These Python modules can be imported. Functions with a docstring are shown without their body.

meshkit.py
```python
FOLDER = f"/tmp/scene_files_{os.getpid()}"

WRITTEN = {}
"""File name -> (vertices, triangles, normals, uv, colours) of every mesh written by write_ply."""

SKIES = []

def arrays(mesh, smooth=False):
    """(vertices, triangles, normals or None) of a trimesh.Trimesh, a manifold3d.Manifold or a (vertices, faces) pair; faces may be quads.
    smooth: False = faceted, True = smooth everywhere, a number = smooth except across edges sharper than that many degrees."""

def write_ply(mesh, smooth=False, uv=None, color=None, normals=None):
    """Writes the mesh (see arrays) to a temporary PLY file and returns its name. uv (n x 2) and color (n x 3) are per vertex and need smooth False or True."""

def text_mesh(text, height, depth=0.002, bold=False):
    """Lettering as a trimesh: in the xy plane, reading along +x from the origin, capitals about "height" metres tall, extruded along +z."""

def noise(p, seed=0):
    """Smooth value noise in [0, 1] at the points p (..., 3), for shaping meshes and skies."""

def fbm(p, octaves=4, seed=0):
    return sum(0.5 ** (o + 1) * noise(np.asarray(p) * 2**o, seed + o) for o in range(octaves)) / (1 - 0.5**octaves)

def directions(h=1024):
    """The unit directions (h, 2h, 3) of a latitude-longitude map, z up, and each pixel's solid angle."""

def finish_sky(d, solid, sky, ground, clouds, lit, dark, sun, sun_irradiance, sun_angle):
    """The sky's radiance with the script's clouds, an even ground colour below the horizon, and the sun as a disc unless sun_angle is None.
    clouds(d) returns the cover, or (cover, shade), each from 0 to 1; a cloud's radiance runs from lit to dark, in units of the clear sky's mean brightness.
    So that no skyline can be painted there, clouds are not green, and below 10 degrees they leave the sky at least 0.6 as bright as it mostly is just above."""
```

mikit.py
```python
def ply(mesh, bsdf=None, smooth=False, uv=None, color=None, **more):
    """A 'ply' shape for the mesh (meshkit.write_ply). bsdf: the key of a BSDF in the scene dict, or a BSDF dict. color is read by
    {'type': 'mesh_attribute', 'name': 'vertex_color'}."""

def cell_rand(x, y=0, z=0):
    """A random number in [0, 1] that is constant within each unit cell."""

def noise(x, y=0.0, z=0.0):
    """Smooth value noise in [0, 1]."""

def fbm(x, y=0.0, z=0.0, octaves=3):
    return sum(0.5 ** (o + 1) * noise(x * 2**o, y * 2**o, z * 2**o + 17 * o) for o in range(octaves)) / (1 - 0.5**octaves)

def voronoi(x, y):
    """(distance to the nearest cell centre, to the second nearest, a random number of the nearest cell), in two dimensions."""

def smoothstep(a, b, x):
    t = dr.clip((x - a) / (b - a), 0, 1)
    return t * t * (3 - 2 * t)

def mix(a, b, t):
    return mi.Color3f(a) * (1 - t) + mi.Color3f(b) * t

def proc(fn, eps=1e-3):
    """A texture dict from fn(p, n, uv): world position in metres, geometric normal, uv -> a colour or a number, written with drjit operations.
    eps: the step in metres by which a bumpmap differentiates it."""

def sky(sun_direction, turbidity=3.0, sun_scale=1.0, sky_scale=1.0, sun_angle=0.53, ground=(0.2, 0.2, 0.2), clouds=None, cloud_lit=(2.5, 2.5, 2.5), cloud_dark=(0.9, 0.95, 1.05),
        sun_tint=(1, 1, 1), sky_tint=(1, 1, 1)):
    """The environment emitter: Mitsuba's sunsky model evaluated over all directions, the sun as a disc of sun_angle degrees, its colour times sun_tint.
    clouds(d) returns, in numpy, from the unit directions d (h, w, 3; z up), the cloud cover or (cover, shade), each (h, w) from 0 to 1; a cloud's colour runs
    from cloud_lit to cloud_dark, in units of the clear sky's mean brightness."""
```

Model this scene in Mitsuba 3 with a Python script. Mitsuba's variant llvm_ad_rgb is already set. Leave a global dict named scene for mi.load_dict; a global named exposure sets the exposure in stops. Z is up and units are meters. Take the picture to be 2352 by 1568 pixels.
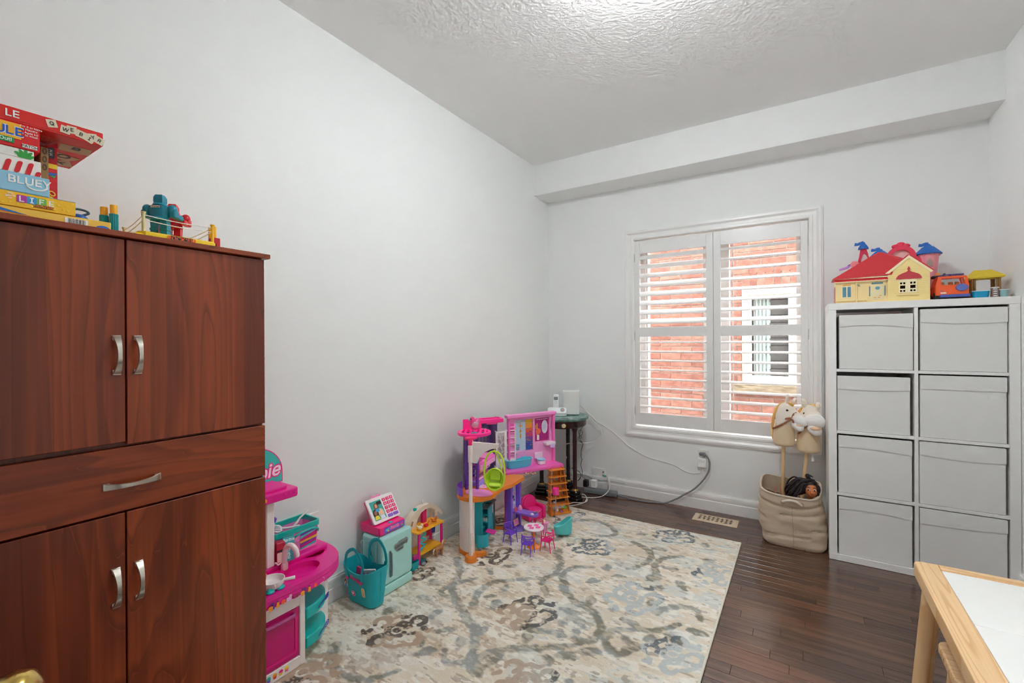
import math, random
import numpy as np, trimesh, drjit as dr, mitsuba as mi, mikit, meshkit
from manifold3d import Manifold, CrossSection
from shapely.geometry import Polygon, box as sbox, Point, LineString
from shapely import affinity
from shapely.ops import unary_union
from mikit import noise, fbm, smoothstep, mix, cell_rand

scene, labels = {}, {}
T4 = mi.ScalarTransform4f
# ---- camera (16 mm wide angle, eye level 1.26 m, standing in the doorway corner) ----
YAW, PITCH, ROLL = 0.5708, -0.0007, -0.0053
EYE = np.array([1.9225, 0.0, 1.2633])
_f = np.array([-math.sin(YAW) * math.cos(PITCH), math.cos(YAW) * math.cos(PITCH), math.sin(PITCH)])
_r = np.array([math.cos(YAW), math.sin(YAW), 0.0]); _u = np.cross(_r, _f)
_u = _u * math.cos(ROLL) - _r * math.sin(ROLL)
scene['camera'] = {'type': 'perspective', 'fov_axis': 'x', 'fov': math.degrees(2 * math.atan(1176 / 1035.3)), 'near_clip': 0.02, 'far_clip': 200.0,
                   'to_world': T4().look_at(origin=EYE.tolist(), target=(EYE + _f).tolist(), up=_u.tolist())}
# ---- light: overcast sky, the ceiling lamp (built below), an added fill lamp in the unseen hall ----
scene['sky'] = mikit.sky((0.3, 0.5, 0.8), turbidity=6.0, sun_scale=0.0, sky_scale=64.0, sky_tint=(0.96, 1.0, 1.0), ground=(0.25, 0.24, 0.22),
                         clouds=lambda d: (0.92, 0.2), cloud_lit=(2.0, 2.0, 2.0), cloud_dark=(1.5, 1.52, 1.56))
LAMP, HALL_FILL = 70.0, 235.0
exposure = 0.16

# ---- room measures ----
D, H, R, FRONT = 3.609, 2.762, 2.82, -0.32     # back wall, ceiling, right wall, front wall
BY, BZ = 3.356, 2.505                           # bulkhead face and underside

# ---- materials ----
def lin(h):
    h = h.lstrip('#'); c = np.array([int(h[i:i + 2], 16) / 255 for i in (0, 2, 4)])
    return tuple(float(x) for x in np.where(c <= 0.04045, c / 12.92, ((c + 0.055) / 1.055) ** 2.4))
def rgb(c): return {'type': 'rgb', 'value': [float(x) for x in c]}
def P(hexa, rough=0.38, spec=0.5, metal=0.0, **kw):
    k = f'mat_{hexa.lstrip("#")}_{int(rough*100)}_{int(spec*100)}_{int(metal*100)}'
    if k not in scene:
        scene[k] = {'type': 'twosided', 'b': {'type': 'principled', 'base_color': rgb(lin(hexa)), 'roughness': rough, 'specular': spec, 'metallic': metal, **kw}}
    return k
def proc_mat(key, fn, rough=0.4, spec=0.5, bump=None, bscale=1.0, eps=1e-3, **kw):
    b = {'type': 'principled', 'base_color': mikit.proc(fn) if callable(fn) else rgb(fn), 'roughness': mikit.proc(rough) if callable(rough) else rough, 'specular': spec, **kw}
    if bump is not None:
        b = {'type': 'bumpmap', 'arbitrary': mikit.proc(bump, eps=eps), 'scale': bscale, 'b': b}
    scene[key] = {'type': 'twosided', 'b': b}
    return key

# ---- mesh helpers ----
cat = trimesh.util.concatenate
def mv(m, x=0, y=0, z=0): m = m.copy(); m.apply_translation([x, y, z]); return m
def rot(m, deg, ax, c=(0, 0, 0)): m = m.copy(); m.apply_transform(trimesh.transformations.rotation_matrix(math.radians(deg), ax, c)); return m
def rx(m, d, c=(0, 0, 0)): return rot(m, d, [1, 0, 0], c)
def ry(m, d, c=(0, 0, 0)): return rot(m, d, [0, 1, 0], c)
def rz(m, d, c=(0, 0, 0)): return rot(m, d, [0, 0, 1], c)
def sc(m, x, y=None, z=None): m = m.copy(); m.apply_transform(np.diag([x, y if y is not None else x, z if z is not None else x, 1])); return m
def bx(x0, x1, y0, y1, z0, z1, b=0.0):
    """a box, with chamfered edges when b is given"""
    if b <= 0:
        return mv(trimesh.creation.box((x1 - x0, y1 - y0, z1 - z0)), (x0 + x1) / 2, (y0 + y1) / 2, (z0 + z1) / 2)
    lo, hi = np.array([x0, y0, z0], float), np.array([x1, y1, z1], float); b = min(b, *(hi - lo) * 0.49)
    v = CH_V * ((hi - lo) / 2)[None] + (hi + lo) / 2 - np.sign(CH_V) * b * CH_M
    return trimesh.Trimesh(v, CH_F, process=False)
def _chamfer():
    V, M = [], []
    for a in (0, 1, 2):
        for i in (-1, 1):
            for j in (-1, 1):
                for k in (-1, 1):
                    m = np.ones(3); m[a] = 0; V.append((i, j, k)); M.append(m)
    V, M = np.array(V, float), np.array(M); h = trimesh.Trimesh(V - 0.3 * V * M, [[0, 1, 2]], process=False)
    from scipy.spatial import ConvexHull
    p = V - 0.3 * V * M; c = ConvexHull(p); F = c.simplices.copy()
    for f, e in zip(F, c.equations):
        if np.cross(p[f[1]] - p[f[0]], p[f[2]] - p[f[0]]) @ e[:3] < 0: f[1], f[2] = f[2], f[1]
    return V, M, F
CH_V, CH_M, CH_F = _chamfer()
def ext(poly, h, z=0.0):
    """extrude a shapely polygon (or a point list) from z to z+h"""
    if not hasattr(poly, 'geom_type'): poly = Polygon(poly)
    if not poly.is_valid: poly = poly.buffer(0)
    gs = getattr(poly, 'geoms', [poly])
    return mv(cat([trimesh.creation.extrude_polygon(g, h, engine='earcut') for g in gs if g.area > 1e-10]), 0, 0, z)
def slab(poly, z0, z1, b=0.002, n=2):
    """a convex outline extruded with rounded rims"""
    if not hasattr(poly, 'geom_type'): poly = Polygon(poly)
    pts = []
    for i in range(n + 1):
        a = math.pi / 2 * i / n; s = b * (1 - math.sin(a)); h = b * (1 - math.cos(a))
        q = np.array(poly.buffer(-s, join_style=2).exterior.coords)[:-1] if s > 0 else np.array(poly.exterior.coords)[:-1]
        pts += [np.c_[q, np.full(len(q), z0 + h)], np.c_[q, np.full(len(q), z1 - h)]]
    return trimesh.convex.convex_hull(np.vstack(pts))
def rrect(x0, x1, y0, y1, r, n=4): return sbox(x0 + r, y0 + r, x1 - r, y1 - r).buffer(r, quad_segs=n)
def ell(cx, cy, a, b, n=8): return affinity.scale(Point(cx, cy).buffer(1.0, quad_segs=n), a, b)
def rbox(x0, x1, y0, y1, z0, z1, r=0.01, b=0.003): return slab(rrect(x0, x1, y0, y1, r), z0, z1, b)
def lathe(prof, n=24, ang=None):
    return trimesh.creation.revolve(np.array(prof, float), sections=n)
def cyl(r, z0, z1, n=20, r2=None, x=0, y=0): return mv(lathe([(0, z0), (r, z0), (r if r2 is None else r2, z1), (0, z1)], n), x, y)
def ball(r, x=0, y=0, z=0, sub=2, s=(1, 1, 1)): return mv(sc(trimesh.creation.icosphere(subdivisions=sub, radius=r), *s), x, y, z)
def spline(pts, n=8, closed=False):
    p = np.array(pts, float); m = len(p); out = []
    for i in range(m if closed else m - 1):
        g = [p[(i + k) % m] if closed else p[min(max(i + k, 0), m - 1)] for k in (-1, 0, 1, 2)]
        for t in np.linspace(0, 1, n, endpoint=False):
            out.append(0.5 * (2 * g[1] + (g[2] - g[0]) * t + (2 * g[0] - 5 * g[1] + 4 * g[2] - g[3]) * t * t + (3 * g[1] - g[0] - 3 * g[2] + g[3]) * t ** 3))
    if not closed: out.append(p[-1])
    return np.array(out)
def tube(pts, r, sides=8, smooth=0, closed=False, flat=1.0, up=None):
    """a swept round (or flattened) tube along a polyline; r may vary per point"""
    p = spline(pts, smooth, closed) if smooth else np.array(pts, float)
    n = len(p); r = np.broadcast_to(np.asarray(r, float), (n,)) if np.ndim(r) == 0 or len(np.atleast_1d(r)) == n else np.interp(np.linspace(0, 1, n), np.linspace(0, 1, len(r)), r)
    t = (np.roll(p, -1, 0) - np.roll(p, 1, 0)) if closed else np.gradient(p, axis=0)
    t /= np.linalg.norm(t, axis=1, keepdims=True) + 1e-12
    a = np.cross(t[0], [0, 0, 1.0] if abs(t[0][2]) < 0.9 else [1.0, 0, 0]) if up is None else np.cross(t[0], up)
    A = []
    for i in range(n):
        a = a - t[i] * (a @ t[i]) if up is None else np.cross(t[i], up)
        a = a / (np.linalg.norm(a) + 1e-12); A.append(a)
    A = np.array(A); B = np.cross(t, A); th = np.arange(sides) * 2 * np.pi / sides
    v = p[:, None] + r[:, None, None] * (np.cos(th)[None, :, None] * A[:, None] + flat * np.sin(th)[None, :, None] * B[:, None])
    k = n if closed else n - 1
    i, j = np.meshgrid(np.arange(k), np.arange(sides), indexing='ij'); i2 = (i + 1) % n; j2 = (j + 1) % sides
    q = np.stack([i * sides + j, i * sides + j2, i2 * sides + j2, i2 * sides + j], -1).reshape(-1, 4)
    f = np.vstack([q[:, [0, 1, 2]], q[:, [0, 2, 3]]])
    if not closed:
        c = [[0, x + 1, x] for x in range(1, sides - 1)] + [[(n - 1) * sides, (n - 1) * sides + x, (n - 1) * sides + x + 1] for x in range(1, sides - 1)]
        f = np.vstack([f, c])
    m = trimesh.Trimesh(v.reshape(-1, 3), f, process=False); m.fix_normals(); return m
def text(s, h, depth=0.0008, bold=True, slant=0.0):
    m = meshkit.text_mesh(s, h, depth, bold)
    if slant: m.vertices[:, 0] += slant * m.vertices[:, 1]
    m.vertices[:, 0] -= (m.vertices[:, 0].min() + m.vertices[:, 0].max()) / 2
    return m
def onto(m, o, ex, ey):
    """lay a mesh drawn in the xy plane (z outwards) at o with axes ex, ey"""
    ex = np.array(ex, float) / np.linalg.norm(ex); ey = np.array(ey, float); ey = ey - ex * (ey @ ex); ey /= np.linalg.norm(ey)
    M = np.eye(4); M[:3, 0] = ex; M[:3, 1] = ey; M[:3, 2] = np.cross(ex, ey); M[:3, 3] = o
    m = m.copy(); m.apply_transform(M); return m
def loft(rings, caps=True):
    """closed rings of equal length joined, capped at both ends (or joined end to end)"""
    rings = list(rings) + ([] if caps else [rings[0]])
    n = len(rings[0]); v = np.vstack(rings); f = []
    for i in range(len(rings) - 1):
        for j in range(n):
            a, b = i * n + j, i * n + (j + 1) % n
            f += [[a, b, b + n], [a, b + n, a + n]]
    for s, r in ((0, rings[0]), ((len(rings) - 1) * n, rings[-1])) if caps else ():
        v = np.vstack([v, np.mean(r, 0)]); c = len(v) - 1
        f += [[s + j, s + (j + 1) % n, c] for j in range(n)]
    m = trimesh.Trimesh(v, f, process=True); m.fix_normals(); return m

# ---- cheap two-dimensional noise for the procedural materials ----
def n2(x, y, s=0):
    x, y = mi.Float(x), mi.Float(y); i, j = dr.floor(x), dr.floor(y); a, b = x - i, y - j
    a = a * a * (3 - 2 * a); b = b * b * (3 - 2 * b)
    i, j = mi.UInt32(mi.Int32(i) + 1000000) * 374761393 + int(s * 7919 + 13), mi.UInt32(mi.Int32(j) + 1000000) * 668265263
    def h(u, v):
        k = u + v; k = (k ^ (k >> 13)) * 1274126177
        return mi.Float((k ^ (k >> 16)) & 0xFFFFFF) * (1 / 16777215.0)
    i1, j1 = i + 374761393, j + 668265263
    return dr.lerp(dr.lerp(h(i, j), h(i1, j), a), dr.lerp(h(i, j1), h(i1, j1), a), b)
def f2(x, y, s=0, octaves=3):
    return sum(0.5 ** (o + 1) * n2(x * 2 ** o + 5.3 * o, y * 2 ** o, s + 31 * o) for o in range(octaves)) / (1 - 0.5 ** octaves)

# ---- scene registry ----
def fresh(key):
    if key not in USED: USED.add(key); return key
    i = 1
    while f'{key}_{i:03d}' in USED: i += 1
    USED.add(f'{key}_{i:03d}'); return f'{key}_{i:03d}'
USED = set()
class Thing:
    """a thing of the scene; its parts are entries whose keys start with its own"""
    def __init__(s, name, label=None, category=None, at=(0, 0, 0), rz=0.0, group=None, kind=None, scale=1.0, M=None):
        s.key = fresh(name)
        s.M = trimesh.transformations.translation_matrix(at) @ trimesh.transformations.rotation_matrix(math.radians(rz), [0, 0, 1]) @ np.diag([scale] * 3 + [1]) if M is None else M
        d = {}
        for k, v in (('label', label), ('category', category), ('group', group), ('kind', kind)):
            if v: d[k] = v
        labels[s.key] = d
    def add(s, part, mesh, mat, smooth=35, parent=None, label=None, kind=None):
        m = mesh.copy() if hasattr(mesh, 'copy') else mesh
        if not np.allclose(s.M, np.eye(4)): m.apply_transform(s.M)
        key = s.key if part is None else fresh((parent or s.key) + '__' + part)
        scene[key] = mikit.ply(m, mat, smooth=smooth)
        if label or kind: labels[key] = {k: v for k, v in (('label', label), ('kind', kind)) if v}
        return key
def solo(name, mesh, mat, label, category, group=None, kind=None, smooth=35):
    t = Thing(name, label, category, group=group, kind=kind); t.add(None, mesh, mat, smooth); return t
def struct(name, mesh, mat, label=None, smooth=False):
    t = Thing(name, label, kind='structure'); t.add(None, mesh, mat, smooth); return t
# =====================================================================  the setting
proc_mat('wall_paint', (0.80, 0.815, 0.805), rough=0.62, spec=0.35)
def pop(p, n, uv):
    return smoothstep(0.40, 0.66, n2(p.x * 105, p.y * 105)) * smoothstep(0.085, 0.11, p.x)       # a smooth margin is left along the wall
scene['ceiling_paint'] = {'type': 'twosided', 'b': {'type': 'bumpmap', 'arbitrary': mikit.proc(pop, eps=2e-3), 'scale': 0.0022, 'b': {'type': 'diffuse', 'reflectance': rgb((0.88, 0.89, 0.88))}}}
P('#eeeeea', 0.35)
TRIM = proc_mat('trim_white', (0.83, 0.83, 0.81), rough=0.32)
SHUT = proc_mat('shutter_white', (0.80, 0.80, 0.785), rough=0.3)

struct('wall_left', bx(-0.15, 0, FRONT, D + 0.2, 0, H), 'wall_paint')
struct('wall_right', bx(R, R + 0.15, FRONT, D + 0.2, 0, H), 'wall_paint')
WX0, WX1, WZ0, WZ1 = 0.79, 1.966, 0.575, 2.072
struct('wall_back', cat([bx(0, WX0, D, D + 0.2, 0, H), bx(WX1, R, D, D + 0.2, 0, H), bx(WX0, WX1, D, D + 0.2, 0, WZ0), bx(WX0, WX1, D, D + 0.2, WZ1, H)]), 'wall_paint')
DX0, DX1, DZ = 1.95, 2.74, 2.05
struct('wall_front', cat([bx(0, DX0, FRONT - 0.12, FRONT, 0, H), bx(DX1, R, FRONT - 0.12, FRONT, 0, H), bx(DX0, DX1, FRONT - 0.12, FRONT, DZ, H)]), 'wall_paint')
struct('ceiling', bx(-0.15, R + 0.15, FRONT - 0.12, D + 0.2, H, H + 0.15), 'ceiling_paint')
t = Thing('trim_1', kind='structure'); t.add(None, bx(0, R, BY, D, BZ, H), 'wall_paint', smooth=False)      # the bulkhead over the window

# floor of narrow dark planks, each its own board
def plank_tex(seed, base, dark):
    def fn(p, n, uv):
        g = f2(p.x * 3.0, p.y * 90, seed, 2); f = n2(p.x * 14, p.y * 420, seed)
        return mix(dark, base, smoothstep(0.3, 0.7, g * 0.75 + f * 0.25))
    return fn
PL = [('#4d3122', '#3a2318'), ('#573826', '#412819'), ('#472b1e', '#341f15'), ('#5c3a26', '#452a1b')]
for i, (a, b) in enumerate(PL):
    proc_mat(f'plank_{i}', plank_tex(7.3 * i, tuple(lin(a)), tuple(lin(b))), rough=0.2, spec=0.85, clearcoat=1.0, clearcoat_gloss=0.85)
scene['floor_groove'] = {'type': 'twosided', 'b': {'type': 'diffuse', 'reflectance': rgb((0.012, 0.008, 0.006))}}
fl_t = Thing('floor', kind='structure'); fl_t.add(None, bx(-0.1, R + 0.1, FRONT - 2.4, D + 0.1, -0.06, -0.004), 'floor_groove', smooth=False)
rng = random.Random(11); W = 0.0593; rest = []
k0 = -int((2.348 - (FRONT - 2.3)) / W); row = k0
while 2.348 + row * W < D:
    y0, y1 = 2.348 + row * W, min(2.348 + (row + 1) * W, D); x = -rng.uniform(0, 0.8)
    while x < R:
        L = rng.choice([0.32, 0.45, 0.6, 0.75, 0.95, 1.2]) * rng.uniform(0.85, 1.15); xa, xb = max(x, 0.0), min(x + L, R); x += L
        if xb - xa < 0.03: continue
        m = bx(xa + 0.0006, xb - 0.0006, y0 + 0.0007, y1 - 0.0007, -0.02, rng.uniform(-0.0003, 0.0), 0.0004)
        hidden = (xb < 1.57 and 0.8 < y0 and y1 < 3.06) or y1 < 1.45
        (rest.append(m) if hidden else fl_t.add('plank', m, f'plank_{rng.randrange(4)}', smooth=False))
    row += 1
fl_t.add('hidden_plank', cat(rest), 'plank_0', smooth=False, kind='stuff')

# baseboards
BB = [(0, 0), (0.016, 0), (0.016, 0.072), (0.012, 0.076), (0.012, 0.082), (0.014, 0.088), (0.014, 0.108), (0.011, 0.116), (0.006, 0.12), (0.005, 0.126), (0, 0.126)]
def board(x0, x1, axis, side):
    m = ext(BB, x1 - x0)                                            # profile: x out of the wall, y up; run along z
    M = np.eye(4)
    if axis == 'y': M[:3, :3] = np.array([[side, 0, 0], [0, 0, 1], [0, 1, 0]]); M[1, 3] = x0
    else: M[:3, :3] = np.array([[0, 0, 1], [side, 0, 0], [0, 1, 0]]); M[0, 3] = x0
    m.apply_transform(M)
    if np.linalg.det(M[:3, :3]) < 0: m.invert()
    return m
struct('baseboard_left', board(FRONT, D, 'y', 1), TRIM, smooth=30)
struct('baseboard_back', mv(board(0, R, 'x', -1), 0, D), TRIM, smooth=30)
struct('baseboard_right', mv(board(FRONT, D, 'y', -1), R), TRIM, smooth=30)

# window: casing, white reveal, vinyl frame with two lights
def sweep_rect(prof, x0, x1, z0, z1):
    """prof: (outwards offset, depth into the room) points swept round a rectangle in the wall plane, mitred"""
    rings = []
    for o, d in prof: rings.append(np.array([[x0 - o, D - d, z0 - o], [x1 + o, D - d, z0 - o], [x1 + o, D - d, z1 + o], [x0 - o, D - d, z1 + o]]))
    v = np.vstack(rings); f = []
    for i in range(len(rings)):
        a, b = i * 4, ((i + 1) % len(rings)) * 4
        for j in range(4):
            c = (j + 1) % 4; f += [[a + j, a + c, b + c], [a + j, b + c, b + j]]
    m = trimesh.Trimesh(v, f, process=False); m.fix_normals(); return m
w = Thing('window_1', kind='structure')
w.add('casing', sweep_rect([(0, 0), (0, 0.012), (0.006, 0.016), (0.020, 0.016), (0.024, 0.012), (0.042, 0.013), (0.050, 0.018), (0.056, 0.022), (0.068, 0.022), (0.072, 0.018), (0.078, 0.017), (0.078, 0)], 0.785, 1.966, 0.572, 2.072), TRIM, smooth=25)
w.add('jamb', sweep_rect([(0.0, 0), (0.012, 0), (0.012, -0.16), (0.0, -0.16)], WX0, WX1, WZ0, WZ1), 'trim_white', smooth=False)
VIN = proc_mat('vinyl_white', (0.88, 0.88, 0.87), rough=0.3)
gy = D + 0.115
w.add('window_frame', cat([bx(WX0, 0.866, gy - .02, gy + .05, WZ0, WZ1), bx(1.894, WX1, gy - .02, gy + .05, WZ0, WZ1), bx(1.290, 1.470, gy - .02, gy + .05, WZ0, WZ1), bx(0.866, 1.894, gy - .02, gy + .05, WZ0, 0.64), bx(0.866, 1.894, gy - .02, gy + .05, 2.01, WZ1),
    bx(0.835, 0.85, gy - .03, gy - .02, 0.6, 2.05), bx(1.905, 1.915, gy - .03, gy - .02, 0.6, 2.05), bx(1.49, 1.50, gy - .03, gy - .02, 0.6, 2.05)]), VIN, smooth=False)
scene['window_glass'] = {'type': 'thindielectric', 'int_ior': 1.5}
for xa, xb in ((0.866, 1.290), (1.470, 1.894)):
    pm = trimesh.Trimesh([[xa, gy + .02, .64], [xb, gy + .02, .64], [xb, gy + .02, 2.01], [xa, gy + .02, 2.01]], [[0, 1, 2], [0, 2, 3]], process=False)
    w.add('pane', pm, 'window_glass', smooth=False)

# plantation shutters
def louver(x0, x1, z, tilt):
    a = np.linspace(0, 2 * np.pi, 16, endpoint=False)
    m = ext(Polygon(np.c_[0.0315 * np.sign(np.cos(a)) * np.abs(np.cos(a)) ** 0.9, 0.0058 * np.sin(a)]), x1 - x0)
    m = onto(m, (0, 0, 0), (0, -1, 0), (0, 0, 1)); m = rx(m, tilt)              # profile x towards the room; +tilt lowers the room edge
    b = m.bounds; return mv(m, x0 - b[0][0], D + 0.012, z)
def shutter(x0, x1, lab, tu, tl, hl):
    s = Thing('plantation_shutter', lab, 'shutter', group='shutter panels in the window')
    ya, yb, z0, z1 = D + 0.0, D + 0.027, 0.590, 2.062; sw0, sw1 = hl
    s.add('stile', bx(x0, x0 + sw0, ya, yb, z0, z1, 0.002), SHUT); s.add('stile', bx(x1 - sw1, x1, ya, yb, z0, z1, 0.002), SHUT)
    s.add('top_rail', bx(x0 + sw0, x1 - sw1, ya + .001, yb - .001, 1.962, z1, 0.001), SHUT)
    s.add('middle_rail', bx(x0 + sw0, x1 - sw1, ya + .001, yb - .001, 1.293, 1.368, 0.001), SHUT)
    s.add('bottom_rail', bx(x0 + sw0, x1 - sw1, ya + .001, yb - .001, z0, 0.684, 0.001), SHUT)
    for i in range(8):
        s.add('louver', louver(x0 + sw0 + .001, x1 - sw1 - .001, 1.929 - i * 0.0735, tu), SHUT, smooth=50)
        s.add('louver', louver(x0 + sw0 + .001, x1 - sw1 - .001, 1.248 - i * 0.0728, tl), SHUT, smooth=50)
    return s
s1 = shutter(0.790, 1.3745, 'left shutter panel with its upper louvers tilted half closed', 42, 5, (0.038, 0.048))
s2 = shutter(1.3765, 1.962, 'right shutter panel with more open louvers, behind the plush horses', 27, 11, (0.048, 0.042))
HIN = P('#b9b9b4', 0.35, 0.5)
for s, x in ((s1, 0.7865), (s2, 1.9655)):
    for z in (1.93, 1.30, 0.70): s.add('hinge', bx(x - .005, x + .005, D - .006, D + .004, z - .035, z + .035, .002), HIN)

# neighbouring house beyond the glass: each brick, its window, sill and soldier course
NY = 5.2
nh = Thing('neighbour_house', 'red brick wall of the house next door seen through the window', 'house')
def brick_tex(seed, a, b):
    return lambda p, n, uv: mix(a, b, smoothstep(0.25, 0.75, f2(p.x * 26, p.z * 40, seed, 3)))
for i, (a, b) in enumerate([('#6a463c', '#7a5448'), ('#644137', '#744e43'), ('#704d42', '#805b4e')]):
    proc_mat(f'brick_{i}', brick_tex(3.7 * i, tuple(lin(a)), tuple(lin(b))), rough=0.9, spec=0.2)
MORT = proc_mat('mortar', (0.30, 0.25, 0.22), rough=0.95, spec=0.1)
nx0, nx1, nz0, nz1 = 1.407, 1.90, 0.83, 1.776
nh.add('masonry', cat([bx(-6, nx0, NY + .004, NY + .2, -0.3, 2.72), bx(nx1, 9, NY + .004, NY + .2, -0.3, 2.72), bx(nx0, nx1, NY + .004, NY + .2, -0.3, nz0), bx(nx0, nx1, NY + .004, NY + .2, nz1, 2.72)]), MORT, smooth=False)
br = random.Random(5); off, BP, BL, NB = [], 0.0745, 0.222, [0]
def put_brick(x0, x1, z0, z1):
    x0, x1 = x0 + .0038, x1 - .0038
    if x1 - x0 < .02: return
    m = bx(x0, x1, NY - br.uniform(.003, .007), NY + .03, z0 + .0038, z1 - .0038, .002)
    vis = -0.62 < x0 and x1 < 2.35 and 0.42 < z0 < 2.45
    if vis and NB[0] < 295:
        NB[0] += 1
        nh.add('brick', m, f'brick_{br.randrange(3)}', smooth=False)
    else: off.append(m)
z = 0.0025 - 4 * BP; r_ = 0
while z < 2.64:
    sh = (0.028 if r_ % 2 else 0.138) - 3 * BL
    for c in range(24):
        xa, xb = sh + c * BL, sh + (c + 1) * BL
        if xb < -2.4 or xa > 4.4: continue
        zm = z + BP / 2
        if nz0 - 0.10 < zm < nz1 + 0.20:                          # cut the course at the opening and its arch
            if xb <= nx0 or xa >= nx1: put_brick(xa, xb, z, z + BP)
            else:
                if xa < nx0 - .03: put_brick(xa, nx0, z, z + BP)
                if xb > nx1 + .03: put_brick(nx1, xb, z, z + BP)
        else: put_brick(xa, xb, z, z + BP)
    z += BP; r_ += 1
for i in range(7):
    xa = nx0 + i * (nx1 - nx0) / 7; m = bx(xa + .004, xa + (nx1 - nx0) / 7 - .004, NY - .005, NY + .03, nz1 + .008, nz1 + .20, .0025)
    nh.add('soldier_brick', m, f'brick_{i % 3}', smooth=False)
nh.add('far_brick', cat(off), 'brick_0', smooth=False, kind='stuff')
nh.add('roof', loft([np.array([[-6.2, NY - .25, 2.70], [9.2, NY - .25, 2.70], [9.2, NY + 3.5, 3.75], [-6.2, NY + 3.5, 3.75]]), np.array([[-6.2, NY - .25, 2.78], [9.2, NY - .25, 2.78], [9.2, NY + 3.5, 3.85], [-6.2, NY + 3.5, 3.85]])]), P('#55504c', 0.9, 0.1), False)
CREAM = P('#a89a82', 0.5)
nh.add('window_frame', cat([bx(nx0, nx0 + .065, NY - .01, NY + .06, nz0, nz1, .004), bx(nx1 - .065, nx1, NY - .01, NY + .06, nz0, nz1, .004), bx(nx0, nx1, NY - .01, NY + .06, nz1 - .062, nz1, .004), bx(nx0, nx1, NY - .01, NY + .06, nz0, nz0 + .05, .004)]), CREAM)
nh.add('sash', cat([bx(nx0 + .065, nx0 + .085, NY + .01, NY + .06, nz0 + .05, nz1 - .062, .002), bx(nx1 - .085, nx1 - .065, NY + .01, NY + .06, nz0 + .05, nz1 - .062, .002), bx(nx0 + .065, nx1 - .065, NY + .01, NY + .06, nz0 + .05, nz0 + .068, .002), bx(nx0 + .065, nx1 - .065, NY + .01, NY + .06, nz1 - .08, nz1 - .062, .002)]), 'vinyl_white')
pm = trimesh.Trimesh([[nx0 + .08, NY + .05, nz0 + .05], [nx1 - .08, NY + .05, nz0 + .05], [nx1 - .08, NY + .05, nz1 - .06], [nx0 + .08, NY + .05, nz1 - .06]], [[0, 1, 2], [0, 2, 3]], process=False)
nh.add('pane', pm, 'window_glass', smooth=False)
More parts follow.
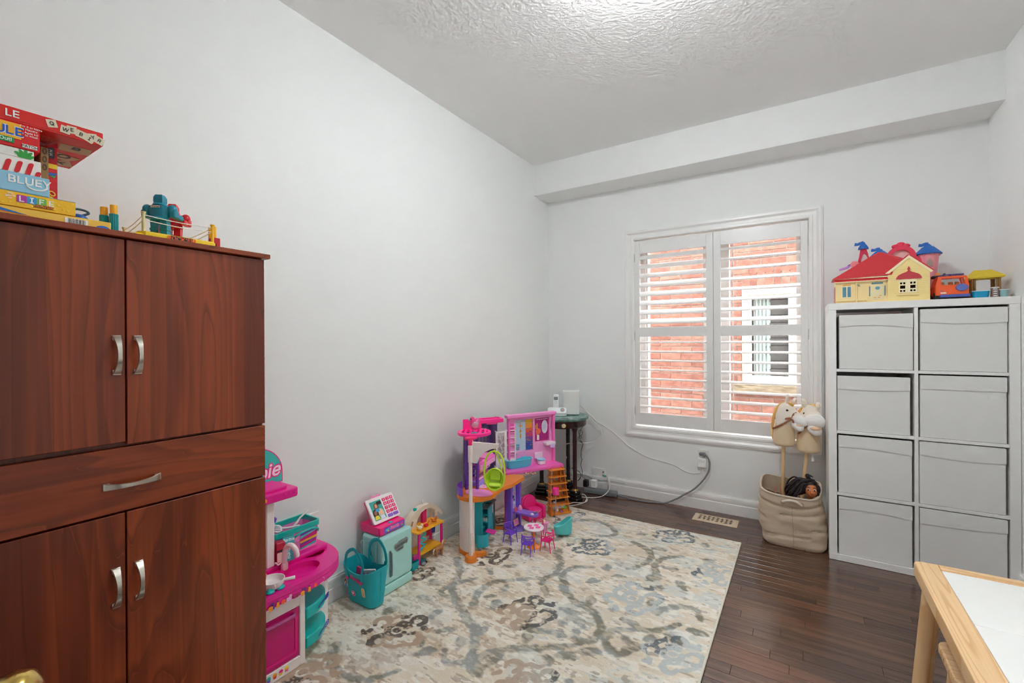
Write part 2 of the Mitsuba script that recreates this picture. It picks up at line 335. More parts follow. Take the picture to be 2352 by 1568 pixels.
GR = P('#454543', 0.6)
nh.add('room_shade_sheet', bx(nx0 - .3, nx1 + .3, NY + .5, NY + .55, nz0 - .3, nz1 + .3), P('#1c1c1b', 0.8), smooth=False)  # dark sheet whose colour stands for the shade of the room inside
for i in range(11): nh.add('grey_slat', rx(bx(nx0 + .2, nx1 - .07, -.004, .004, -.036, .036, .002), 12) if 0 else mv(rx(bx(nx0 + .19, nx1 - .06, -.003, .003, -.036, .036), 14), 0, NY + .10, nz0 + .10 + i * .078), GR, smooth=False)  # grey horizontal slats set behind the pane
cv = np.array([[nx0 + .10 + i * .006, NY + .085 + .012 * math.sin(i * 1.1)] for i in range(26)])
nh.add('curtain', ext(LineString(cv).buffer(.002, cap_style=2), nz1 - nz0 - .12, nz0 + .06), P('#8c9b98', 0.8), smooth=40)
ST = proc_mat('sill_stone', lambda p, n, uv: mix(tuple(lin('#5f5547')), tuple(lin('#7d725f')), f2(p.x * 18, p.z * 40, 1, 3)), rough=0.95, spec=0.1)
g = bx(nx0 - .11, nx1 + .11, NY - .05, NY + .05, nz0 - .098, nz0 - .02)
for _ in range(4): g = g.subdivide()
g.vertices[:, 1] -= np.where(g.vertices[:, 1] < NY, 0.02 * meshkit.fbm(g.vertices * [22, 0, 40], 3), 0)
nh.add('stone_sill', g, ST, smooth=False)
struct('ground', bx(-9, 12, D + 0.22, 14, -0.5, -0.3), P('#8f8c84', 0.9, 0.1))

# ceiling lamp, door with its brass knob, hall behind the doorway
lamp = Thing('ceiling_lamp', 'round flush white ceiling lamp, only its rim in view', 'ceiling lamp', at=(1.447, 1.655, H))
lamp.add('lamp_base', cyl(0.21, -0.032, 0, 40), 'trim_white')
gl = lathe([(0, -0.150), (0.06, -0.148), (0.105, -0.138), (0.135, -0.115), (0.150, -0.085), (0.150, -0.031), (0, -0.031)], 40)
k = lamp.add('diffuser', gl, P('#ffffff', 0.6), 40); scene[k]['emitter'] = {'type': 'area', 'radiance': rgb(np.array([0.955, 1.0, 1.03]) * LAMP)}
d = Thing('door_1', kind='structure', at=(1.964, FRONT, 0), rz=150)
d.add('door_leaf', bx(0, 0.794, 0.0, 0.036, 0.01, 2.02, .002), 'trim_white', smooth=False)
BRASS = P('#d8b766', 0.16, 0.5, 1.0)
kx, kz = 0.735, 0.953
d.add('rosette', mv(rx(lathe([(0, 0), (.032, 0), (.030, .006), (.014, .010), (0, .010)], 24), 90), kx, 0, kz), BRASS, 40, label='brass')
d.add('knob', mv(rx(lathe([(0, .008), (.011, .008), (.010, .026), (.016, .034), (.025, .042), (.0275, .053), (.025, .062), (.015, .068), (0, .069)], 28), 90), kx, 0, kz), BRASS, 60, label='polished brass')
struct('wall_hall', cat([bx(-.15, 0, FRONT - 2.4, FRONT - .12, 0, H), bx(R, R + .15, FRONT - 2.4, FRONT - .12, 0, H), bx(-.15, R + .15, FRONT - 2.5, FRONT - 2.4, 0, H), bx(-.15, R + .15, FRONT - 2.5, FRONT - .12, H, H + .15)]), 'wall_paint')
hl = Thing('hall_fill_lamp', 'round white fill lamp added on the unseen hall ceiling behind the doorway', 'ceiling lamp', at=(2.2, FRONT - 1.2, H))
k = hl.add(None, gl, P('#ffffff', 0.6), 40); scene[k]['emitter'] = {'type': 'area', 'radiance': rgb(np.array([0.955, 1.0, 1.03]) * HALL_FILL)}  # unseen lamp, added to fill the room from the front
# =====================================================================  rug
RX0, RX1, RY0, RY1 = 0.02, 1.607, 0.846, 3.1106
def seg_sdf(P_, a, b, r):
    d = b - a; t = np.clip(((P_ - a) @ d) / (d @ d + 1e-12), 0, 1); return np.linalg.norm(P_ - a - t[:, None] * d, axis=1) - r
def strokes(P_, lines, field):
    for pts, r in lines:
        pts = np.asarray(pts, float); r = np.broadcast_to(r, (len(pts),)) if np.ndim(r) == 0 else np.interp(np.linspace(0, 1, len(pts)), np.linspace(0, 1, len(r)), r)
        lo, hi = pts.min(0) - .08, pts.max(0) + .08; on = np.nonzero(((P_ > lo) & (P_ < hi)).all(1))[0]
        for i in range(len(pts) - 1): field[on] = np.minimum(field[on], seg_sdf(P_[on], pts[i], pts[i + 1], (r[i] + r[i + 1]) / 2))
nu, nv = 212, 308
gx, gyy = np.meshgrid(np.linspace(RX0 + .006, RX1 - .008, nu), np.linspace(RY0 + .008, RY1 - .008, nv)); RP = np.c_[gx.ravel(), gyy.ravel()]
VINES = [[(.51, 1.69), (.6, 1.63), (.72, 1.55), (.78, 1.48), (.81, 1.4), (.78, 1.35), (.73, 1.35), (.7, 1.39)], [(.51, 1.69), (.42, 1.76), (.42, 1.82), (.47, 1.9)],
 [(.24, 2.02), (.34, 1.92), (.4, 1.81), (.39, 1.74), (.4, 1.7), (.45, 1.69)], [(.69, 2.39), (.77, 2.3), (.8, 2.18), (.78, 2.09), (.79, 2.03)], [(.9, 2.08), (.84, 2.18), (.86, 2.28), (.95, 2.34)],
 [(.89, 2.07), (.99, 1.99), (1.11, 1.95), (1.18, 1.86), (1.18, 1.77), (1.13, 1.74), (1.1, 1.77), (1.11, 1.82)], [(.84, 1.41), (.86, 1.47), (.91, 1.53), (1.01, 1.6), (1.11, 1.68), (1.17, 1.75)],
 [(1.36, 1.83), (1.33, 1.79), (1.3, 1.74), (1.23, 1.78), (1.23, 1.86), (1.31, 1.93), (1.4, 1.98), (1.46, 2.07)], [(1.28, 2.41), (1.23, 2.55), (1.25, 2.65), (1.33, 2.73)], [(1.04, 2.76), (1.15, 2.7), (1.19, 2.59), (1.15, 2.47), (1.11, 2.42)],
 [(.6, 1.71), (.56, 1.8), (.57, 1.92), (.65, 1.99), (.75, 2.08)], [(.29, 1.17), (.35, 1.11), (.43, 1.08), (.55, 1.1), (.62, 1.2)], [(.89, 1.36), (.84, 1.37), (.84, 1.43)], [(.30, 2.45), (.42, 2.62), (.55, 2.66), (.62, 2.58), (.58, 2.5)],
 [(1.2, 1.5), (1.3, 1.42), (1.42, 1.45), (1.45, 1.55), (1.38, 1.6)], [(.55, 2.85), (.7, 2.95), (.85, 2.9), (.9, 2.8), (.83, 2.74)], [(1.35, 2.1), (1.42, 2.2), (1.5, 2.22), (1.54, 2.15)]]
LEAVES = [(.5, 1.55), (.61, 1.48), (.68, 1.58), (.75, 1.56), (.72, 1.46), (.64, 1.34), (1.03, 1.72), (.96, 1.7), (.94, 1.63), (1.01, 1.89), (1.03, 1.83), (1.06, 2.03), (1.08, 1.56), (.9, 1.45), (1.38, 1.9), (1.3, 1.84), (1.2, 1.69), (1.47, 1.95), (1.32, 2.16), (1.28, 1.96), (1.01, 2.37),
 (1.1, 2.32), (.84, 1.98), (.65, 1.9), (.69, 1.76), (1.31, 2.55), (1.25, 2.39), (.31, 1.75), (.23, 1.78), (1.31, 2.32), (.63, 1.8), (1.08, 1.85), (.57, 1.37), (1.54, 2.05), (1.13, 1.62), (.91, 1.68), (.3, 1.45), (.36, 1.62), (.48, 2.0), (.55, 2.1), (1.0, 2.2), (1.4, 2.4), (1.48, 2.75), (.95, 2.6), (1.05, 2.9), (.6, 2.7), (.7, 2.4), (1.2, 2.75), (1.42, 2.95)]
vine = np.full(len(RP), 0.05); motif = np.full(len(RP), 0.05)
rr = random.Random(3)
strokes(RP, [(spline(v, 6), (0.022, 0.018, 0.013)) for v in VINES], vine)
for lx, ly in LEAVES:
    a = rr.uniform(0, 6.28); l = rr.uniform(.02, .045); p_ = [(lx - l * math.cos(a), ly - l * math.sin(a)), (lx, ly + .006), (lx + l * math.cos(a), ly + l * math.sin(a))]
    strokes(RP, [(spline(p_, 4), (.01, rr.uniform(.018, .028), .008))], vine)
def arc(cx, cy, r, a0, a1, n=14): a = np.radians(np.linspace(a0, a1, n)); return np.c_[cx + r * np.cos(a), cy + r * np.sin(a)]
MOT = [(arc(0, 0, .30, 20, 330), .10), (arc(0, 0, .07, 0, 360, 7), .07), (arc(-.55, .42, .24, -60, 210), (.10, .13, .07)), (arc(.62, .45, .22, 200, -80), (.06, .13, .09)), (arc(.55, -.45, .26, 120, -150), (.07, .14, .07)), (arc(-.5, -.5, .22, 60, 330), (.09, .13, .06)),
       ([(-.2, .62), (-.05, .72), (.2, .66), (.32, .8)], (.06, .13, .03)), ([(.25, -.75), (.0, -.8), (-.2, -.72)], (.03, .13, .05)), ([(.85, .1), (1.0, -.1), (1.12, .05)], (.09, .1, .02)), ([(-.85, .05), (-1.0, -.12), (-1.1, .06)], (.09, .1, .02)), ([(.1, .45), (.3, .35), (.45, .15)], .07), ([(-.1, -.45), (-.3, -.38), (-.45, -.2)], .07)]
for (cx, cy), s_, a_ in [((.437, 1.374), .135, 35), ((.848, 1.786), .135, 60), ((1.226, 2.158), .14, 70), ((.834, 2.569), .13, 20), ((.377, 2.161), .13, 100), ((1.234, 2.985), .12, 30), ((1.526, 2.613), .12, 75), ((1.056, 1.423), .12, 10), ((.322, 1.007), .13, 30), ((1.485, 1.857), .12, 50), ((.5, 2.95), .12, 80), ((.14, 1.78), .1, 10), ((.14, 2.6), .11, 40), ((.75, 1.0), .12, 10)]:
    a_ = math.radians(a_); Rm = np.array([[math.cos(a_), math.sin(a_)], [-math.sin(a_), math.cos(a_)]]) * s_
    strokes(RP, [(np.asarray(q) @ Rm + (cx, cy), np.asarray(r) * s_) for q, r in MOT], motif)
def rug_tex(p, n, uv):
    x, y = p.x, p.y
    fine = f2(x * 34 + y * 14, y * 62, 5, 3); med = f2(x * 11, y * 18, 8, 2); grain = n2(x * 420, y * 420, 1); wob = (n2(x * 60, y * 60, 2) - 0.5) * 0.014
    warm = smoothstep(1.35, 0.55, x * 0.9 + (y - 1.4) * 0.35)
    c = mix(lin('#d6cbb7'), lin('#e6dfd1'), smoothstep(0.3, 0.7, med * 0.5 + fine * 0.5))
    c = mix(c, lin('#b29b82'), smoothstep(0.50, 0.64, f2(x * 9 + y * 3, y * 19 - x, 1, 2) * 0.45 + fine * 0.55) * (0.35 + 0.4 * warm))
    c = mix(c, lin('#c2cac8'), smoothstep(0.48, 0.62, n2(x * 6, y * 9, 4) * 0.35 + fine * 0.35 + med * 0.3) * (0.65 - 0.35 * warm))
    c = mix(c, lin('#ece8de'), smoothstep(0.58, 0.68, f2(x * 24, y * 58, 6, 2)) * 0.6)
    c = mix(c, lin('#8f7f6b'), smoothstep(0.66, 0.78, f2(x * 30, y * 70, 3, 2)) * 0.55)
    vn = smoothstep(0.008, -0.006, uv.y + wob)
    c = mix(c, mix(lin('#6f6d60'), lin('#8d9290'), smoothstep(0.35, 0.65, med)), vn * (0.5 + 0.5 * smoothstep(0.3, 0.6, fine)) * 0.85)
    mo = smoothstep(0.003, -0.003, uv.x + wob * 0.5); bl = smoothstep(0.8, 1.3, x * 0.9 + (y - 1.4) * 0.45)
    soft = mix(mix(lin('#a58c76'), lin('#b7a18c'), fine), mix(lin('#aeb4b3'), lin('#c3c8c5'), fine), bl)
    ink = mix(mix(lin('#33302f'), lin('#5a524b'), fine), mix(lin('#4d555b'), lin('#7b858a'), fine), bl * 0.8)
    wh = smoothstep(0.47, 0.53, n2(x * 8.5, y * 8.5, 9) * 0.8 + 0.1 + (grain - 0.5) * 0.10 + (fine - .5) * .25) * smoothstep(0.36, 0.46, n2(x * 95, y * 95, 11) + 0.12)
    return mix(c, mix(soft, ink, wh), mo * 0.92) * (0.94 + 0.12 * grain)
proc_mat('rug_pile', rug_tex, rough=0.95, spec=0.08, sheen=0.2)
rug = Thing('rug', 'cream area rug with a faded grey and brown scroll pattern', 'rug')
i, j = np.meshgrid(np.arange(nu - 1), np.arange(nv - 1)); q = (j * nu + i).ravel(); F = np.vstack([np.c_[q, q + 1, q + nu + 1], np.c_[q, q + nu + 1, q + nu]])
rh = 0.0095 + 0.0012 * meshkit.noise(np.c_[RP * 60, np.zeros(len(RP))]) + 0.0006 * (motif < 0)
scene['rug__pile'] = mikit.ply(trimesh.Trimesh(np.c_[RP, rh], F, process=False), 'rug_pile', smooth=True, uv=np.c_[motif, vine])
USED.add('rug__pile')
rug.add('backing', bx(RX0 + .004, RX1 - .004, RY0 + .004, RY1 - .004, .0005, .008), P('#b9ab97', 0.9, 0.1), smooth=False)
rug.add('bound_edge', tube([(RX0 + .006, RY0 + .006, .0065), (RX1 - .006, RY0 + .006, .0065), (RX1 - .006, RY1 - .006, .0065), (RX0 + .006, RY1 - .006, .0065)], .006, 8, closed=True), P('#d9d6c8', 0.9, 0.1), label='pale bound edge')

# =====================================================================  cherry cabinet
def cherry(a, b, seed):
    """a, b: pick along-grain and across-grain coordinates"""
    def fn(p, n, uv):
        g, c = a(p), b(p)
        strip = cell_rand(c / 0.085 + 0.9 * n2(g * 0.6, c * 0, seed), seed)
        t = f2(c * 6.5, g * 0.85, seed, 2) * 9 + 0.35 * n2(c * 60, g * 5, seed)
        band = t - dr.floor(t)
        line = smoothstep(0.78, 0.98, band) * smoothstep(1.0, 0.97, band)
        fib = f2(c * 170, g * 4.5, seed, 2)
        col = mix(lin('#5e230c'), lin('#8c3b17'), smoothstep(0.25, 0.75, f2(c * 9, g * 1.6, seed + 4, 2) * 0.55 + 0.25 * strip + 0.2 * band))
        return mix(col, lin('#3a1506'), line * 0.55) * (0.82 + 0.36 * fib)
    return fn
for i in range(3):
    proc_mat(f'cherry_up_{i}', cherry(lambda p: p.z, lambda p: p.y, 3.1 + 5.7 * i), rough=0.34, spec=0.5)
proc_mat('cherry_flat', cherry(lambda p: p.y, lambda p: p.z + p.x, 9.4), rough=0.36, spec=0.5)
CX, CY0, CY1 = 0.40, 0.085, 0.829
cab = Thing('storage_cabinet', 'tall reddish brown wood grain cabinet with four doors and a drawer', 'cabinet')
cab.add('body', cat([bx(0.02, CX - .02, CY0, CY0 + .016, 0, 1.545), bx(0.02, CX - .02, CY1 - .016, CY1, 0, 1.545), bx(0.02, .026, CY0, CY1, 0.05, 1.545), bx(.02, CX - .022, CY0 + .016, CY1 - .016, .04, .056), bx(.02, CX - .022, CY0 + .016, CY1 - .016, .80, .812), bx(.02, CX - .022, CY0 + .016, CY1 - .016, .985, .997)]), 'cherry_up_0', smooth=False)
cab.add('top_panel', bx(0.02, CX + .014, CY0 - .012, CY1 + .013, 1.5445, 1.5595, .0015), 'cherry_flat', smooth=False)
def bow_handle(L):
    """a flat bow pull, widest at its feet"""
    n = 15; rings = []
    for i in range(n):
        s_ = -1 + 2 * i / (n - 1); h = 0.026 * (1 - abs(s_) ** 2.4); wd = 0.0055 + 0.005 * abs(s_) ** 2; th = 0.0035
        c = np.array([[0, -wd], [th, -wd * .8], [th, wd * .8], [0, wd]]); z = s_ * L / 2
        rings.append(np.c_[c[:, 0] + h, c[:, 1], np.full(4, z)])
    return cat([loft(rings), bx(0, .006, -.009, .009, -L / 2, -L / 2 + .014, .001), bx(0, .006, -.009, .009, L / 2 - .014, L / 2, .001)])
NICK = P('#cfc9bd', 0.28, 0.5, 1.0)
def front(name, y0, y1, z0, z1, mat, hy, hz, horiz=False):
    k = cab.add(name, bx(CX - .018, CX, y0, y1, z0, z1, .0012), mat, smooth=False)
    h = bow_handle(0.105 if not horiz else 0.125); h = rx(h, 90) if horiz else h
    cab.add('handle', mv(h, CX, hy, hz), NICK, 40, parent=k, label='brushed nickel bow handle')
ym = 0.4575
front('door', CY0 + .001, ym - .002, 1.000, 1.541, 'cherry_up_1', .437, 1.232)
front('door', ym + .002, CY1 - .001, 0.992, 1.541, 'cherry_up_2', .482, 1.232)
front('drawer', CY0 + .001, CY1 - .001, 0.817, 0.985, 'cherry_flat', .470, 0.889, True)
front('door', CY0 + .001, ym - .004, 0.05, 0.811, 'cherry_up_0', .433, 0.62)
front('door', ym, CY1 - .001, 0.05, 0.811, 'cherry_up_1', .482, 0.62)

# =====================================================================  white cube shelf unit with fabric bins
WH = proc_mat('white_foil', (0.80, 0.80, 0.785), rough=0.35)
KX, KY, KW, KH, KD = 2.053, 3.172, 0.765, 1.47, 0.39
sh = Thing('shelf_unit', 'tall white cube shelf unit with eight compartments beside the window', 'shelf')
e, m_ = 0.038, 0.016
cw = (KW - 2 * e - m_) / 2; ch = (KH - 2 * e - 3 * m_) / 4
sh.add('top_panel', bx(KX - .001, KX + KW + .001, KY - .0015, KY + KD, KH - e, KH, .0015), WH); sh.add('bottom_panel', bx(KX, KX + KW, KY, KY + KD, 0.001, e, .0015), WH)
for x in (KX, KX + KW - e): sh.add('side_panel', bx(x, x + e, KY, KY + KD, e, KH - e, .001), WH)
sh.add('divider', bx(KX + e + cw, KX + e + cw + m_, KY + .003, KY + KD, e, KH - e, .0008), WH)
for r_ in range(3):
    z = e + (r_ + 1) * ch + r_ * m_
    for c_ in range(2): sh.add('shelf', bx(KX + e + c_ * (cw + m_), KX + e + c_ * (cw + m_) + cw, KY + .003, KY + KD, z, z + m_, .0008), WH)
scene['bin_fabric'] = {'type': 'twosided', 'b': {'type': 'diffuse', 'reflectance': rgb((0.74, 0.74, 0.72))}}; FAB = 'bin_fabric'
rb = random.Random(8)
rows = ['top', 'second', 'third', 'bottom']
BIN = {(0, 0): (.010, .0, .305), (0, 1): (.006, .0, .325), (1, 0): (.0, .012, .312), (1, 1): (.004, .004, .328), (2, 0): (.004, .006, .325), (2, 1): (.0, .008, .330), (3, 0): (.004, .006, .328), (3, 1): (.0, .004, .330)}
for r_ in range(4):
    for c_ in range(2):
        g0, g1, hh = BIN[(r_, c_)]
        x0 = KX + e + c_ * (cw + m_) + .003 + g0; x1 = KX + e + c_ * (cw + m_) + cw - .003 - g1; z0 = e + (3 - r_) * (ch + m_) + .001; z1 = z0 + hh
        b = Thing('storage_bin', f'white fabric storage bin in the {rows[r_]} {"left" if c_ == 0 else "right"} compartment of the shelf unit', 'storage bin', group='fabric bins in the shelf unit')
        yf = KY + .006 + rb.uniform(0, .006); t_ = .004
        body = cat([slab(rrect(x0, x1, yf, yf + .02, .006), z0, z1, .003), bx(x0, x0 + t_, yf + .01, KY + KD - .01, z0, z1 - .004), bx(x1 - t_, x1, yf + .01, KY + KD - .01, z0, z1 - .004), bx(x0, x1, KY + KD - .014, KY + KD - .01, z0, z1), bx(x0, x1, yf + .01, KY + KD - .01, z0, z0 + t_)])
        b.add('body', body, FAB, 30)
        xs = np.linspace(x0 + .001, x1 - .001, 13); bow = rb.uniform(-.010, .012); sk = rb.uniform(-.008, .008); u_ = np.linspace(-1, 1, 13)
        low = z1 - .068 + bow * (1 - u_ ** 2) - .004 + sk * u_
        fl = ext(Polygon(np.vstack([np.c_[xs, low], [[x1 - .001, z1 - .002], [x0 + .001, z1 - .002]]])), .006); fl = onto(fl, (0, yf + .0005, 0), (1, 0, 0), (0, 0, 1))
        b.add('pull_flap', fl, FAB, 30)

# =====================================================================  pine play table and stool
def pine(a, b, seed):
    def fn(p, n, uv):
        g, c = a(p), b(p); t = f2(c * 14, g * 1.2, seed, 2) * 9 + c * 30; band = t - dr.floor(t)
        return mix(lin('#e6c193'), lin('#cf9f68'), smoothstep(0.55, 0.95, band) * smoothstep(1.0, 0.95, band) * 0.65 + 0.25 * f2(c * 220, g * 6, seed, 2))
    return fn
proc_mat('pine_y', pine(lambda p: p.y, lambda p: p.x, 1.0), rough=0.42); proc_mat('pine_x', pine(lambda p: p.x, lambda p: p.y, 4.0), rough=0.42); proc_mat('pine_z', pine(lambda p: p.z, lambda p: p.x + p.y * .5, 7.0), rough=0.42)
TX0, TX1, TY0, TY1, TZ = 2.25, 2.795, 1.334, 2.102, 0.485
tb = Thing('play_table', 'low pine childrens table with two white top boards', 'table')
fw_ = .066
tb.add('side_rail', slab(Polygon([(TX0, TY0 + .02), (TX0 + .02, TY0), (TX0 + fw_, TY0), (TX0 + fw_, TY1), (TX0 + .02, TY1), (TX0 + .006, TY1 - .008), (TX0, TY1 - .02)]), TZ - .048, TZ, .005), 'pine_y', 40)
tb.add('side_rail', slab(Polygon([(TX1 - fw_, TY0), (TX1 - .02, TY0), (TX1, TY0 + .02), (TX1, TY1 - .02), (TX1 - .02, TY1), (TX1 - fw_, TY1)]), TZ - .048, TZ, .005), 'pine_y', 40)
for y in (TY0, TY1 - .042): tb.add('end_rail', slab(sbox(TX0 + fw_, y, TX1 - fw_, y + .042), TZ - .048, TZ, .003), 'pine_x', 40)
LID = proc_mat('white_board', (0.82, 0.825, 0.80), rough=0.4)
for ya, yb in ((TY0 + .043, 1.7175), (1.7195, TY1 - .043)): tb.add('top_board', bx(TX0 + fw_ + .001, TX1 - fw_ - .001, ya, yb, TZ - .012, TZ - .003, .001), LID, label='white')
tb.add('ledge', cat([bx(TX0 + fw_ - .002, TX0 + fw_ + .012, TY0 + .04, TY1 - .04, TZ - .03, TZ - .012), bx(TX1 - fw_ - .012, TX1 - fw_ + .002, TY0 + .04, TY1 - .04, TZ - .03, TZ - .012), bx(TX0 + fw_, TX1 - fw_, 1.70, 1.737, TZ - .03, TZ - .0125)]), 'pine_y', smooth=False)
for (ax, ay, bx_, by_) in ((TX0 + .045, TY1 - .055, TX0 + .018, TY1 - .0), (TX1 - .045, TY1 - .055, TX1 - .018, TY1 - .02), (TX0 + .045, TY0 + .055, TX0 + .018, TY0 + .02), (TX1 - .045, TY0 + .055, TX1 - .018, TY0 + .02)):
    tb.add('leg', tube([(bx_, by_, 0.0), (bx_, by_, .001), (ax, ay, TZ - .04)], (.0255, .0255, .027), 20), 'pine_z', 40)
st = Thing('stool', 'small square pine stool pushed under the play table', 'stool')
SZ = .285; sx0, sx1, sy0, sy1 = 2.288, 2.522, 1.748, 1.985
st.add('seat', slab(rrect(sx0, sx1, sy0, sy1, .035, 6), SZ - .03, SZ, .005), 'pine_x', 40)
st.add('number', cat([onto(text(s_, .012, .0006), (sx0 - .0004, y_, SZ - .021), (0, -1, 0), (0, 0, 1)) for s_, y_ in (('1', 1.93), ('7', 1.91), ('V', 1.89), ('2', 1.86), ('1', 1.83))]), P('#b79b78', .6), False, label='faint stamped marks')
for (ax, ay) in ((sx0 + .04, sy1 - .04), (sx1 - .04, sy1 - .04), (sx0 + .04, sy0 + .04), (sx1 - .04, sy0 + .04)):
    cx_, cy_ = (sx0 + sx1) / 2, (sy0 + sy1) / 2
    st.add('leg', tube([(ax + (ax - cx_) * .22, ay + (ay - cy_) * .22, 0.0), (ax, ay, SZ - .028)], .016, 16), 'pine_z', 40)
# =====================================================================  toys along the left wall
PINK, HOT, TEAL, WHITE = P('#e0108c', 0.28), P('#f0288f', 0.3), P('#12b3ad', 0.3), P('#efe9e6', 0.33)
BLK, GREY, PURP, ORG = P('#161616', 0.4), P('#8a8d90', 0.4), P('#7b4fc0', 0.3), P('#f08a1d', 0.35)
MAG = P('#c4086f', 0.25); YEL = P('#f5c11b', 0.4); LILAC = P('#8f6fd6', 0.32); NAVY = P('#2f3a98', 0.4); SKIN = P('#dca583', 0.6)
def decal(polys, o, ex, ey, h=0.0006): return onto(cat([ext(p, h) for p in polys]), o, ex, ey)
def script(s_, h, o, ex, ey, out=0.35, d=0.0006):
    """slanted lettering and the fat outline behind it, laid on a face"""
    a = text(s_, h, d, True, 0.28); b = cat([mv(sc(a, 1, 1, .5), dx * h * .11, dy * h * .11, 0) for dx, dy in ((1, 0), (-1, 0), (0, 1), (0, -1), (.7, .7), (-.7, .7), (.7, -.7), (-.7, -.7))])
    return onto(mv(a, 0, 0, d * .6), o, ex, ey), onto(b, o, ex, ey)
UP, YP, XP = (0, 0, 1), (0, 1, 0), (1, 0, 0)      # faces that look towards +x are read along +y

# --- play kitchen: body, counter, back posts, hood with its sign
kt = Thing('play_kitchen', 'pink, white and teal toy kitchen between the cabinet and the teal tote bag', 'toy kitchen')
fx = 0.285; z0 = .0118; ky0, ky1 = 0.842, 1.043
kt.add('body', cat([bx(.05, fx, ky0, ky0 + .02, z0, .31), bx(.05, fx, ky1 - .022, ky1, z0, .31, .002), bx(fx - .02, fx, ky0, ky1 - .022, .245, .31, .002), bx(fx - .02, fx, ky0, ky1 - .022, z0, .052, .002), bx(.05, .06, ky0, ky1, z0, .31), bx(.06, fx - .03, ky0, ky1, .03, .04),
    bx(.148, .160, ky1, 1.232, z0, .30, .002)]), WHITE, smooth=False)
dm = [bx(fx - .014, fx - .004, .864, ky1 - .024, .054, .243, .002)]
kt.add('oven_door', cat(dm), P('#c00a6c', 0.22), label='translucent magenta oven door')
kt.add('door_rim', onto(ext(rrect(-.068, .068, -.075, .075, .012).difference(rrect(-.060, .060, -.066, .066, .01)), .003), (fx - .004, .942, .145), YP, UP), P('#d8147d', 0.25))
kt.add('oven_handle', cat([tube([(fx, .885, .224), (fx + .010, .895, .224), (fx + .010, .985, .224), (fx, .995, .224)], .006, 8, 4)]), P('#a84a86', 0.25))
def tray(z):
    q = np.linspace(0, 1, 14); q_ = np.c_[.166 + (fx - .170) * np.cos(q * 1.5), ky1 + .001 + .150 * np.sin(q * 1.5)]
    return slab(Polygon(np.vstack([[[.163, ky1 + .001]], q_, [[.163, 1.194]]])).convex_hull, z, z + .047, .007, 3)
for z in (.056, .170):
    k = kt.add('corner_tray', tray(z), TEAL)
nrm = np.array([math.cos(.72) / .115, math.sin(.72) / .150, 0]); tx = np.array([-nrm[1], nrm[0], 0]) / np.linalg.norm(nrm[:2])
for z, tool in ((.075, 0), (.189, 1)):
    o = np.array([.165 + (fx - .17) * math.cos(.72) + .003, ky1 + .150 * math.sin(.72) + .001, z])
    if tool == 0: m = cat([ext(ell(.035, .006, .022, .011).difference(ell(.035, .006, .017, .007)), .001), ext(sbox(.016, .0045, .054, .0075), .001), ext(ell(.035, .006, .003, .010), .001), ext(rrect(-.05, .015, .002, .008, .0028), .001)])
    else: m = cat([ext(rrect(.02, .055, -.004, .016, .004).difference(unary_union([sbox(.026 + i * .007, 0, .029 + i * .007, .012) for i in range(4)])), .001), ext(rrect(-.05, .022, .003, .009, .0028), .001)])
    kt.add('tray_print', onto(m, o, tx, UP), NAVY, False)
# counter: thick rim, two sunk basins, raised ledge at the back
cpts = np.vstack([[[.02, ky0], [.308, ky0], [.31, ky0 + .03]], [[.315, .95], [.317, 1.02], [.312, 1.09], [.296, 1.15], [.268, 1.20], [.225, 1.238], [.16, 1.262], [.10, 1.27], [.02, 1.27]]])
cpoly = Polygon(spline(cpts[2:-1], 4)).union(Polygon(cpts)).buffer(0)
cz0, cz1 = .300, .350
basin = [ell(.225, 1.055, .055, .085, 10), ell(.13, 1.175, .05, .05, 8)]
kt.add('counter', cat([slab(cpoly.convex_hull, cz0, cz1 - .02, .008), ext(cpoly.difference(unary_union(basin)), .02, cz1 - .02), ext(basin[0].buffer(.004).difference(basin[0]), .003, cz1), ext(basin[1].buffer(.003).difference(basin[1]), .0025, cz1)]), PINK, 40)
kt.add('ledge', slab(rrect(.02, .15, ky0, 1.245, .02), cz1 - .004, .372, .010, 4), PINK, 40)
# prints round the rim
ik = [('#f59a1c', lambda: [ell(0, -.002, .009, .006), sbox(-.006, -.013, .006, -.009)]), ('#5b2a86', lambda: [sbox(.004, -.01, .010, .012), sbox(-.008, .008, .010, .013)]), ('#f59a1c', lambda: [Polygon([(-.006, -.011), (.006, -.011), (.004, .008), (-.004, .008)])]), ('#5b2a86', lambda: [sbox(-.003, .008, .003, .013)]), ('#ff5a3c', lambda: [ell(0, 0, .009, .008)]), ('#efb6dd', lambda: [rrect(-.01, .01, -.008, .006, .004), ell(.006, .008, .006, .006)]), ('#a41d5f', lambda: [rrect(-.010, .010, -.008, .005, .003), sbox(-.014, .003, .014, .006)])]
seq = [(0, .890), (1, .894), (2, .916), (3, .916), (4, .937), (5, .958), (6, .984), (0, 1.012), (1, 1.016), (2, 1.040), (3, 1.040)]
for i, y_ in seq:
    xr = .3105 + .0052 * min(1, max(0, (y_ - .6) / .35)) + (.0015 if y_ > .97 else 0)
    kt.add('rim_print', decal(ik[i][1](), (xr + .0005, y_, .311), YP, UP, .0012), P(ik[i][0], .4), False)
for i, a in ((4, 1.07), (5, 1.10)):
    kt.add('rim_print', decal(ik[i][1](), (.3125 if a < 1.08 else .3075, a, .311), (-.16, 1, 0), UP, .0022), P(ik[i][0], .4), False)
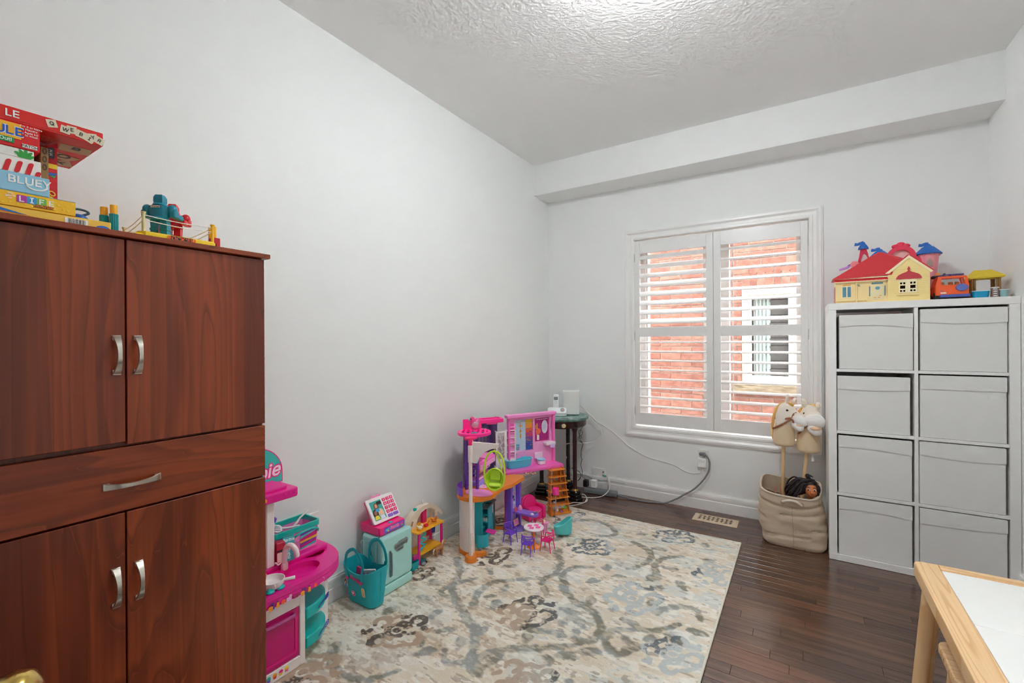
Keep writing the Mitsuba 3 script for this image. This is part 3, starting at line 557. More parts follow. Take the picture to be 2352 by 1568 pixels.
for i, y_ in enumerate((.898, .921, .944, .966)):
    cols = [('#39b8a8', '#7b4fc0'), ('#f0a02a', '#dd3333'), ('#e2258c', '#f0c040'), ('#f5d02a', '#d957a8')][i]
    kt.add('cake_print', decal([ell(0, .004, .008, .006)], (fx + .0003, y_, .034), YP, UP), P(cols[0], .4), False); kt.add('cake_print', decal([Polygon([(-.005, -.009), (.005, -.009), (.007, .001), (-.007, .001)])], (fx + .0003, y_, .034), YP, UP), P(cols[1], .4), False)
for y_ in (.902, .940): kt.add('knob', cat([mv(sc(ball(.013, sub=2), 1.0, 1.25, .55), .292, y_, cz1 + .005), mv(sc(ball(.011), .45, 1.1, .7), .292, y_, cz1 + .011)]), TEAL, 60)
kt.add('hob', cat([cyl(.05, cz1, cz1 + .006, 28, x=.22, y=.90), ]), P('#e98bbb', 0.2))
# post with two little shelves, hood
py0, py1 = .965, 1.0
kt.add('post', bx(.105, .15, py0 + .002, py1, 0.371, .655, .003), WHITE)
kt.add('post', bx(.105, .15, .87, .90, 0.371, .655, .003), WHITE)
kt.add('back_shelf', bx(.04, .145, .90, py0 + .002, .525, .54, .002), WHITE); kt.add('back_shelf', bx(.04, .145, .90, py0 + .002, .455, .468, .002), WHITE)
kt.add('back_panel', bx(.03, .04, .87, py1, .371, .62), P('#d6cfcf', .5), smooth=False)
hz0, hz1 = .632, .668
kt.add('hood', cat([slab(rrect(.02, .178, .848, 1.09, .02), hz0, hz1, .006), slab(rrect(.02, .15, .87, 1.06, .02), hz1 - .005, hz1 + .012, .006)]), PINK, 40)
kt.add('button', cat([mv(sc(ball(.004), .5, 1, 1), .178, 1.03 + i * .018, .652) for i in range(3)]), PINK, 60)
kt.add('hood_print', decal([ell(0, .001, .009, .007), sbox(-.009, -.006, .009, -.002)], (.1785, .945, .65), YP, UP), P('#f59a1c', .4), False)
sy = 0.985
arch = Polygon(np.vstack([[[-.115, 0], [.115, 0]], np.c_[.115 * np.cos(np.linspace(0, np.pi, 28)), .045 + .115 * np.sin(np.linspace(0, np.pi, 28))]]))
k = kt.add('sign', onto(ext(arch, .006), (.030, sy, .665), YP, UP), P('#e3158f', .35), 40)
kt.add('sign_face', onto(ext(arch.buffer(-.004), .0008), (.0361, sy, .665), YP, UP), P('#3dbfb2', .4), False, parent=k)
a, b = script('Barbie', .050, (.0372, sy + .006, .690), (0, 1, .12), UP); kt.add('lettering', b, P('#e0308e', .4), False, parent=k); kt.add('lettering', a, P('#fbe9f2', .4), False, parent=k)
# bent tap
kt.add('tap', cat([tube([(.165, 1.03, .352), (.165, 1.03, .412), (.169, 1.033, .432), (.182, 1.038, .446), (.196, 1.044, .446), (.208, 1.050, .433), (.213, 1.053, .416), (.213, 1.053, .404)], (.0105, .0105, .0105, .0105, .0105, .0105, .0105, .0108), 14, 4), cyl(.0135, .350, .374, 18, x=.165, y=1.03), tube([(.162, 1.02, .382), (.162, 1.005, .376), (.162, .995, .388)], .004, 8)]), P('#f6dfe0', .3), 50)
# pan and a pink bowl on the hob
pn = Thing('toy_pan', 'white toy frying pan on the pink kitchen counter', 'toy pan')
pn.add('pan', mv(lathe([(0, 0), (.034, 0), (.042, .012), (.044, .026), (.041, .026), (.038, .012), (.031, .004), (0, .004)], 32), .262, .925, cz1 + .0075), WHITE, 50)
pn.add('handle', tube([(.292, .952, .378), (.304, .968, .379), (.314, .985, .379)], (.0055, .006, .007), 10), WHITE, 50)
bw = solo('toy_bowl', mv(lathe([(0, 0), (.018, 0), (.034, .014), (.038, .030), (.0355, .030), (.030, .014), (0, .005)], 28), .205, .895, cz1 + .006), P('#f39aa8', .25), 'small pink toy bowl behind the white pan on the kitchen counter', 'toy bowl', smooth=50)
# basket with shopping and utensils on the ledge
bk = Thing('toy_basket', 'teal toy shopping basket on the back ledge of the toy kitchen', 'basket', at=(-.016, .012, .3725))
br0, br1, bh = 1.005, 1.205, .105
def wall4(x0, x1, y0, y1, fl, t_, h):  # flared open box
    r = []
    for s_, z in ((0, 0), (1, h), (1, h), (0, .004)): r.append((s_, z))
    o0 = np.array(rrect(x0 + fl, x1 - fl, y0 + fl, y1 - fl, .012).exterior.coords)[:-1]; o1 = np.array(rrect(x0, x1, y0, y1, .012).exterior.coords)[:-1]
    i1 = np.array(rrect(x0 + t_, x1 - t_, y0 + t_, y1 - t_, .01).exterior.coords)[:-1]; i0 = np.array(rrect(x0 + fl + t_, x1 - fl - t_, y0 + fl + t_, y1 - fl - t_, .01).exterior.coords)[:-1]
    return loft([np.c_[o0, np.zeros(len(o0))], np.c_[o1, np.full(len(o1), h)], np.c_[i1, np.full(len(i1), h)], np.c_[i0, np.full(len(i0), .004)]])
bk.add('basket', wall4(.02, .138, br0, br1, .006, .003, bh), P('#e58fc4', .35))
bk.add('rim', onto(ext(rrect(-.003, .121, -.003, .203, .014).difference(rrect(.004, .114, .004, .196, .01)), .022), (.02, br0, bh - .018), XP, YP), P('#16b5a8', .3))
yy0 = 1.12
for c_, pl in (('#6a35a8', [(-.03, .066), (.048, .072), (.048, .064), (-.03, .052)]), ('#55cfc6', [(-.03, .053), (.05, .064), (.05, .060), (-.03, .042)]), ('#d61a86', [(-.03, .040), (.05, .060), (.046, .040), (-.03, .030)]), ('#f2c230', [(-.03, .031), (.046, .038), (.046, .028), (-.03, .022)]), ('#6a35a8', [(-.03, .020), (.046, .026), (.046, .022), (-.03, .010)]), ('#c8157d', [(-.03, .012), (.045, .021), (.045, .012), (-.03, .002)]), ('#2fb5ab', [(-.03, .001), (.045, .011), (.045, .003), (-.03, -.004)])):
    bk.add('stripe_print', onto(ext(pl, .0006), (.1345, 1.145, .010), YP, (.055, 0, 1)), P(c_, .4), False)
hl_ = spline([(.142, 1.075, .062), (.158, 1.085, .082), (.166, 1.12, .092), (.160, 1.165, .088), (.148, 1.19, .074), (.140, 1.195, .062)], 6)
bk.add('handle', tube(hl_, .0045, 10), P('#16b5a8', .3), 50)
cart = Thing('toy_carton', 'teal toy milk carton in front of the basket on the toy kitchen', 'toy carton', at=(.151, 1.055, .3725), rz=-14)
cw_, cd_ = .042, .018
cart.add('carton', loft([np.array([[-cd_, -cw_ / 2, 0], [cd_, -cw_ / 2, 0], [cd_, cw_ / 2, 0], [-cd_, cw_ / 2, 0]]) * [.5, 1, 1], np.array([[-cd_, -cw_ / 2, .075], [cd_, -cw_ / 2, .075], [cd_, cw_ / 2, .075], [-cd_, cw_ / 2, .075]]) * [.5, 1, 1], np.array([[-.001, -cw_ / 2, .096], [.001, -cw_ / 2, .096], [.001, cw_ / 2, .096], [-.001, cw_ / 2, .096]]), np.array([[-.001, -cw_ / 2, .102], [.001, -cw_ / 2, .102], [.001, cw_ / 2, .102], [-.001, cw_ / 2, .102]])]), P('#2f9aa0', .4), False)
a, b = script('Barbie', .011, (.0075, 0, .080), YP, (-.4, 0, 1)); cart.add('lettering', a, P('#e9f7f5', .4), False)
a, b = script('Barbie', .015, (.0093, .004, .040), UP, (0, -1, 0)); cart.add('lettering', a, P('#e9f7f5', .4), False)
crn = Thing('toy_food_box', 'red toy food box beside the teal carton on the toy kitchen', 'toy box', at=(.151, 1.018, .3725), rz=-12)
crn.add('box', bx(-.014, .014, -.014, .018, 0, .088, .001), P('#b5123c', .4)); crn.add('label', decal([rrect(-.013, .017, .012, .05, .004)], (.0142, 0, 0), YP, UP), P('#e8c9c0', .5), False); a, b = script('Box', .010, (.0142, .002, .068), YP, UP)
crn.add('band', decal([sbox(-.013, .052, .017, .060)], (.0142, 0, 0), YP, UP), P('#22121a', .5), False)
pk = Thing('toy_food_pack', 'dark green toy food pack lying in the teal basket', 'toy pack', at=(.06, 1.085, .41), rz=20)
pk.add(None, rx(rbox(-.03, .03, -.03, .03, 0, .036, .008, .006), 12), P('#0d6b52', .45))
CLR = 'clear_plastic'; scene[CLR] = {'type': 'twosided', 'b': {'type': 'principled', 'base_color': rgb((0.72, 0.74, 0.73)), 'roughness': 0.22, 'specular': 0.6}}
ut = Thing('toy_spatula', 'pale clear plastic toy spatula lying across the teal basket', 'toy utensil')
pd = ext(ell(0, 0, .022, .017, 6).difference(unary_union([sbox(-.014, -.010 + i * .007, .012, -.0065 + i * .007) for i in range(3)])), .003)
ut.add('blade', onto(pd, (.084, 1.047, .488), (.05, 1, -.35), (-.6, 0, .8)), CLR); ut.add('handle', tube([(.084, 1.067, .483), (.089, 1.097, .477), (.092, 1.142, .472)], (.005, .004, .004), 8), CLR)
uu = solo('toy_scoop', cat([mv(sc(ball(.019), .9, 1.0, .8), .059, 1.034, .496)]), P('#d9dfdd', .2), 'rounded pale toy scoop at the left end of the teal basket', 'toy utensil', smooth=60)
solo('toy_peeler', tube([(.044, 1.057, .503), (.044, 1.062, .516), (.042, 1.055, .523)], (.006, .007, .005), 10), P('#7d55c4', .3), 'small purple toy handle sticking out of the teal basket', 'toy utensil', smooth=60)
solo('toy_spoon', tube([(.064, 1.127, .458), (.064, 1.162, .493), (.064, 1.202, .516)], (.009, .0055, .0075), 10, flat=.5), P('#e6e3dc', .4), 'white toy spoon sticking up out of the teal basket', 'toy utensil', smooth=60)

# wall socket plate half hidden behind the kitchen
solo('outlet_plate', bx(.0, .006, 1.225, 1.295, .355, .47, .003), 'trim_white', 'white socket plate on the left wall behind the toy kitchen basket', 'outlet')

# --- mint toy fridge
MINT = P('#a9dcd6', .3)
fr = Thing('toy_fridge', 'mint green toy fridge with a grey handle and badge', 'toy fridge')
fa, fb, fz0, fz1 = 1.503, 1.709, 0.0118, .300
sh_ = rrect(fa, fb, fz0, fz1, .022, 6)
fr.add('body', onto(slab(rrect(-.103, .103, -.144, .144, .02, 5), -.105, .0, .004), (.158, (fa + fb) / 2, (fz0 + fz1) / 2), YP, UP), P('#9fd6d2', .32), 40)
fr.add('door', onto(slab(rrect(-.103, .103, -.094, .144, .022, 6), .001, .040, .014, 4), (.158, (fa + fb) / 2, (fz0 + fz1) / 2), YP, UP), MINT, 40)
fr.add('lower_panel', onto(slab(rrect(-.103, .103, -.144, -.096, .012, 4), .001, .039, .010, 4), (.158, (fa + fb) / 2, (fz0 + fz1) / 2), YP, UP), MINT, 40)
bdg = unary_union([rrect(-.045, -.005, -.012, .018, .012), rrect(-.02, .047, -.004, .024, .010), rrect(-.034, .016, -.024, -.004, .008)])
bk_ = fr.add('badge', onto(ext(bdg, .004), (.198, 1.625, .230), (0, 1, .06), UP), P('#7d8684', .4), 40)
fr.add('badge_lettering', cat([onto(text('Cookery', .015, .0012), (.2022, 1.626, .227), (0, 1, .10), UP), onto(text('Deluxe', .008, .0012), (.2022, 1.617, .210), (0, 1, .06), UP)]), P('#4f5a5a', .4), False, parent=bk_)
fr.add('handle', cat([tube([(.198, 1.553, .222), (.207, 1.553, .214), (.208, 1.553, .150), (.207, 1.553, .108), (.198, 1.553, .101)], .0085, 8, flat=.55, up=(0, 1, 0))]), P('#7f8b8d', .3, .5, .6), 40)
sd = [bx(.035, .15, fa - .0006, fa + .0004, .20, .275), ]
fr.add('side_window', onto(ext(rrect(-.05, .05, -.10, .10, .008).difference(rrect(-.046, .046, -.096, .096, .006)), .0015), (.095, fa - .0004, .165), XP, UP), P('#8cc9c7', .3), False)
for i in range(9): fr.add('side_vent', bx(.030, .040, fa - .0012, fa, .235 - i * .009, .2375 - i * .009), P('#7fb9b7', .4), False)
for (x_, z_, c_) in ((.112, .215, '#7a3f6a'), (.150, .165, '#b06a8a')): fr.add('sticker', onto(ext(rrect(-.008, .008, -.012, .012, .004), .0006), (x_, fa - .0005, z_), XP, UP), P(c_, .5), False)

# --- cash register on the fridge
rg = Thing('toy_cash_register', 'pink toy cash register with a tilted keypad screen on the mint fridge', 'toy cash register')
rz0 = .3015
rg.add('drawer_base', rbox(.022, .172, 1.513, 1.682, rz0, rz0 + .040, .012, .005), P('#f01e7c', .3))
k = rg.add('label_strip', bx(.1715, .1725, 1.54, 1.676, rz0 + .005, rz0 + .034), PURP, False)
a, b = script('Barbie', .014, (.1726, 1.608, rz0 + .015), YP, UP); rg.add('lettering', b, P('#f7c7e6', .4), False, parent=k); rg.add('lettering', a, P('#ef2f9a', .4), False, parent=k)
for y_, c1, c2 in ((1.562, '#57c7d8', '#f2d24a'), (1.655, '#e4429c', '#6fcf6a')): rg.add('star_print', decal([ell(-.004, .002, .010, .006), ell(.007, .006, .005, .005)], (.1726, y_, rz0 + .018), YP, UP), P(c1, .4), False, parent=k); rg.add('star_print', decal([ell(.004, -.004, .006, .004)], (.1730, y_, rz0 + .018), YP, UP), P(c2, .4), False, parent=k)
rg.add('button', mv(sc(ball(.011), 1, 1, .5), .15, 1.60, rz0 + .040), P('#34a9c4', .3), 60)
# tilted panel: local frame along +y, up the slope, outward
o = np.array([.128, 1.517, rz0 + .047]); ey = np.array([-.07, 0, .106]); ey /= np.linalg.norm(ey); L_, H_ = .172, .128
def pan(m, z=0): return onto(mv(m, 0, 0, z), o, YP, ey)
rg.add('screen_back', pan(slab(rrect(0, L_, 0, H_, .008), -.016, -.006, .002)), P('#e0357f', .35))
rg.add('screen_bezel', pan(slab(rrect(-.001, L_ + .001, -.001, H_ + .001, .008), -.006, .003, .002)), P('#f3ecec', .35))
rg.add('stand', cat([pan(ext(Polygon([(.01, 0), (L_ - .01, 0), (L_ - .02, .05), (.02, .05)]), .022), -.038)]), P('#4b8fa5', .4))
sp = rg.add('screen', pan(ext(rrect(.014, .086, .014, .112, .003), .0006), .003), P('#35a59b', .35), False, label='picture of three dolls on the screen')
def head(x_, y_, w_, hair, face, top): 
    rg.add('portrait', pan(ext(ell(x_, y_ - .004, w_ * 1.25, w_ * 1.75), .0004), .0036), P(hair, .5), False, parent=sp); rg.add('portrait', pan(ext(ell(x_, y_, w_ * .72, w_ * .95), .0004), .0041), P(face, .5), False, parent=sp)
    rg.add('portrait', pan(ext(Polygon([(x_ - w_ * 1.3, y_ - w_ * 2.6), (x_ + w_ * 1.3, y_ - w_ * 2.6), (x_ + w_ * .7, y_ - w_ * 1.1), (x_ - w_ * .7, y_ - w_ * 1.1)]).intersection(sbox(.015, .015, .085, .11)), .0004), .0045), P(top, .5), False, parent=sp)
head(.046, .085, .011, '#7a3a20', '#e2a884', '#3f9fd0'); head(.030, .052, .013, '#2d1a14', '#9a6042', '#e8d838'); head(.064, .048, .014, '#cfc2a4', '#eec3a5', '#dfe3ee')
rg.add('price_tag', pan(ext(rrect(.055, .084, .088, .105, .003), .0005), .0046), BLK, False, parent=sp)
for r_ in range(4):
    for c_ in range(3):
        kk = rg.add('key', pan(slab(rrect(.094 + c_ * .0245, .114 + c_ * .0245, .095 - r_ * .0215, .112 - r_ * .0215, .003), .003, .0055, .001)), P('#e0256f', .3))
        s_ = '123456789'[r_ * 3 + c_] if r_ < 3 else '0-+'[c_]
        rg.add('key_number', pan(mv(text(s_, .009, .0006), .104 + c_ * .0245, .099 - r_ * .0215), .0055), P('#fbe6ef', .4), False, parent=kk)
for c_ in range(2): rg.add('key', pan(slab(rrect(.094 + c_ * .036, .126 + c_ * .036, .009, .025, .003), .003, .0055, .001)), P('#8a56c8', .3))
a, b = script('Barbie', .014, pan(ball(.001, .070, .126, .001)).centroid, YP, ey); rg.add('logo', b, P('#f7d3e6', .4), False); rg.add('logo', a, P('#f05aa8', .4), False)

# --- teal tote bag with two loop handles
TOT = P('#14a3ad', .5, .4)
tg = Thing('tote_bag', 'teal rubber tote bag with two loop handles and stickers in front of the mint fridge', 'bag')
def bring(z, x0, x1, y0, y1, r, dip=0.0, inset=0.0):
    q = np.array(rrect(x0 + inset, x1 - inset, y0 + inset, y1 - inset, r, 8).segmentize(.012).exterior.coords)[:-1]
    n_ = 96; ln = LineString(np.vstack([q, q[:1]])); q = np.array([ln.interpolate(i / n_, normalized=True).coords[0] for i in range(n_)])
    u_ = np.clip((q[:, 0] - x0) / (x1 - x0), 0, 1)
    return np.c_[q, z - dip * np.sin(np.pi * u_) ** 1.0]
BG = dict(r=.035)
outer = [bring(.0118, .065, .232, 1.412, 1.486, .03), bring(.018, .057, .240, 1.406, 1.492, .035), bring(.06, .053, .246, 1.398, 1.496, .038), bring(.12, .050, .253, 1.389, 1.498, .038), bring(.205, .045, .265, 1.377, 1.500, .034, .030)]
inner = [bring(.207, .045, .265, 1.377, 1.500, .033, .030, .004), bring(.12, .050, .253, 1.389, 1.498, .035, 0, .006), bring(.03, .056, .241, 1.402, 1.493, .03, 0, .008), bring(.02, .065, .232, 1.412, 1.486, .025, 0, .012)]
tg.add('body', loft(outer + inner), TOT, 45)
def strap(y_, dx, zf, zt):
    p_ = spline([(.100 + dx, y_, zf), (.098 + dx, y_, zf + .035), (.088 + dx, y_, .20), (.098 + dx, y_, zt - .03), (.150 + dx, y_, zt), (.196 + dx, y_, zt - .035), (.210 + dx, y_, .215), (.203 + dx, y_, zf + .035), (.200 + dx, y_, zf)], 6)
    return tube(p_, .0085, 10, flat=.36, up=(0, 1, 0))
tg.add('handle', strap(1.3795, -.003, .140, .287), TOT, 45); tg.add('handle', strap(1.4925, .030, .165, .300), TOT, 45)
for x_ in (.097, .197): tg.add('rivet', mv(rx(lathe([(0, 0), (.0095, 0), (.008, .0035), (0, .004)], 18), 90), x_, 1.3785, .143), P('#cf1d73', .35), 40)
def ft(x_, z_): return (x_, 1.3755 + (.205 - z_) * .148 - .0012, z_)
a, b = script('Barbie', .020, ft(.150, .137), (1, 0, -.18), (0, -.148, 1)); tg.add('logo', b, P('#7d1b62', .5), False); tg.add('logo', a, P('#e0277f', .4), False)
def stk(x_, z_, parts):
    for i, (pl, c_) in enumerate(parts): tg.add('sticker', onto(mv(cat([ext(p, .0008) for p in pl]), 0, 0, i * .0005), ft(x_, z_), XP, (0, -.148, 1)), P(c_, .45), False)
stk(.075, .108, [([rrect(-.013, .013, -.020, .022, .01)], '#e9e4df'), ([ell(0, .006, .010, .014)], '#221a20'), ([ell(0, .003, .006, .008)], '#e6b08c'), ([Polygon([(-.009, -.018), (.009, -.018), (.006, -.005), (-.006, -.005)])], '#4f9ccf')])
stk(.122, .068, [([ell(0, 0, .014, .015)], '#f2e8ea'), ([ell(0, 0, .012, .013)], '#d8245f'), ([ell(-.001, .001, .006, .008)], '#f2e8ea')])
stk(.196, .092, [([rrect(-.011, .013, -.022, .024, .009)], '#e9e0c8'), ([ell(0, .012, .007, .010)], '#f0cf60'), ([rrect(-.008, .009, -.018, 0, .004)], '#d9c7a0')])
tg.add('seam', tube([(.264, 1.44, .19), (.2535, 1.445, .12), (.2465, 1.448, .06), (.2405, 1.45, .02)], .0012, 6), TOT)
solo('toy_tablet', rx(rz(bx(-.03, .03, -.004, .004, 0, .10, .002), 25), 12).apply_translation((.190, 1.455, .085)), P('#e9e6e6', .4), 'white flat toy standing in the teal tote bag', 'toy')
solo('toy_book', rx(rz(bx(-.05, .05, -.004, .004, 0, .085, .002), -8), -10).apply_translation((.135, 1.425, .085)), P('#dc2a6e', .4), 'pink and white flat toy lying in the teal tote bag', 'toy')

# --- wooden-look doll stable with animals
fm = Thing('toy_stable', 'pink and yellow toy animal stable with an arched cream roof frame by the wall', 'toy stable')
CRM, DECK = P('#e6d6c2', .45), P('#f2ac28', .4)
fz = .195
fm.add('deck', slab(rrect(.012, .122, 1.822, 2.046, .012), fz - .010, fz, .003), DECK)
fm.add('shelf', slab(rrect(.02, .115, 1.845, 2.035, .008), .058, .067, .002), P('#f0b21c', .4))
for x_, y_ in ((.112, 1.842), (.112, 2.030), (.026, 1.842), (.026, 2.030)): fm.add('leg', bx(x_ - .0065, x_ + .0065, y_ - .0065, y_ + .0065, 0.0118, fz - .010, .002), P('#e01a8e', .35))
fm.add('base_rail', bx(.105, .115, 1.80, 1.845, .05, .075, .001), P('#c31a80', .4))
# arched gable frames (front and back) joined by a ridge
out_ = Polygon([(-.158, -.008), (-.150, .03), (-.125, .066), (-.085, .094), (-.03, .106), (.03, .104), (.075, .088), (.112, .056), (.145, .018), (.140, .004), (.118, .020), (.100, .036), (.082, .0), (.076, .0), (.076, .052), (.04, .078), (.0, .084), (-.04, .074), (-.068, .05), (-.082, .02), (-.086, 0)])
win_ = affinity.rotate(sbox(-.122, .018, -.108, .044), -24)
for x_ in (.050, .020): fm.add('arch', onto(ext(out_.difference(win_) if x_ > .03 else out_, .006), (x_, 1.962, fz), YP, UP), CRM)
fm.add('roof_panel', onto(ext(Polygon([(-.158, -.008), (-.150, .03), (-.125, .066), (-.085, .094), (-.03, .106), (.03, .104), (.03, .099), (-.03, .100), (-.082, .089), (-.120, .062), (-.145, .028), (-.153, -.008)]), .028), (.022, 1.962, fz), YP, UP), CRM)
fm.add('partition', bx(.024, .045, 1.945, 1.975, fz, fz + .075, .001), P('#d31d6d', .4))
fm.add('chimney', mv(ry(lathe([(.0, 0), (.010, 0), (.012, .016), (.009, .016), (.008, .002), (0, .002)], 18), 0), .040, 1.885, fz + .088), TEAL, 50)
fm.add('finial', mv(sc(ball(.011), .35, .8, 1.4), .034, 1.958, fz + .120), CLR, 60)
fm.add('slide', tube([(.10, 1.885, .185), (.10, 1.905, .16), (.10, 1.87, .15), (.10, 1.91, .13), (.10, 1.865, .12), (.10, 1.905, .10), (.10, 1.87, .085), (.10, 1.855, .072)], .010, 8, flat=.28, up=(1, 0, 0)), P('#28b0c0', .35))
fm.add('bucket', mv(lathe([(0, 0), (.010, 0), (.013, .028), (.011, .028), (.009, .003), (0, .003)], 18), .06, 2.015, .122), P('#2436a0', .35), 50)
fm.add('barn_door', bx(.06, .066, 1.955, 1.985, .12, .16, .001), P('#b51c30', .4))
def hen(at, rz_, c1, lab):
    h = Thing('toy_hen', lab, 'toy hen', at=at, rz=rz_, group='toy hens on the stable deck')
    h.add('body', cat([mv(sc(ball(.014), 1.1, .75, .8), 0, 0, .013), mv(sc(ball(.009), .8, .7, 1.1), .012, 0, .026), mv(ry(sc(ball(.008), .6, .5, 1.3), -35), -.014, 0, .022)]), P(c1, .45), 60)
    h.add('comb', cat([ball(.0025, .012, 0, .0365, 1), ball(.0025, .015, 0, .035, 1)]), P('#c8302a', .4)); h.add('beak', mv(ry(cyl(.003, 0, .007, 8, r2=.0003), 90), .019, 0, .027), ORG)
    h.add('nest', mv(lathe([(.0, .0), (.017, 0), (.018, .005), (.012, .006), (0, .004)], 18), 0, 0, 0), P('#d89a2c', .6))
hen((.095, 1.868, fz), 60, '#efe0bf', 'cream toy hen on the near end of the stable deck'); hen((.095, 1.985, fz), 60, '#c96a22', 'brown toy hen on the far end of the stable deck')
solo('toy_barrow', cat([bx(.085, .105, 1.905, 1.93, fz + .004, fz + .016, .003), tube([(.09, 1.93, fz + .012), (.085, 1.955, fz + .022)], .002, 6)]), P('#cf1f2f', .4), 'tiny red barrow between the two toy hens', 'toy')
# little brown horse: one continuous figure
def limb(chain):
    ms = []
    for (a, ra), (b, rb_) in zip(chain[:-1], chain[1:]):
        s1_ = trimesh.creation.icosphere(subdivisions=1, radius=ra); s2_ = trimesh.creation.icosphere(subdivisions=1, radius=rb_)
        ms.append(Manifold.hull_points(np.vstack([s1_.vertices + a, s2_.vertices + b])))
    r = ms[0]
    for m in ms[1:]: r = r + m
    return r
def merge(chains, refine, it=8):
    r = None
    for c in chains:
        m = limb([(np.array(p, float), q) for p, q in c]); r = m if r is None else r + m
    r = r.refine_to_length(refine).to_mesh(); m = trimesh.Trimesh(r.vert_properties[:, :3], r.tri_verts); trimesh.smoothing.filter_taubin(m, iterations=it); return m
hz = Thing('toy_horse', 'small brown toy horse standing on the rug by the stable leg', 'toy horse', at=(.135, 1.985, .0118), rz=80)
hz.add('body', merge([[((-.022, 0, .047), .0125), ((.016, 0, .047), 0.0118), ((.030, 0, .066), .007), ((.034, 0, .076), .007), ((.049, 0, .068), .0045)], [((-.024, .007, .042), .007), ((-.026, .008, .024), .004), ((-.028, .008, .018), .0035), ((-.027, .008, .003), .003)], [((-.024, -.007, .042), .007), ((-.022, -.008, .024), .004), ((-.024, -.008, .018), .0035), ((-.023, -.008, .003), .003)], [((.018, .006, .040), .006), ((.020, .007, .022), .0035), ((.019, .007, .003), .003)], [((.018, -.006, .040), .006), ((.015, -.007, .022), .0035), ((.016, -.007, .003), .003)], [((.031, .004, .083), .002), ((.030, .004, .088), .0012)], [((.031, -.004, .083), .002), ((.030, -.004, .088), .0012)]], .0035), P('#b07a45', .45), True)
hz.add('mane', tube([(.036, 0, .085), (.026, 0, .080), (.019, 0, .064)], (.003, .004, .003), 8), P('#e9dcc4', .6)); hz.add('tail', tube([(-.034, 0, .052), (-.043, 0, .04), (-.042, 0, .02)], (.002, .0045, .002), 8), P('#e9dcc4', .6))
tc = Thing('toy_crate', 'small teal toy crate on the rug beside the mint fridge', 'toy crate')
tc.add(None, mv(wall4(0, .05, 0, .06, .002, .002, .04), .085, 1.765, 0.0118), P('#15a0a8', .4))
tr = Thing('toy_cart', 'dark teal and grey little toy cart on the rug under the stable', 'toy cart')
tr.add('body', bx(.10, .13, 1.845, 1.885, .016, .034, .004), P('#1c5f66', .4)); tr.add('cover', mv(sc(ball(.012), 1, 1.3, .7), .135, 1.855, .020), GREY, 60)
for y_ in (1.852, 1.88): tr.add('wheel', mv(ry(cyl(.006, -.002, .002, 14), 90), .132, y_, .0175), BLK)
# =====================================================================  doll house with its two wings
RG = .0118
dh = Thing('doll_house', 'tall pink, purple and orange doll house with round balcony and bathroom deck', 'doll house')
VIO, DVIO, BAT, HPK, LPK, OR2, AQ = P('#7038c4', .32), P('#52406c', .35), P('#8d7bd8', .35), P('#ff2f95', .3), P('#f09bd0', .33), P('#e07d1c', .35), P('#27b4c2', .33)
PKD, LP2 = P('#f261b8', .3), P('#f4b2d8', .35)
Cx, Cy, ZM = .268, 2.172, .355
# foot ring and pole
ring_ = Point(Cx, Cy).buffer(.108, quad_segs=12).difference(Point(Cx, Cy).buffer(.080)).intersection(Polygon([(Cx, Cy + .02), (.0, 2.15), (.10, 1.9), (.42, 1.9), (.37, 2.13)])).union(Point(.330, 2.035).buffer(.034, quad_segs=10)).union(LineString([(.330, 2.035), (.302, 2.095)]).buffer(.02))
dh.add('base', ext(ring_, .022, RG), OR2, 40)
dh.add('foot', mv(lathe([(0, 0), (.034, 0), (.034, .026), (.031, .030), (0, .030)], 28), .330, 2.035, RG), OR2, 40)
pl_ = [(.330, 2.035)]
dh.add('pole', cat([cyl(.0105, RG + .03, .63, 18, x=.330, y=2.035), cyl(.0125, RG + .03, .20, 18, x=.330, y=2.035), cyl(.0145, .575, .668, 18, x=.330, y=2.035), cyl(.012, .668, .69, 18, x=.330, y=2.035)]), P('#f0e2dc', .35), 40)
dh.add('pole_ladder', cat([bx(.3405, .3435, 2.020 , 2.024, .045, .17), bx(.3405, .3435, 2.034, 2.038, .045, .17)] + [bx(.3405, .3445, 2.020, 2.038, .05 + i * .02, .0535 + i * .02) for i in range(7)]), P('#e6d8d4', .4), False)
# curved white wall of the ground floor with a tall window
def arcwall(cx, cy, r, t_, a0, a1, z0, z1, n=14):
    a = np.radians(np.linspace(a0, a1, n)); p_ = np.vstack([np.c_[cx + r * np.cos(a), cy + r * np.sin(a)], np.c_[cx + (r - t_) * np.cos(a[::-1]), cy + (r - t_) * np.sin(a[::-1])]])
    return ext(Polygon(p_), z1 - z0, z0)
WW = P('#eee6e3', .4)
dh.add('curved_wall', cat([arcwall(Cx, Cy, .104, .004, 205, 300, RG + .02, .15), arcwall(Cx, Cy, .104, .004, 205, 300, .325, ZM - .025), arcwall(Cx, Cy, .104, .004, 205, 222, .15, .325, 5), arcwall(Cx, Cy, .104, .004, 255, 300, .15, .325, 8)]), WW, 40)
dh.add('wall_window', arcwall(Cx, Cy, .102, .002, 236, 254, .15, .325, 5), P('#dfe6ee', .15), 40)
# round middle floor reaching back to the purple column
mid = Point(Cx, Cy).buffer(.118, quad_segs=16).union(Polygon([(.17, 2.20), (.372, 2.22), (.345, 2.40), (.335, 2.60), (.27, 2.60), (.16, 2.45)])).union(Polygon([(.335, 2.30), (.36, 2.40), (.345, 2.58), (.30, 2.58)]).buffer(.01)).buffer(.012).buffer(-.012)
dh.add('middle_floor', ext(mid, .022, ZM - .022), OR2, 40)
dh.add('balcony_wall', arcwall(Cx, Cy, .117, .004, 178, 262, ZM, ZM + .045), P('#7a3fd0', .28), 40)
dh.add('balcony_rug', mv(ext(ell(0, 0, .088, .062, 12), .002), .290, 2.165, ZM), P('#e58cc8', .8), False)
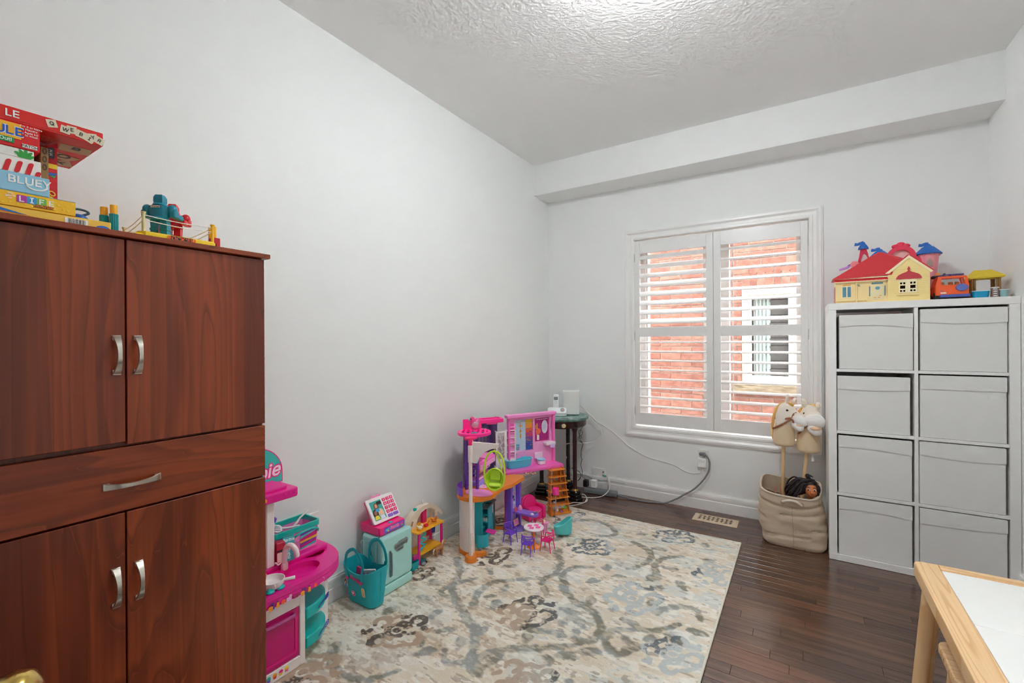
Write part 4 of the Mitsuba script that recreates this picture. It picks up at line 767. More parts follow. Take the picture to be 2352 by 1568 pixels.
# teal kitchen under the round floor
kd = np.array([-.30, .95, 0]); kd /= np.linalg.norm(kd); kn = np.array([.95, .30, 0]); kn /= np.linalg.norm(kn)
def KB(u0, u1, w0, w1, z0, z1, b=.001): return onto(bx(u0, u1, z0, z1, w0, w1, b), (.225, 2.205, 0), kd, UP)
kx_ = dh.add('kitchen_unit', cat([KB(0, .26, .0, .004, RG + .01, .33), KB(0, .004, .0, .05, RG + .01, .33), KB(.075, .079, .004, .028, RG + .01, .33), KB(.18, .184, .004, .04, RG + .01, .33), KB(.256, .26, .004, .03, RG + .01, .33), KB(.184, .256, .004, .052, RG + .01, .12), KB(.079, .18, .004, .055, RG + .01, .06)]), AQ, False)
for z in (.10, .17, .24): dh.add('kitchen_shelf', KB(.004, .075, .004, .045, z, z + .004), AQ, False)
for z in (.12, .165): dh.add('kitchen_shelf', KB(.079, .18, .004, .055, z, z + .004), AQ, False)
dh.add('cupboard', cat([KB(.10, .18, .05, .058, .07, .205)]), P('#27b3c4', .3), False)
dh.add('worktop', KB(.079, .256, .004, .062, .205, .213), P('#5b6a70', .3), False)
dh.add('sink', KB(.15, .19, .02, .05, .2125, .2145), P('#2b2f31', .3), False)
dh.add('splash_print', KB(.082, .25, .0045, .0055, .218, .25), P('#d8a93a', .4), False); dh.add('splash_print', KB(.11, .15, .0055, .006, .222, .24), P('#403a34', .4), False)
dh.add('dark_panel', KB(.215, .254, .052, .0535, .02, .20), P('#12707c', .3), False)
dh.add('books', cat([KB(.09 + i * .012, .099 + i * .012, .012, .05, .124, .145) for i in range(3)]), P('#d7d2c8', .5), False)
dh.add('oven_flap', onto(bx(0, .055, -.0015, .0015, 0, .045, .001), (.262, 2.262, .065), kd, (.1, 0, 1)) if 0 else mv(rz(ry(bx(0, .06, -.028, .028, -.0015, .0015, .001), 10), 18), .262, 2.278, .085), P('#e62fa6', .2), False)
dh.add('corner_front', arcwall(Cx + .006, Cy + .035, .060, .003, -80, -5, RG + .02, .105), P('#2ab6c8', .3), 40)
# rail from the foot ring back to the column
dh.add('floor_rail', ext(LineString([(.20, 2.28), (.185, 2.46), (.25, 2.50), (.31, 2.545)]).buffer(.010), .014, RG), OR2, False)
# purple column with its printed door
dh.add('column', cat([bx(.285, .297, 2.462, 2.585, RG + .014, ZM - .022, .001), bx(.297, .330, 2.462, 2.482, RG + .014, ZM - .022, .003), bx(.297, .330, 2.568, 2.588, RG + .014, ZM - .022, .003), bx(.297, .325, 2.482, 2.568, RG + .014, .03, .001)]), P('#7b52c8', .32), False)
dh.add('column_back', bx(.279, .2845, 2.458, 2.59, RG + .014, ZM - .022), P('#d61d7f', .35), False)
dp = dh.add('door_print', bx(.2971, .2985, 2.490, 2.566, .06, .32), P('#cfc6e6', .4), False)
pr_ = random.Random(4)
for i in range(12):
    y_, z_ = pr_.uniform(2.498, 2.555), .08 + .225 * i / 11
    dh.add('print_patch', decal([ell(0, 0, pr_.uniform(.006, .013), pr_.uniform(.006, .012))], (.2987, y_, z_), YP, UP), P(['#5a2fa8', '#2b2c74', '#e46ab8', '#a99ce6', '#3b9fc4', '#f2f0f6'][i % 6], .4), False, parent=dp)
dh.add('column_foot', mv(ext(ell(0, 0, .05, .045, 8), .014), .322, 2.54, RG), BAT, 40)
dh.add('drawer_print', cat([decal([sbox(-.028, 0, .028, .042)], (.331, 2.525, .045), YP, (-.2, 0, 1))]), P('#efc04a', .4), False); dh.add('drawer_print', decal([sbox(-.023, .005, .023, .036)], (.3316, 2.525, .045), YP, (-.2, 0, 1)), P('#f07ac4', .4), False)
# bar
barp = Polygon([(.300, 2.492), (.455, 2.492)] + [(.455 + .036 * math.sin(a), 2.528 - .036 * math.cos(a)) for a in np.linspace(.2, 2.94, 9)] + [(.455, 2.564), (.300, 2.564)])
dh.add('bar_top', slab(barp, .133, .146, .002), P('#8a63cc', .32), 40)
for x_, y_ in ((.452, 2.515), (.470, 2.535)): dh.add('bar_leg', cyl(.003, RG, .133, 10, x=x_, y=y_), P('#8f9298', .3, .5, .7), 40)
# upper left wing: ladder posts, bunk bed, back wall with windows
lp = [(.188, 2.176), (.242, 2.214)]
for (x_, y_) in lp: dh.add('ladder_post', bx(x_ - .008, x_ + .008, y_ - .008, y_ + .008, ZM, .685, .002), P('#5a2d92', .32), False)
for i in range(9): dh.add('ladder_rung', tube([(lp[0][0], lp[0][1], ZM + .03 + i * .032), (lp[1][0], lp[1][1], ZM + .03 + i * .032)], .004, 8), P('#5a2d92', .32), 40)
bed_d = np.array([-.10, .42, 0]); bed_d /= np.linalg.norm(bed_d); bed_n = np.array([bed_d[1], -bed_d[0], 0])
def BD(u0, u1, w0, w1, z0, z1, b=.0015, o=(.150, 2.215, 0)): return onto(bx(u0, u1, z0, z1, w0, w1, b), o, bed_d, UP)
# local axes: u along the bed, w towards the room, z up
dh.add('back_wall', cat([BD(-.02, .44, -.006, 0, ZM, .50), BD(-.02, .05, -.006, 0, .50, .70), BD(.13, .19, -.006, 0, .50, .70), BD(.25, .29, -.006, 0, .50, .70), BD(.35, .44, -.006, 0, .50, .70), BD(.05, .13, -.006, 0, .50, .53), BD(.05, .13, -.006, 0, .66, .70), BD(.19, .25, -.006, 0, .66, .70), BD(.29, .35, -.006, 0, .66, .70)]), DVIO, False)
dh.add('wall_post', BD(.40, .475, -.006, .03, ZM, .69, .002), P('#4a3566', .35), False); dh.add('wall_cap', BD(.26, .52, -.004, .028, .69, .712, .002), P('#4a3566', .35), False)
dh.add('back_wall_face', BD(-.02, .245, .0002, .0015, ZM, .50), P('#8577c9', .45), False)
dh.add('bunk_mattress', cat([BD(.02, .27, .002, .085, .485, .505, .004), BD(.02, .28, .075, .09, .475, .50, .003)]), P('#ef6fc0', .5), 40)
dh.add('bunk_blanket', BD(.12, .26, .004, .084, .5055, .514, .003), P('#f48fcf', .7), 40)
dh.add('bunk_rail', BD(.02, .275, .086, .092, .455, .485, .001), P('#f2a6dc', .4), False)
pw = dh.add('picture_strip', BD(.03, .27, .05, .055, .415, .455, .0005), P('#efe0ef', .4), False)
for i in range(6): dh.add('book_print', BD(.045 + i * .036, .068 + i * .036, .0552, .0562, .420, .450, .0002), P(['#4aa8b8', '#d8407c', '#e3b94a', '#6a78d0', '#f0f0f4', '#b85a9c'][i], .5), False, parent=pw)
dh.add('lower_bed', cat([BD(.02, .27, .003, .08, ZM, .385, .003)]), P('#9a8ce2', .4), 40)
dh.add('lower_cushion', BD(.03, .26, .012, .078, .385, .398, .005), P('#f0a0d4', .6), 40)
fr_ = dh.add('floor_print', onto(ext(ell(0, 0, .075, .048, 10), .0015), (.232, 2.315, ZM), bed_d, bed_n * -1 + 0), P('#ecc3df', .7), False)
for i in range(9): dh.add('flower_print', onto(ext(ell(0, 0, .011, .009, 4), .0006), (.232 + pr_.uniform(-.03, .03), 2.315 + pr_.uniform(-.05, .05), ZM + .0016), XP, YP), P(['#e2267e', '#3e9fc0', '#f28ac0'][i % 3], .6), False, parent=fr_)
# pink roof disc with slots, bracket wall and long beam
rc = np.array([.235, 2.195]); slots = unary_union([rrect(-.075 + i * .030, -.060 + i * .030, -.055, .055, .006) for i in range(6)]).intersection(Point(0, 0).buffer(.082))
disc = Point(0, 0).buffer(.102, quad_segs=16).difference(affinity.rotate(slots, 35, origin=(0, 0)))
dh.add('roof_disc', mv(ext(disc, .016), rc[0], rc[1], .697), HPK, 40)
dh.add('disc_socket', cat([cyl(.0125, .672, .712, 16, x=.330, y=2.035), bx(.285, .335, 2.03, 2.10, .697, .709, .002)]), P('#f21f6f', .3), 40)
rb_d = np.array([.62, .78, 0])
def RBm(u0, u1, w0, w1, z0, z1, b=.002): return onto(bx(u0, u1, z0, z1, w0, w1, b), (.200, 2.285, 0), rb_d, UP)
dh.add('roof_wall', RBm(-.100, .02, -.008, .0, .712, .774), HPK, False)
for q_ in ((.0, .165, -.010, .006, .742, .766), (.0, .165, -.075, -.060, .742, .766), (.150, .165, -.060, -.010, .742, .766), (.0, .015, -.060, -.010, .742, .766)): dh.add('roof_beam', RBm(*q_), HPK, False)
dh.add('roof_peg', RBm(.06, .13, -.03, -.006, .730, .742), P('#ff4fae', .3), False)
# white arm on the pole with the hanging egg chair
ad = np.array([.85, .40, 0]); ad /= np.linalg.norm(ad)
arm = Polygon([(0, .092), (.165, .082), (.162, .066), (.150, .058), (.120, .052), (.085, .036), (.055, .005), (.04, -.03), (.02, -.03), (0, -.02)])
dh.add('swing_arm', onto(mv(ext(arm, .012), 0, 0, -.006), (.330, 2.035, .600), ad, UP), P('#e6d9d6', .4), False)
sw = Thing('egg_chair', 'lime green hanging egg chair on the white arm of the doll house', 'toy chair')
LIME = P('#c8e23c', .35)
sc_ = np.array([.330, 2.035, 0]) + ad * .138; sn = np.array([ad[1], -ad[0], 0])
def EG(p_): p_ = np.asarray(p_, float); return sc_ + p_[:, :1] * ad + p_[:, 1:2] * sn + p_[:, 2:] * [0, 0, 1]
eg = [(0, 0, .640), (-.030, 0, .628), (-.050, 0, .590), (-.058, 0, .535), (-.056, 0, .485), (-.040, 0, .440), (0, 0, .418), (.040, 0, .440), (.056, 0, .485), (.058, 0, .535), (.050, 0, .590), (.030, 0, .628)]
sw.add('ring', tube(EG(eg), .0055, 8, 5, closed=True), LIME, 60)
sw.add('hoop', tube(EG([(0, 0, .640), (.018, -.022, .60), (.034, -.034, .54), (.040, -.02, .47), (.03, .0, .44)]), .004, 8, 5), LIME, 60)
sw.add('hook', tube(EG([(0, 0, .638), (0, 0, .650), (0, 0, .664), (0, 0, .668)]), (.003, .003, .004, .006), 8), P('#a3c02c', .4), 40)
# basket: open half shell whose mouth faces the room
th_ = np.linspace(-math.pi * .5, math.pi * 1.5, 28, endpoint=False); rings = []
for k_, (s_, dpt) in enumerate(((1.0, .006), (.95, -.022), (.80, -.040), (.5, -.050), (.02, -.052), (.02, -.049), (.48, -.046), (.76, -.036), (.90, -.020), (.95, .006))):
    rings.append(EG(np.c_[s_ * .055 * np.cos(th_), np.full(28, dpt), .482 + s_ * np.where(np.sin(th_) > 0, .062, .060) * np.sin(th_)]))
sw.add('shell', loft(rings, False), LIME, 50)
sw.add('back_cushion', onto(slab(rrect(-.032, .032, -.024, .036, .012), 0, .012, .005), EG([(0, -.042, .490)])[0], ad, (.12 * sn[0], .12 * sn[1], -1) if 0 else UP), P('#c4e53d', .5), 50)
sw.add('seat_cushion', onto(slab(rrect(-.034, .034, -.020, .018, .012), 0, .015, .006), EG([(0, -.012, .440)])[0], ad, -sn), P('#cdec55', .5), 50)
# pink parrot on the balcony roof
pb = Thing('toy_bird', 'pink toy bird with glittery wings standing on the round balcony roof', 'toy bird', at=(.268, 2.150, .7132), rz=-140)
BP_ = P('#e23a86', .4)
pb.add('body', merge([[((0, 0, .040), .022), ((.004, 0, .060), .020), ((.010, 0, .083), .0165)], [((-.010, 0, .034), .016), ((-.034, 0, .030), .006)]], .006), BP_, True)
pb.add('beak', mv(ry(cyl(.005, 0, .010, 10, r2=.0008), 100), .025, 0, .080), P('#7fd0d0', .4), 40)
for s_ in (1, -1):
    pb.add('eye', ball(.0042, .018, s_ * .0125, .087, 1), BLK, 60)
    wg = pb.add('wing', mv(rx(sc(ball(.017), 1.1, .35, 1.2), -s_ * 8), -.006, s_ * .020, .052), P('#e6a8bc', .3, .5, .4), 50)
    for i in range(4): pb.add('feather', tube([(-.012, s_ * .020, .050 + i * .006), (-.036, s_ * (.026 + .003 * i), .056 + i * .010)], (.0035, .0012), 6, flat=.4), P(['#8fcfd2', '#f0bcd0'][i % 2], .35), 40, parent=wg)
    pb.add('foot', cat([tube([(0, s_ * .009, .022), (.002, s_ * .010, .004)], .0022, 6)] + [tube([(.002, s_ * .010, .003), (.016 * math.cos(a), s_ * .010 + .012 * math.sin(a), .002)], .0022, 6) for a in (-.6, 0, .6, 3.1)]), P('#6fa9ad', .4), 40)
# bathroom wing: pink deck, panel with shower and mirror prints
de = np.array([.203, .377, 0]); de /= np.linalg.norm(de); dn = np.array([de[1], -de[0], 0]); bo = np.array([.127, 2.667, 0])
def BT(m, w=0.0): return onto(mv(m, 0, 0, w), bo, de, UP)     # x along the panel, y up, z into the room
deck = np.array([(.211, 2.563), (.455, 2.985), (.335, 3.050), (.118, 2.667)])
dh.add('deck', slab(Polygon(deck).buffer(-.012).buffer(.012), .340, .361, .003), P('#ee64b8', .3), 40)
dh.add('deck_print', ext(Polygon([(.135, 2.68), (.150, 2.668), (.20, 2.60), (.165, 2.60)]), .001, .3605), P('#8a2458', .4), False)
frame = Polygon([(.035, .361), (.430, .361), (.430, .715), (.035, .715)]).difference(unary_union([sbox(.105, .462, .250, .690), sbox(.266, .515, .395, .690), rrect(.408, .420, .58, .67, .004)]))
dh.add('bath_panel', BT(ext(frame, .012), -.006), P('#f2a3d6', .33), False)
dh.add('panel_back', BT(ext(sbox(.09, .45, .40, .70), .002), -.008), LP2, False)
dh.add('panel_post', BT(bx(.413, .432, .361, .715, .006, .030, .002)), P('#f478c4', .33), False); dh.add('panel_post', BT(bx(.035, .050, .361, .715, .004, .022, .002)), P('#f478c4', .33), False)
dh.add('panel_cap', BT(bx(.020, .440, .712, .734, -.012, .040, .003)), P('#f590d0', .33), False)
for z_ in (.645, .605, .53, .45): dh.add('side_shelf', BT(bx(.052, .090, z_, z_ + .004, .006, .020, .0008)), LP2, False)
for (x0, x1, y0, y1) in ((.055, .088, .61, .67),): dh.add('side_niche', BT(bx(x0, x1, y0, y1, .006, .0068)), P('#ea5cb0', .4), False)
sp_ = dh.add('shower_print', BT(ext(sbox(.107, .464, .192, .688), .001), -.005), P('#b9d3e4', .35), False)
for pls, c_ in (([rrect(.112, .188, .672, .676, .001)], '#e2c07a'), ([Polygon([(.130, .640), (.166, .640), (.158, .650), (.138, .650)]), rrect(.146, .150, .56, .67, .001), rrect(.140, .158, .60, .612, .004), rrect(.144, .156, .555, .585, .004)], '#cf963a'), ([sbox(.112, .50, .140, .512), sbox(.112, .470, .140, .496)], '#4c94b4'), ([sbox(.116, .472, .122, .492), sbox(.132, .472, .138, .490)], '#d65a9c')):
    dh.add('print_detail', BT(cat([ext(q_, .0006) for q_ in pls]), -.0039), P(c_, .4), False, parent=sp_)
cu = dh.add('curtain_print', BT(ext(sbox(.192, .464, .249, .688), .001), -.005), P('#b23a78', .4), False)
for i, c_ in enumerate(('#e0b32e', '#e8922c', '#df5a3a', '#c63a6c', '#7c3f96', '#3e3a9c', '#274f9a')):
    dh.add('curtain_band', BT(ext(sbox(.193, .656 - i * .032, .248, .688 - i * .032), .0005), -.0039), P(c_, .45), False, parent=cu)
for i in range(10):
    xx, zz = pr_.uniform(.20, .24), pr_.uniform(.475, .665)
    dh.add('leaf_print', BT(mv(ext(cat_p, .0004), xx, zz, 0) if 0 else mv(ext(unary_union([affinity.rotate(ell(.006, 0, .006, .0015, 3), a, origin=(0, 0)) for a in (20, 70, 120, 160)]), .0004), xx, zz), -.0033), P(['#3f8f8a', '#6a3f9a', '#8aa23a'][i % 3], .5), False, parent=cu)
mp = dh.add('mirror_print', BT(ext(sbox(.268, .517, .393, .688), .001), -.005), P('#a81f78', .35), False)
for pls, c_ in (([ell(.358, .620, .026, .050, 10)], '#e9edf4'), ([ell(.358, .620, .021, .044, 10)], '#b9c4da'), ([sbox(.285, .676, .385, .680)], '#f0d8ee'), ([ell(.302, .590, .022, .022, 5), ell(.292, .575, .010, .012, 4)], '#e8704e'), ([rrect(.290, .310, .525, .565, .006)], '#efeaea'), ([sbox(.275, .610, .300, .613), sbox(.278, .613, .284, .640), sbox(.289, .613, .295, .65)], '#f0b64e')):
    dh.add('print_detail', BT(cat([ext(q_, .0006) for q_ in pls]), -.0039), P(c_, .35), False, parent=mp)
# sink, toilet, bath, white shower tower standing on the deck
ts = Thing('toy_sink', 'white toy washbasin with a lilac towel fixed to the pink bathroom wall', 'toy washbasin')
ts.add('basin', BT(slab(rrect(.338, .425, .488, .512, .008), .006, .050, .004)), P('#f1e6ee', .3), 40); ts.add('towel', BT(bx(.372, .412, .468, .498, .050, .054, .002)), P('#d9bdf0', .6), 40)
ts.add('tap', BT(tube([(.375, .512, .012), (.375, .530, .012), (.375, .530, .024)], .002, 6)), P('#b9bcc4', .25, .5, .8))
tt = Thing('toy_toilet', 'white toy toilet with a pale blue lid on the pink bathroom deck', 'toy toilet')
tt.add('cistern', BT(bx(.255, .325, .395, .440, .007, .026, .004)), P('#f3cfe4', .35), 40); tt.add('bowl', BT(rx(slab(rrect(.262, .318, -.080, -.027, .020), .362, .392, .006), -90)), P('#f6eef2', .3), 40); tt.add('lid', BT(rx(slab(rrect(.260, .320, -.084, -.026, .022), .3925, .401, .003), -90)), P('#8ccfe6', .35), 40)
tbx = Thing('toy_bathtub', 'turquoise toy bathtub on the pink deck of the doll house', 'toy bathtub')
tu = np.array([.213, 2.745, .3612])
def TUB(z_, a, b, n_=40):
    t_ = np.linspace(0, 2 * np.pi, n_, endpoint=False); c_, s_ = np.cos(t_), np.sin(t_); e_ = 2.8
    q_ = np.c_[a * np.sign(c_) * np.abs(c_) ** (2 / e_), b * np.sign(s_) * np.abs(s_) ** (2 / e_)]
    return tu + q_[:, :1] * de + q_[:, 1:] * dn + [0, 0, z_]
tbx.add('tub', loft([TUB(0, .088, .028), TUB(.010, .096, .033), TUB(.052, .103, .038), TUB(.055, .106, .042), TUB(.059, .106, .042), TUB(.059, .098, .034), TUB(.030, .090, .030), TUB(.014, .078, .022)]), P('#4cc3d6', .3), 40)
tbx.add('tap', tube([tuple(tu + [0, 0, .058] - dn * .040), tuple(tu + [0, 0, .085] - dn * .040), tuple(tu + [0, 0, .088] - dn * .025)], .0035, 8, 4), P('#d9dce2', .2, .5, .7))
to = Thing('toy_shower_tower', 'white openwork toy shower tower with little shelves beside the bathtub', 'toy shower')
tw0 = np.array([.096, 2.644, .3612]); td = np.array([.62, .78, 0]); tn = np.array([.78, -.62, 0]); td /= np.linalg.norm(td); tn /= np.linalg.norm(tn)
def TW(m, w=0.0): return onto(sc(mv(m, 0, 0, w), 1.5, 1.12, 1.0), tw0, td, UP)
to.add('back', TW(ext(sbox(.035, 0, .088, .235), .003), -.02), P('#eceae8', .4), False)
fr2 = sbox(-.012, .05, .040, .235).difference(sbox(-.004, .060, .030, .225)); lace = [LineString(q_).buffer(.0012) for q_ in ([(-.004, .08), (.03, .11)], [(.0, .06), (.03, .09)], [(-.004, .12), (.02, .10)], [(-.004, .13), (.03, .17)], [(.02, .10), (.012, .15)], [(.012, .15), (-.004, .17)], [(.018, .16), (.01, .20)], [(.01, .20), (.03, .215)], [(-.004, .19), (.012, .185)], [(.01, .20), (0, .225)], [(.03, .13), (.008, .13)])]
to.add('screen', TW(ext(unary_union([fr2] + lace), .003), .02), P('#f0eeec', .4), False)
to.add('side', cat([TW(bx(.038, .043, 0, .235, -.02, .023)), TW(bx(.084, .089, 0, .235, -.02, .018)), TW(bx(-.012, -.007, 0, .235, -.02, .023))]), P('#e8e6e4', .4), False)
for z_ in (.05, .095, .14, .185, .232): to.add('shelf', TW(bx(.043, .086, z_, z_ + .003, -.02, .018)), P('#f0eeec', .4), False)
to.add('base', cat([TW(rx(slab(rrect(-.018, .094, -.024, .024, .014), 0, .018, .003), -90)) , TW(bx(-.012, .088, .018, .05, .018, .024, .002))]), P('#ecEAe8'.lower(), .4), 40)
# orange shelf tower leaning under the deck
ot = np.array([.415, 2.851, RG]); oe = np.array([.506 - .415, 2.981 - 2.851, 0]); ow = np.linalg.norm(oe); oe /= ow; on_ = np.array([oe[1], -oe[0], 0])
def OT(m, w=0.0): return onto(mv(m, 0, 0, w), ot, oe, UP)
OBR = P('#c4792a', .4)
dh.add('tower_base', OT(rx(slab(rrect(-.002, ow + .01, -.0, .075, .006), 0, .016, .003), -90)), P('#e08420', .35), 40)
def side(x0, x1): return ext(Polygon([(x0, .016), (x0 + .006, .016), (x1 + .006, .335), (x1, .335)]), .045)
dh.add('tower_side', OT(side(.0, .010), -.055), P('#c88a4c', .4), False); dh.add('tower_side', OT(side(ow - .006, ow - .052), -.055), OBR, False); dh.add('tower_back', OT(ext(Polygon([(.045, .10), (ow - .03, .10), (ow - .062, .335), (.046, .335)]).difference(unary_union([sbox(.06, .235, .09, .275), sbox(.05, .13, .085, .165)])), .003), -.055), OBR, False)
for i, z_ in enumerate((.068, .118, .168, .222, .272, .322)):
    a_ = .010 * z_ / .335; b_ = .052 * z_ / .335
    dh.add('tower_shelf', OT(bx(a_ - .014, ow - b_ + .012, z_, z_ + .005, -.058, .004, .001)), P('#d9822a', .38), False)
dh.add('tower_divider', OT(bx(.075, .079, .118, .168, -.054, -.012)), OBR, False); dh.add('tower_divider', OT(bx(.085, .089, .222, .322, -.054, -.012)), OBR, False)
dh.add('tower_steps', cat([OT(bx(.0, .022, .016 + i * .009, .025 + i * .009, -.03 - i * .004, .004 - i * .006)) for i in range(6)]), P('#e08420', .38), False)
dh.add('garland', cat([OT(mv(rz(ext(ell(0, 0, .009, .0045, 4), .0015), pr_.uniform(0, 180)), -.260 + i * .017, .329 + pr_.uniform(-.008, .004)), .005 + pr_.uniform(-.01, .01)) for i in range(9)]), P('#f2a08a', .5), False, label='pale orange garland under the deck')
for nm, lab, c_, p_, s_, ct in (('toy_cup', 'tiny white toy on the lowest shelf of the orange tower, left one', '#efe9ea', (.040, .085, -.03), .009, 'toy'), ('toy_ball', 'tiny lilac toy ball on the base of the orange tower', '#8a55c8', (.085, .023, -.0), .0075, 'toy ball')):
    solo(nm, OT(ball(s_, *p_)), P(c_, .4), lab, ct, smooth=60)
tc2 = Thing('toy_cat', 'tiny white and pink toy animal on the base of the orange tower', 'toy animal'); tc2.add('body', OT(cat([sc(ball(.009), 1, 1.3, 1).apply_translation((.060, .030, -.02)), ball(.0095, .060, .050, -.02), ball(.003, .054, .059, -.02, 1), ball(.003, .066, .059, -.02, 1)])), P('#f3d5da', .45), 60); tc2.add('belly', OT(ball(.006, .060, .030, -.014)), P('#f8f0f0', .5), 60)
tp = Thing('toy_plant', 'tiny bright green toy plant in an orange box on the orange tower', 'toy plant')
tp.add('planter', OT(bx(.10, .14, .016, .034, -.03, -.002, .001)), P('#d07a22', .4), False)
for a_ in (-60, -30, 0, 30, 62): tp.add('leaf', OT(tube([(.12, .034, -.016), (.12 + .012 * math.sin(math.radians(a_)), .034 + .018 * math.cos(math.radians(a_)), -.012), (.12 + .030 * math.sin(math.radians(a_)), .034 + .026 * math.cos(math.radians(a_)), -.008)], (.002, .003, .0006), 6, flat=.5)), P('#7fd03a', .4), 40)

# =====================================================================  doll furniture on the rug
def doll_chair(at, rz_, col, lab):
    c = Thing('doll_chair', lab, 'toy chair', at=at, rz=rz_, group='doll chairs round the white doll table')
    m = P(col, .28); hw = .030
    c.add('seat', slab(rrect(-.026, .030, -hw, hw, .008), .058, .063, .0015), m, 40)
    for (x0, y0, x1, y1, zt) in ((.026, -hw + .004, .033, -hw - .001, .088), (.026, hw - .004, .033, hw + .001, .088), (-.024, -hw + .004, -.036, -hw, .118), (-.024, hw - .004, -.036, hw, .118)):
        c.add('leg', tube([(x1, y1, 0), (x0, y0, .060)], (.0025, .0036), 8), m, 40)
    for s_ in (-1, 1): c.add('armrest', tube([(.027, s_ * (hw - .002), .058), (.026, s_ * hw, .082), (.016, s_ * (hw + .001), .090), (-.010, s_ * (hw + .001), .092), (-.028, s_ * (hw - .002), .096), (-.030, s_ * (hw - .004), .062)], .0032, 8, 4), m, 50)
    a_ = np.radians(np.linspace(115, 245, 13)); q_ = np.c_[-.004 + .032 * np.cos(a_) * 1.0, .031 * np.sin(a_) / math.sin(math.radians(115))]
    c.add('backrest', cat([tube(np.c_[q_, np.full(13, .112)], .004, 8), tube(np.c_[q_, np.full(13, .100)], .0032, 8), tube(np.c_[q_[2:-2] * [.99, .96], np.full(9, .090)], .003, 8)]), m, 50)
    return c
PC, KC = '#7444cc', '#e8207a'
doll_chair((.392, 2.352, RG), -8, PC, 'purple doll chair on the left side of the white round doll table')
doll_chair((.560, 2.282, RG), 100, PC, 'purple doll chair nearest the camera at the white round doll table')
doll_chair((.636, 2.384, RG), 182, KC, 'pink doll chair on the right side of the white round doll table')
doll_chair((.502, 2.508, RG), -72, KC, 'pink doll chair behind the white round doll table')
dt = Thing('doll_table', 'white round doll table on an orange trumpet foot', 'toy table', at=(.545, 2.380, RG))
dt.add('top', mv(lathe([(0, 0), (.058, 0), (.062, .004), (.061, .008), (0, .008)], 36), 0, 0, .112), P('#f0e4ec', .35), 40); dt.add('foot', lathe([(0, 0), (.042, 0), (.040, .004), (.022, .012), (.008, .026), (.0055, .05), (.006, .112), (0, .112)], 28), P('#f0861c', .3), 40)
for i, (x_, y_, a_) in enumerate(((-.026, -.004, 12), (.004, .026, 8), (.0, -.026, 15), (.028, .004, 10))):
    solo('doll_plate', rz(slab(rrect(-.013, .013, -.013, .013, .004), 0, .004, .0015), a_).apply_translation((.545 + x_, 2.380 + y_, RG + .1202)), P('#f46fb4', .3), ('pink square doll plate at the left of the white doll table', 'pink square doll plate at the back of the white doll table', 'pink square doll plate at the front of the white doll table', 'pink square doll plate at the right of the white doll table')[i], 'toy plate', 'pink plates on the doll table', smooth=40)
# pink armchair
ac = Thing('doll_armchair', 'large hot pink doll armchair with a round back beside the bar', 'toy armchair', at=(.318, 2.768, RG), rz=-22, scale=1.05)
AP = P('#e8207f', .3)
ac.add('base', slab(rrect(-.040, .048, -.052, .052, .03), 0, .052, .012, 3), AP, 50); ac.add('seat_cushion', slab(rrect(-.03, .052, -.046, .046, .025), .050, .066, .007, 3), P('#f0338d', .3), 50)
ac.add('backrest', cat([onto(slab(ell(0, .062, .068, .066, 10), -.012, .012, .008, 3), (-.048, 0, .012), YP, (-.15, 0, 1)), onto(slab(ell(0, .066, .054, .052, 10), .012, .020, .006, 3), (-.046, 0, .012), YP, (-.15, 0, 1))]), AP, 50)
for s_ in (-1, 1): ac.add('armrest', mv(slab(rrect(-.045, .050, -.013, .013, .012), 0, .085, .010, 3), 0, s_ * .060, 0), AP, 50)
# floor lamp
dl = Thing('doll_floor_lamp', 'doll floor lamp with a pink shade and grey pole', 'toy lamp', at=(.496, 2.768, RG))
dl.add('base', lathe([(0, 0), (.020, 0), (.019, .004), (.006, .008), (0, .008)], 24), P('#9a9ca2', .3), 40); dl.add('pole', cyl(.0032, .006, .20, 10), P('#a4a6ac', .3), 40)
dl.add('shade', lathe([(0, .196), (.0225, .196), (.0235, .200), (.0225, .240), (.019, .241), (.019, .232), (0, .230)], 28), P('#fb3d9f', .35), 40)
# turquoise chaise
ch = Thing('doll_chaise', 'turquoise doll chaise sofa on the right of the doll furniture', 'toy sofa', at=(.626, 2.615, RG), rz=-148)
CQ = P('#57c8c6', .35); n_ = 36; t_ = np.linspace(0, 2 * np.pi, n_, endpoint=False)
def CHR(s_, fz_): 
    x_ = .058 * s_ * np.sign(np.cos(t_)) * np.abs(np.cos(t_)) ** .8; y_ = .036 * s_ * np.sign(np.sin(t_)) * np.abs(np.sin(t_)) ** .8
    hgt = .058 + .064 / (1 + np.exp((x_ / s_ + .008) * 48)) ; return np.c_[x_, y_, hgt if fz_ is None else np.full(n_, fz_) if np.ndim(fz_) == 0 else fz_]
rim = CHR(1.04, None); rin = CHR(.84, None); rin[:, 2] = rim[:, 2]
ch.add('shell', loft([CHR(.80, .014), CHR(.92, .020), CHR(1.0, .042), rim, rin, CHR(.80, .054), CHR(.6, .052)]), CQ, 50)
ch.add('seat_cushion', mv(sc(slab(ell(0, 0, 1, 1, 10), 0, .2, .08), .044, .027, .05), .004, 0, .050), P('#6bd6d2', .4), 50)
for x_, y_ in ((.036, .016), (.036, -.016), (-.036, .016), (-.036, -.016)): ch.add('leg', cyl(.003, 0, .018, 8, x=x_, y=y_), CQ, 40)
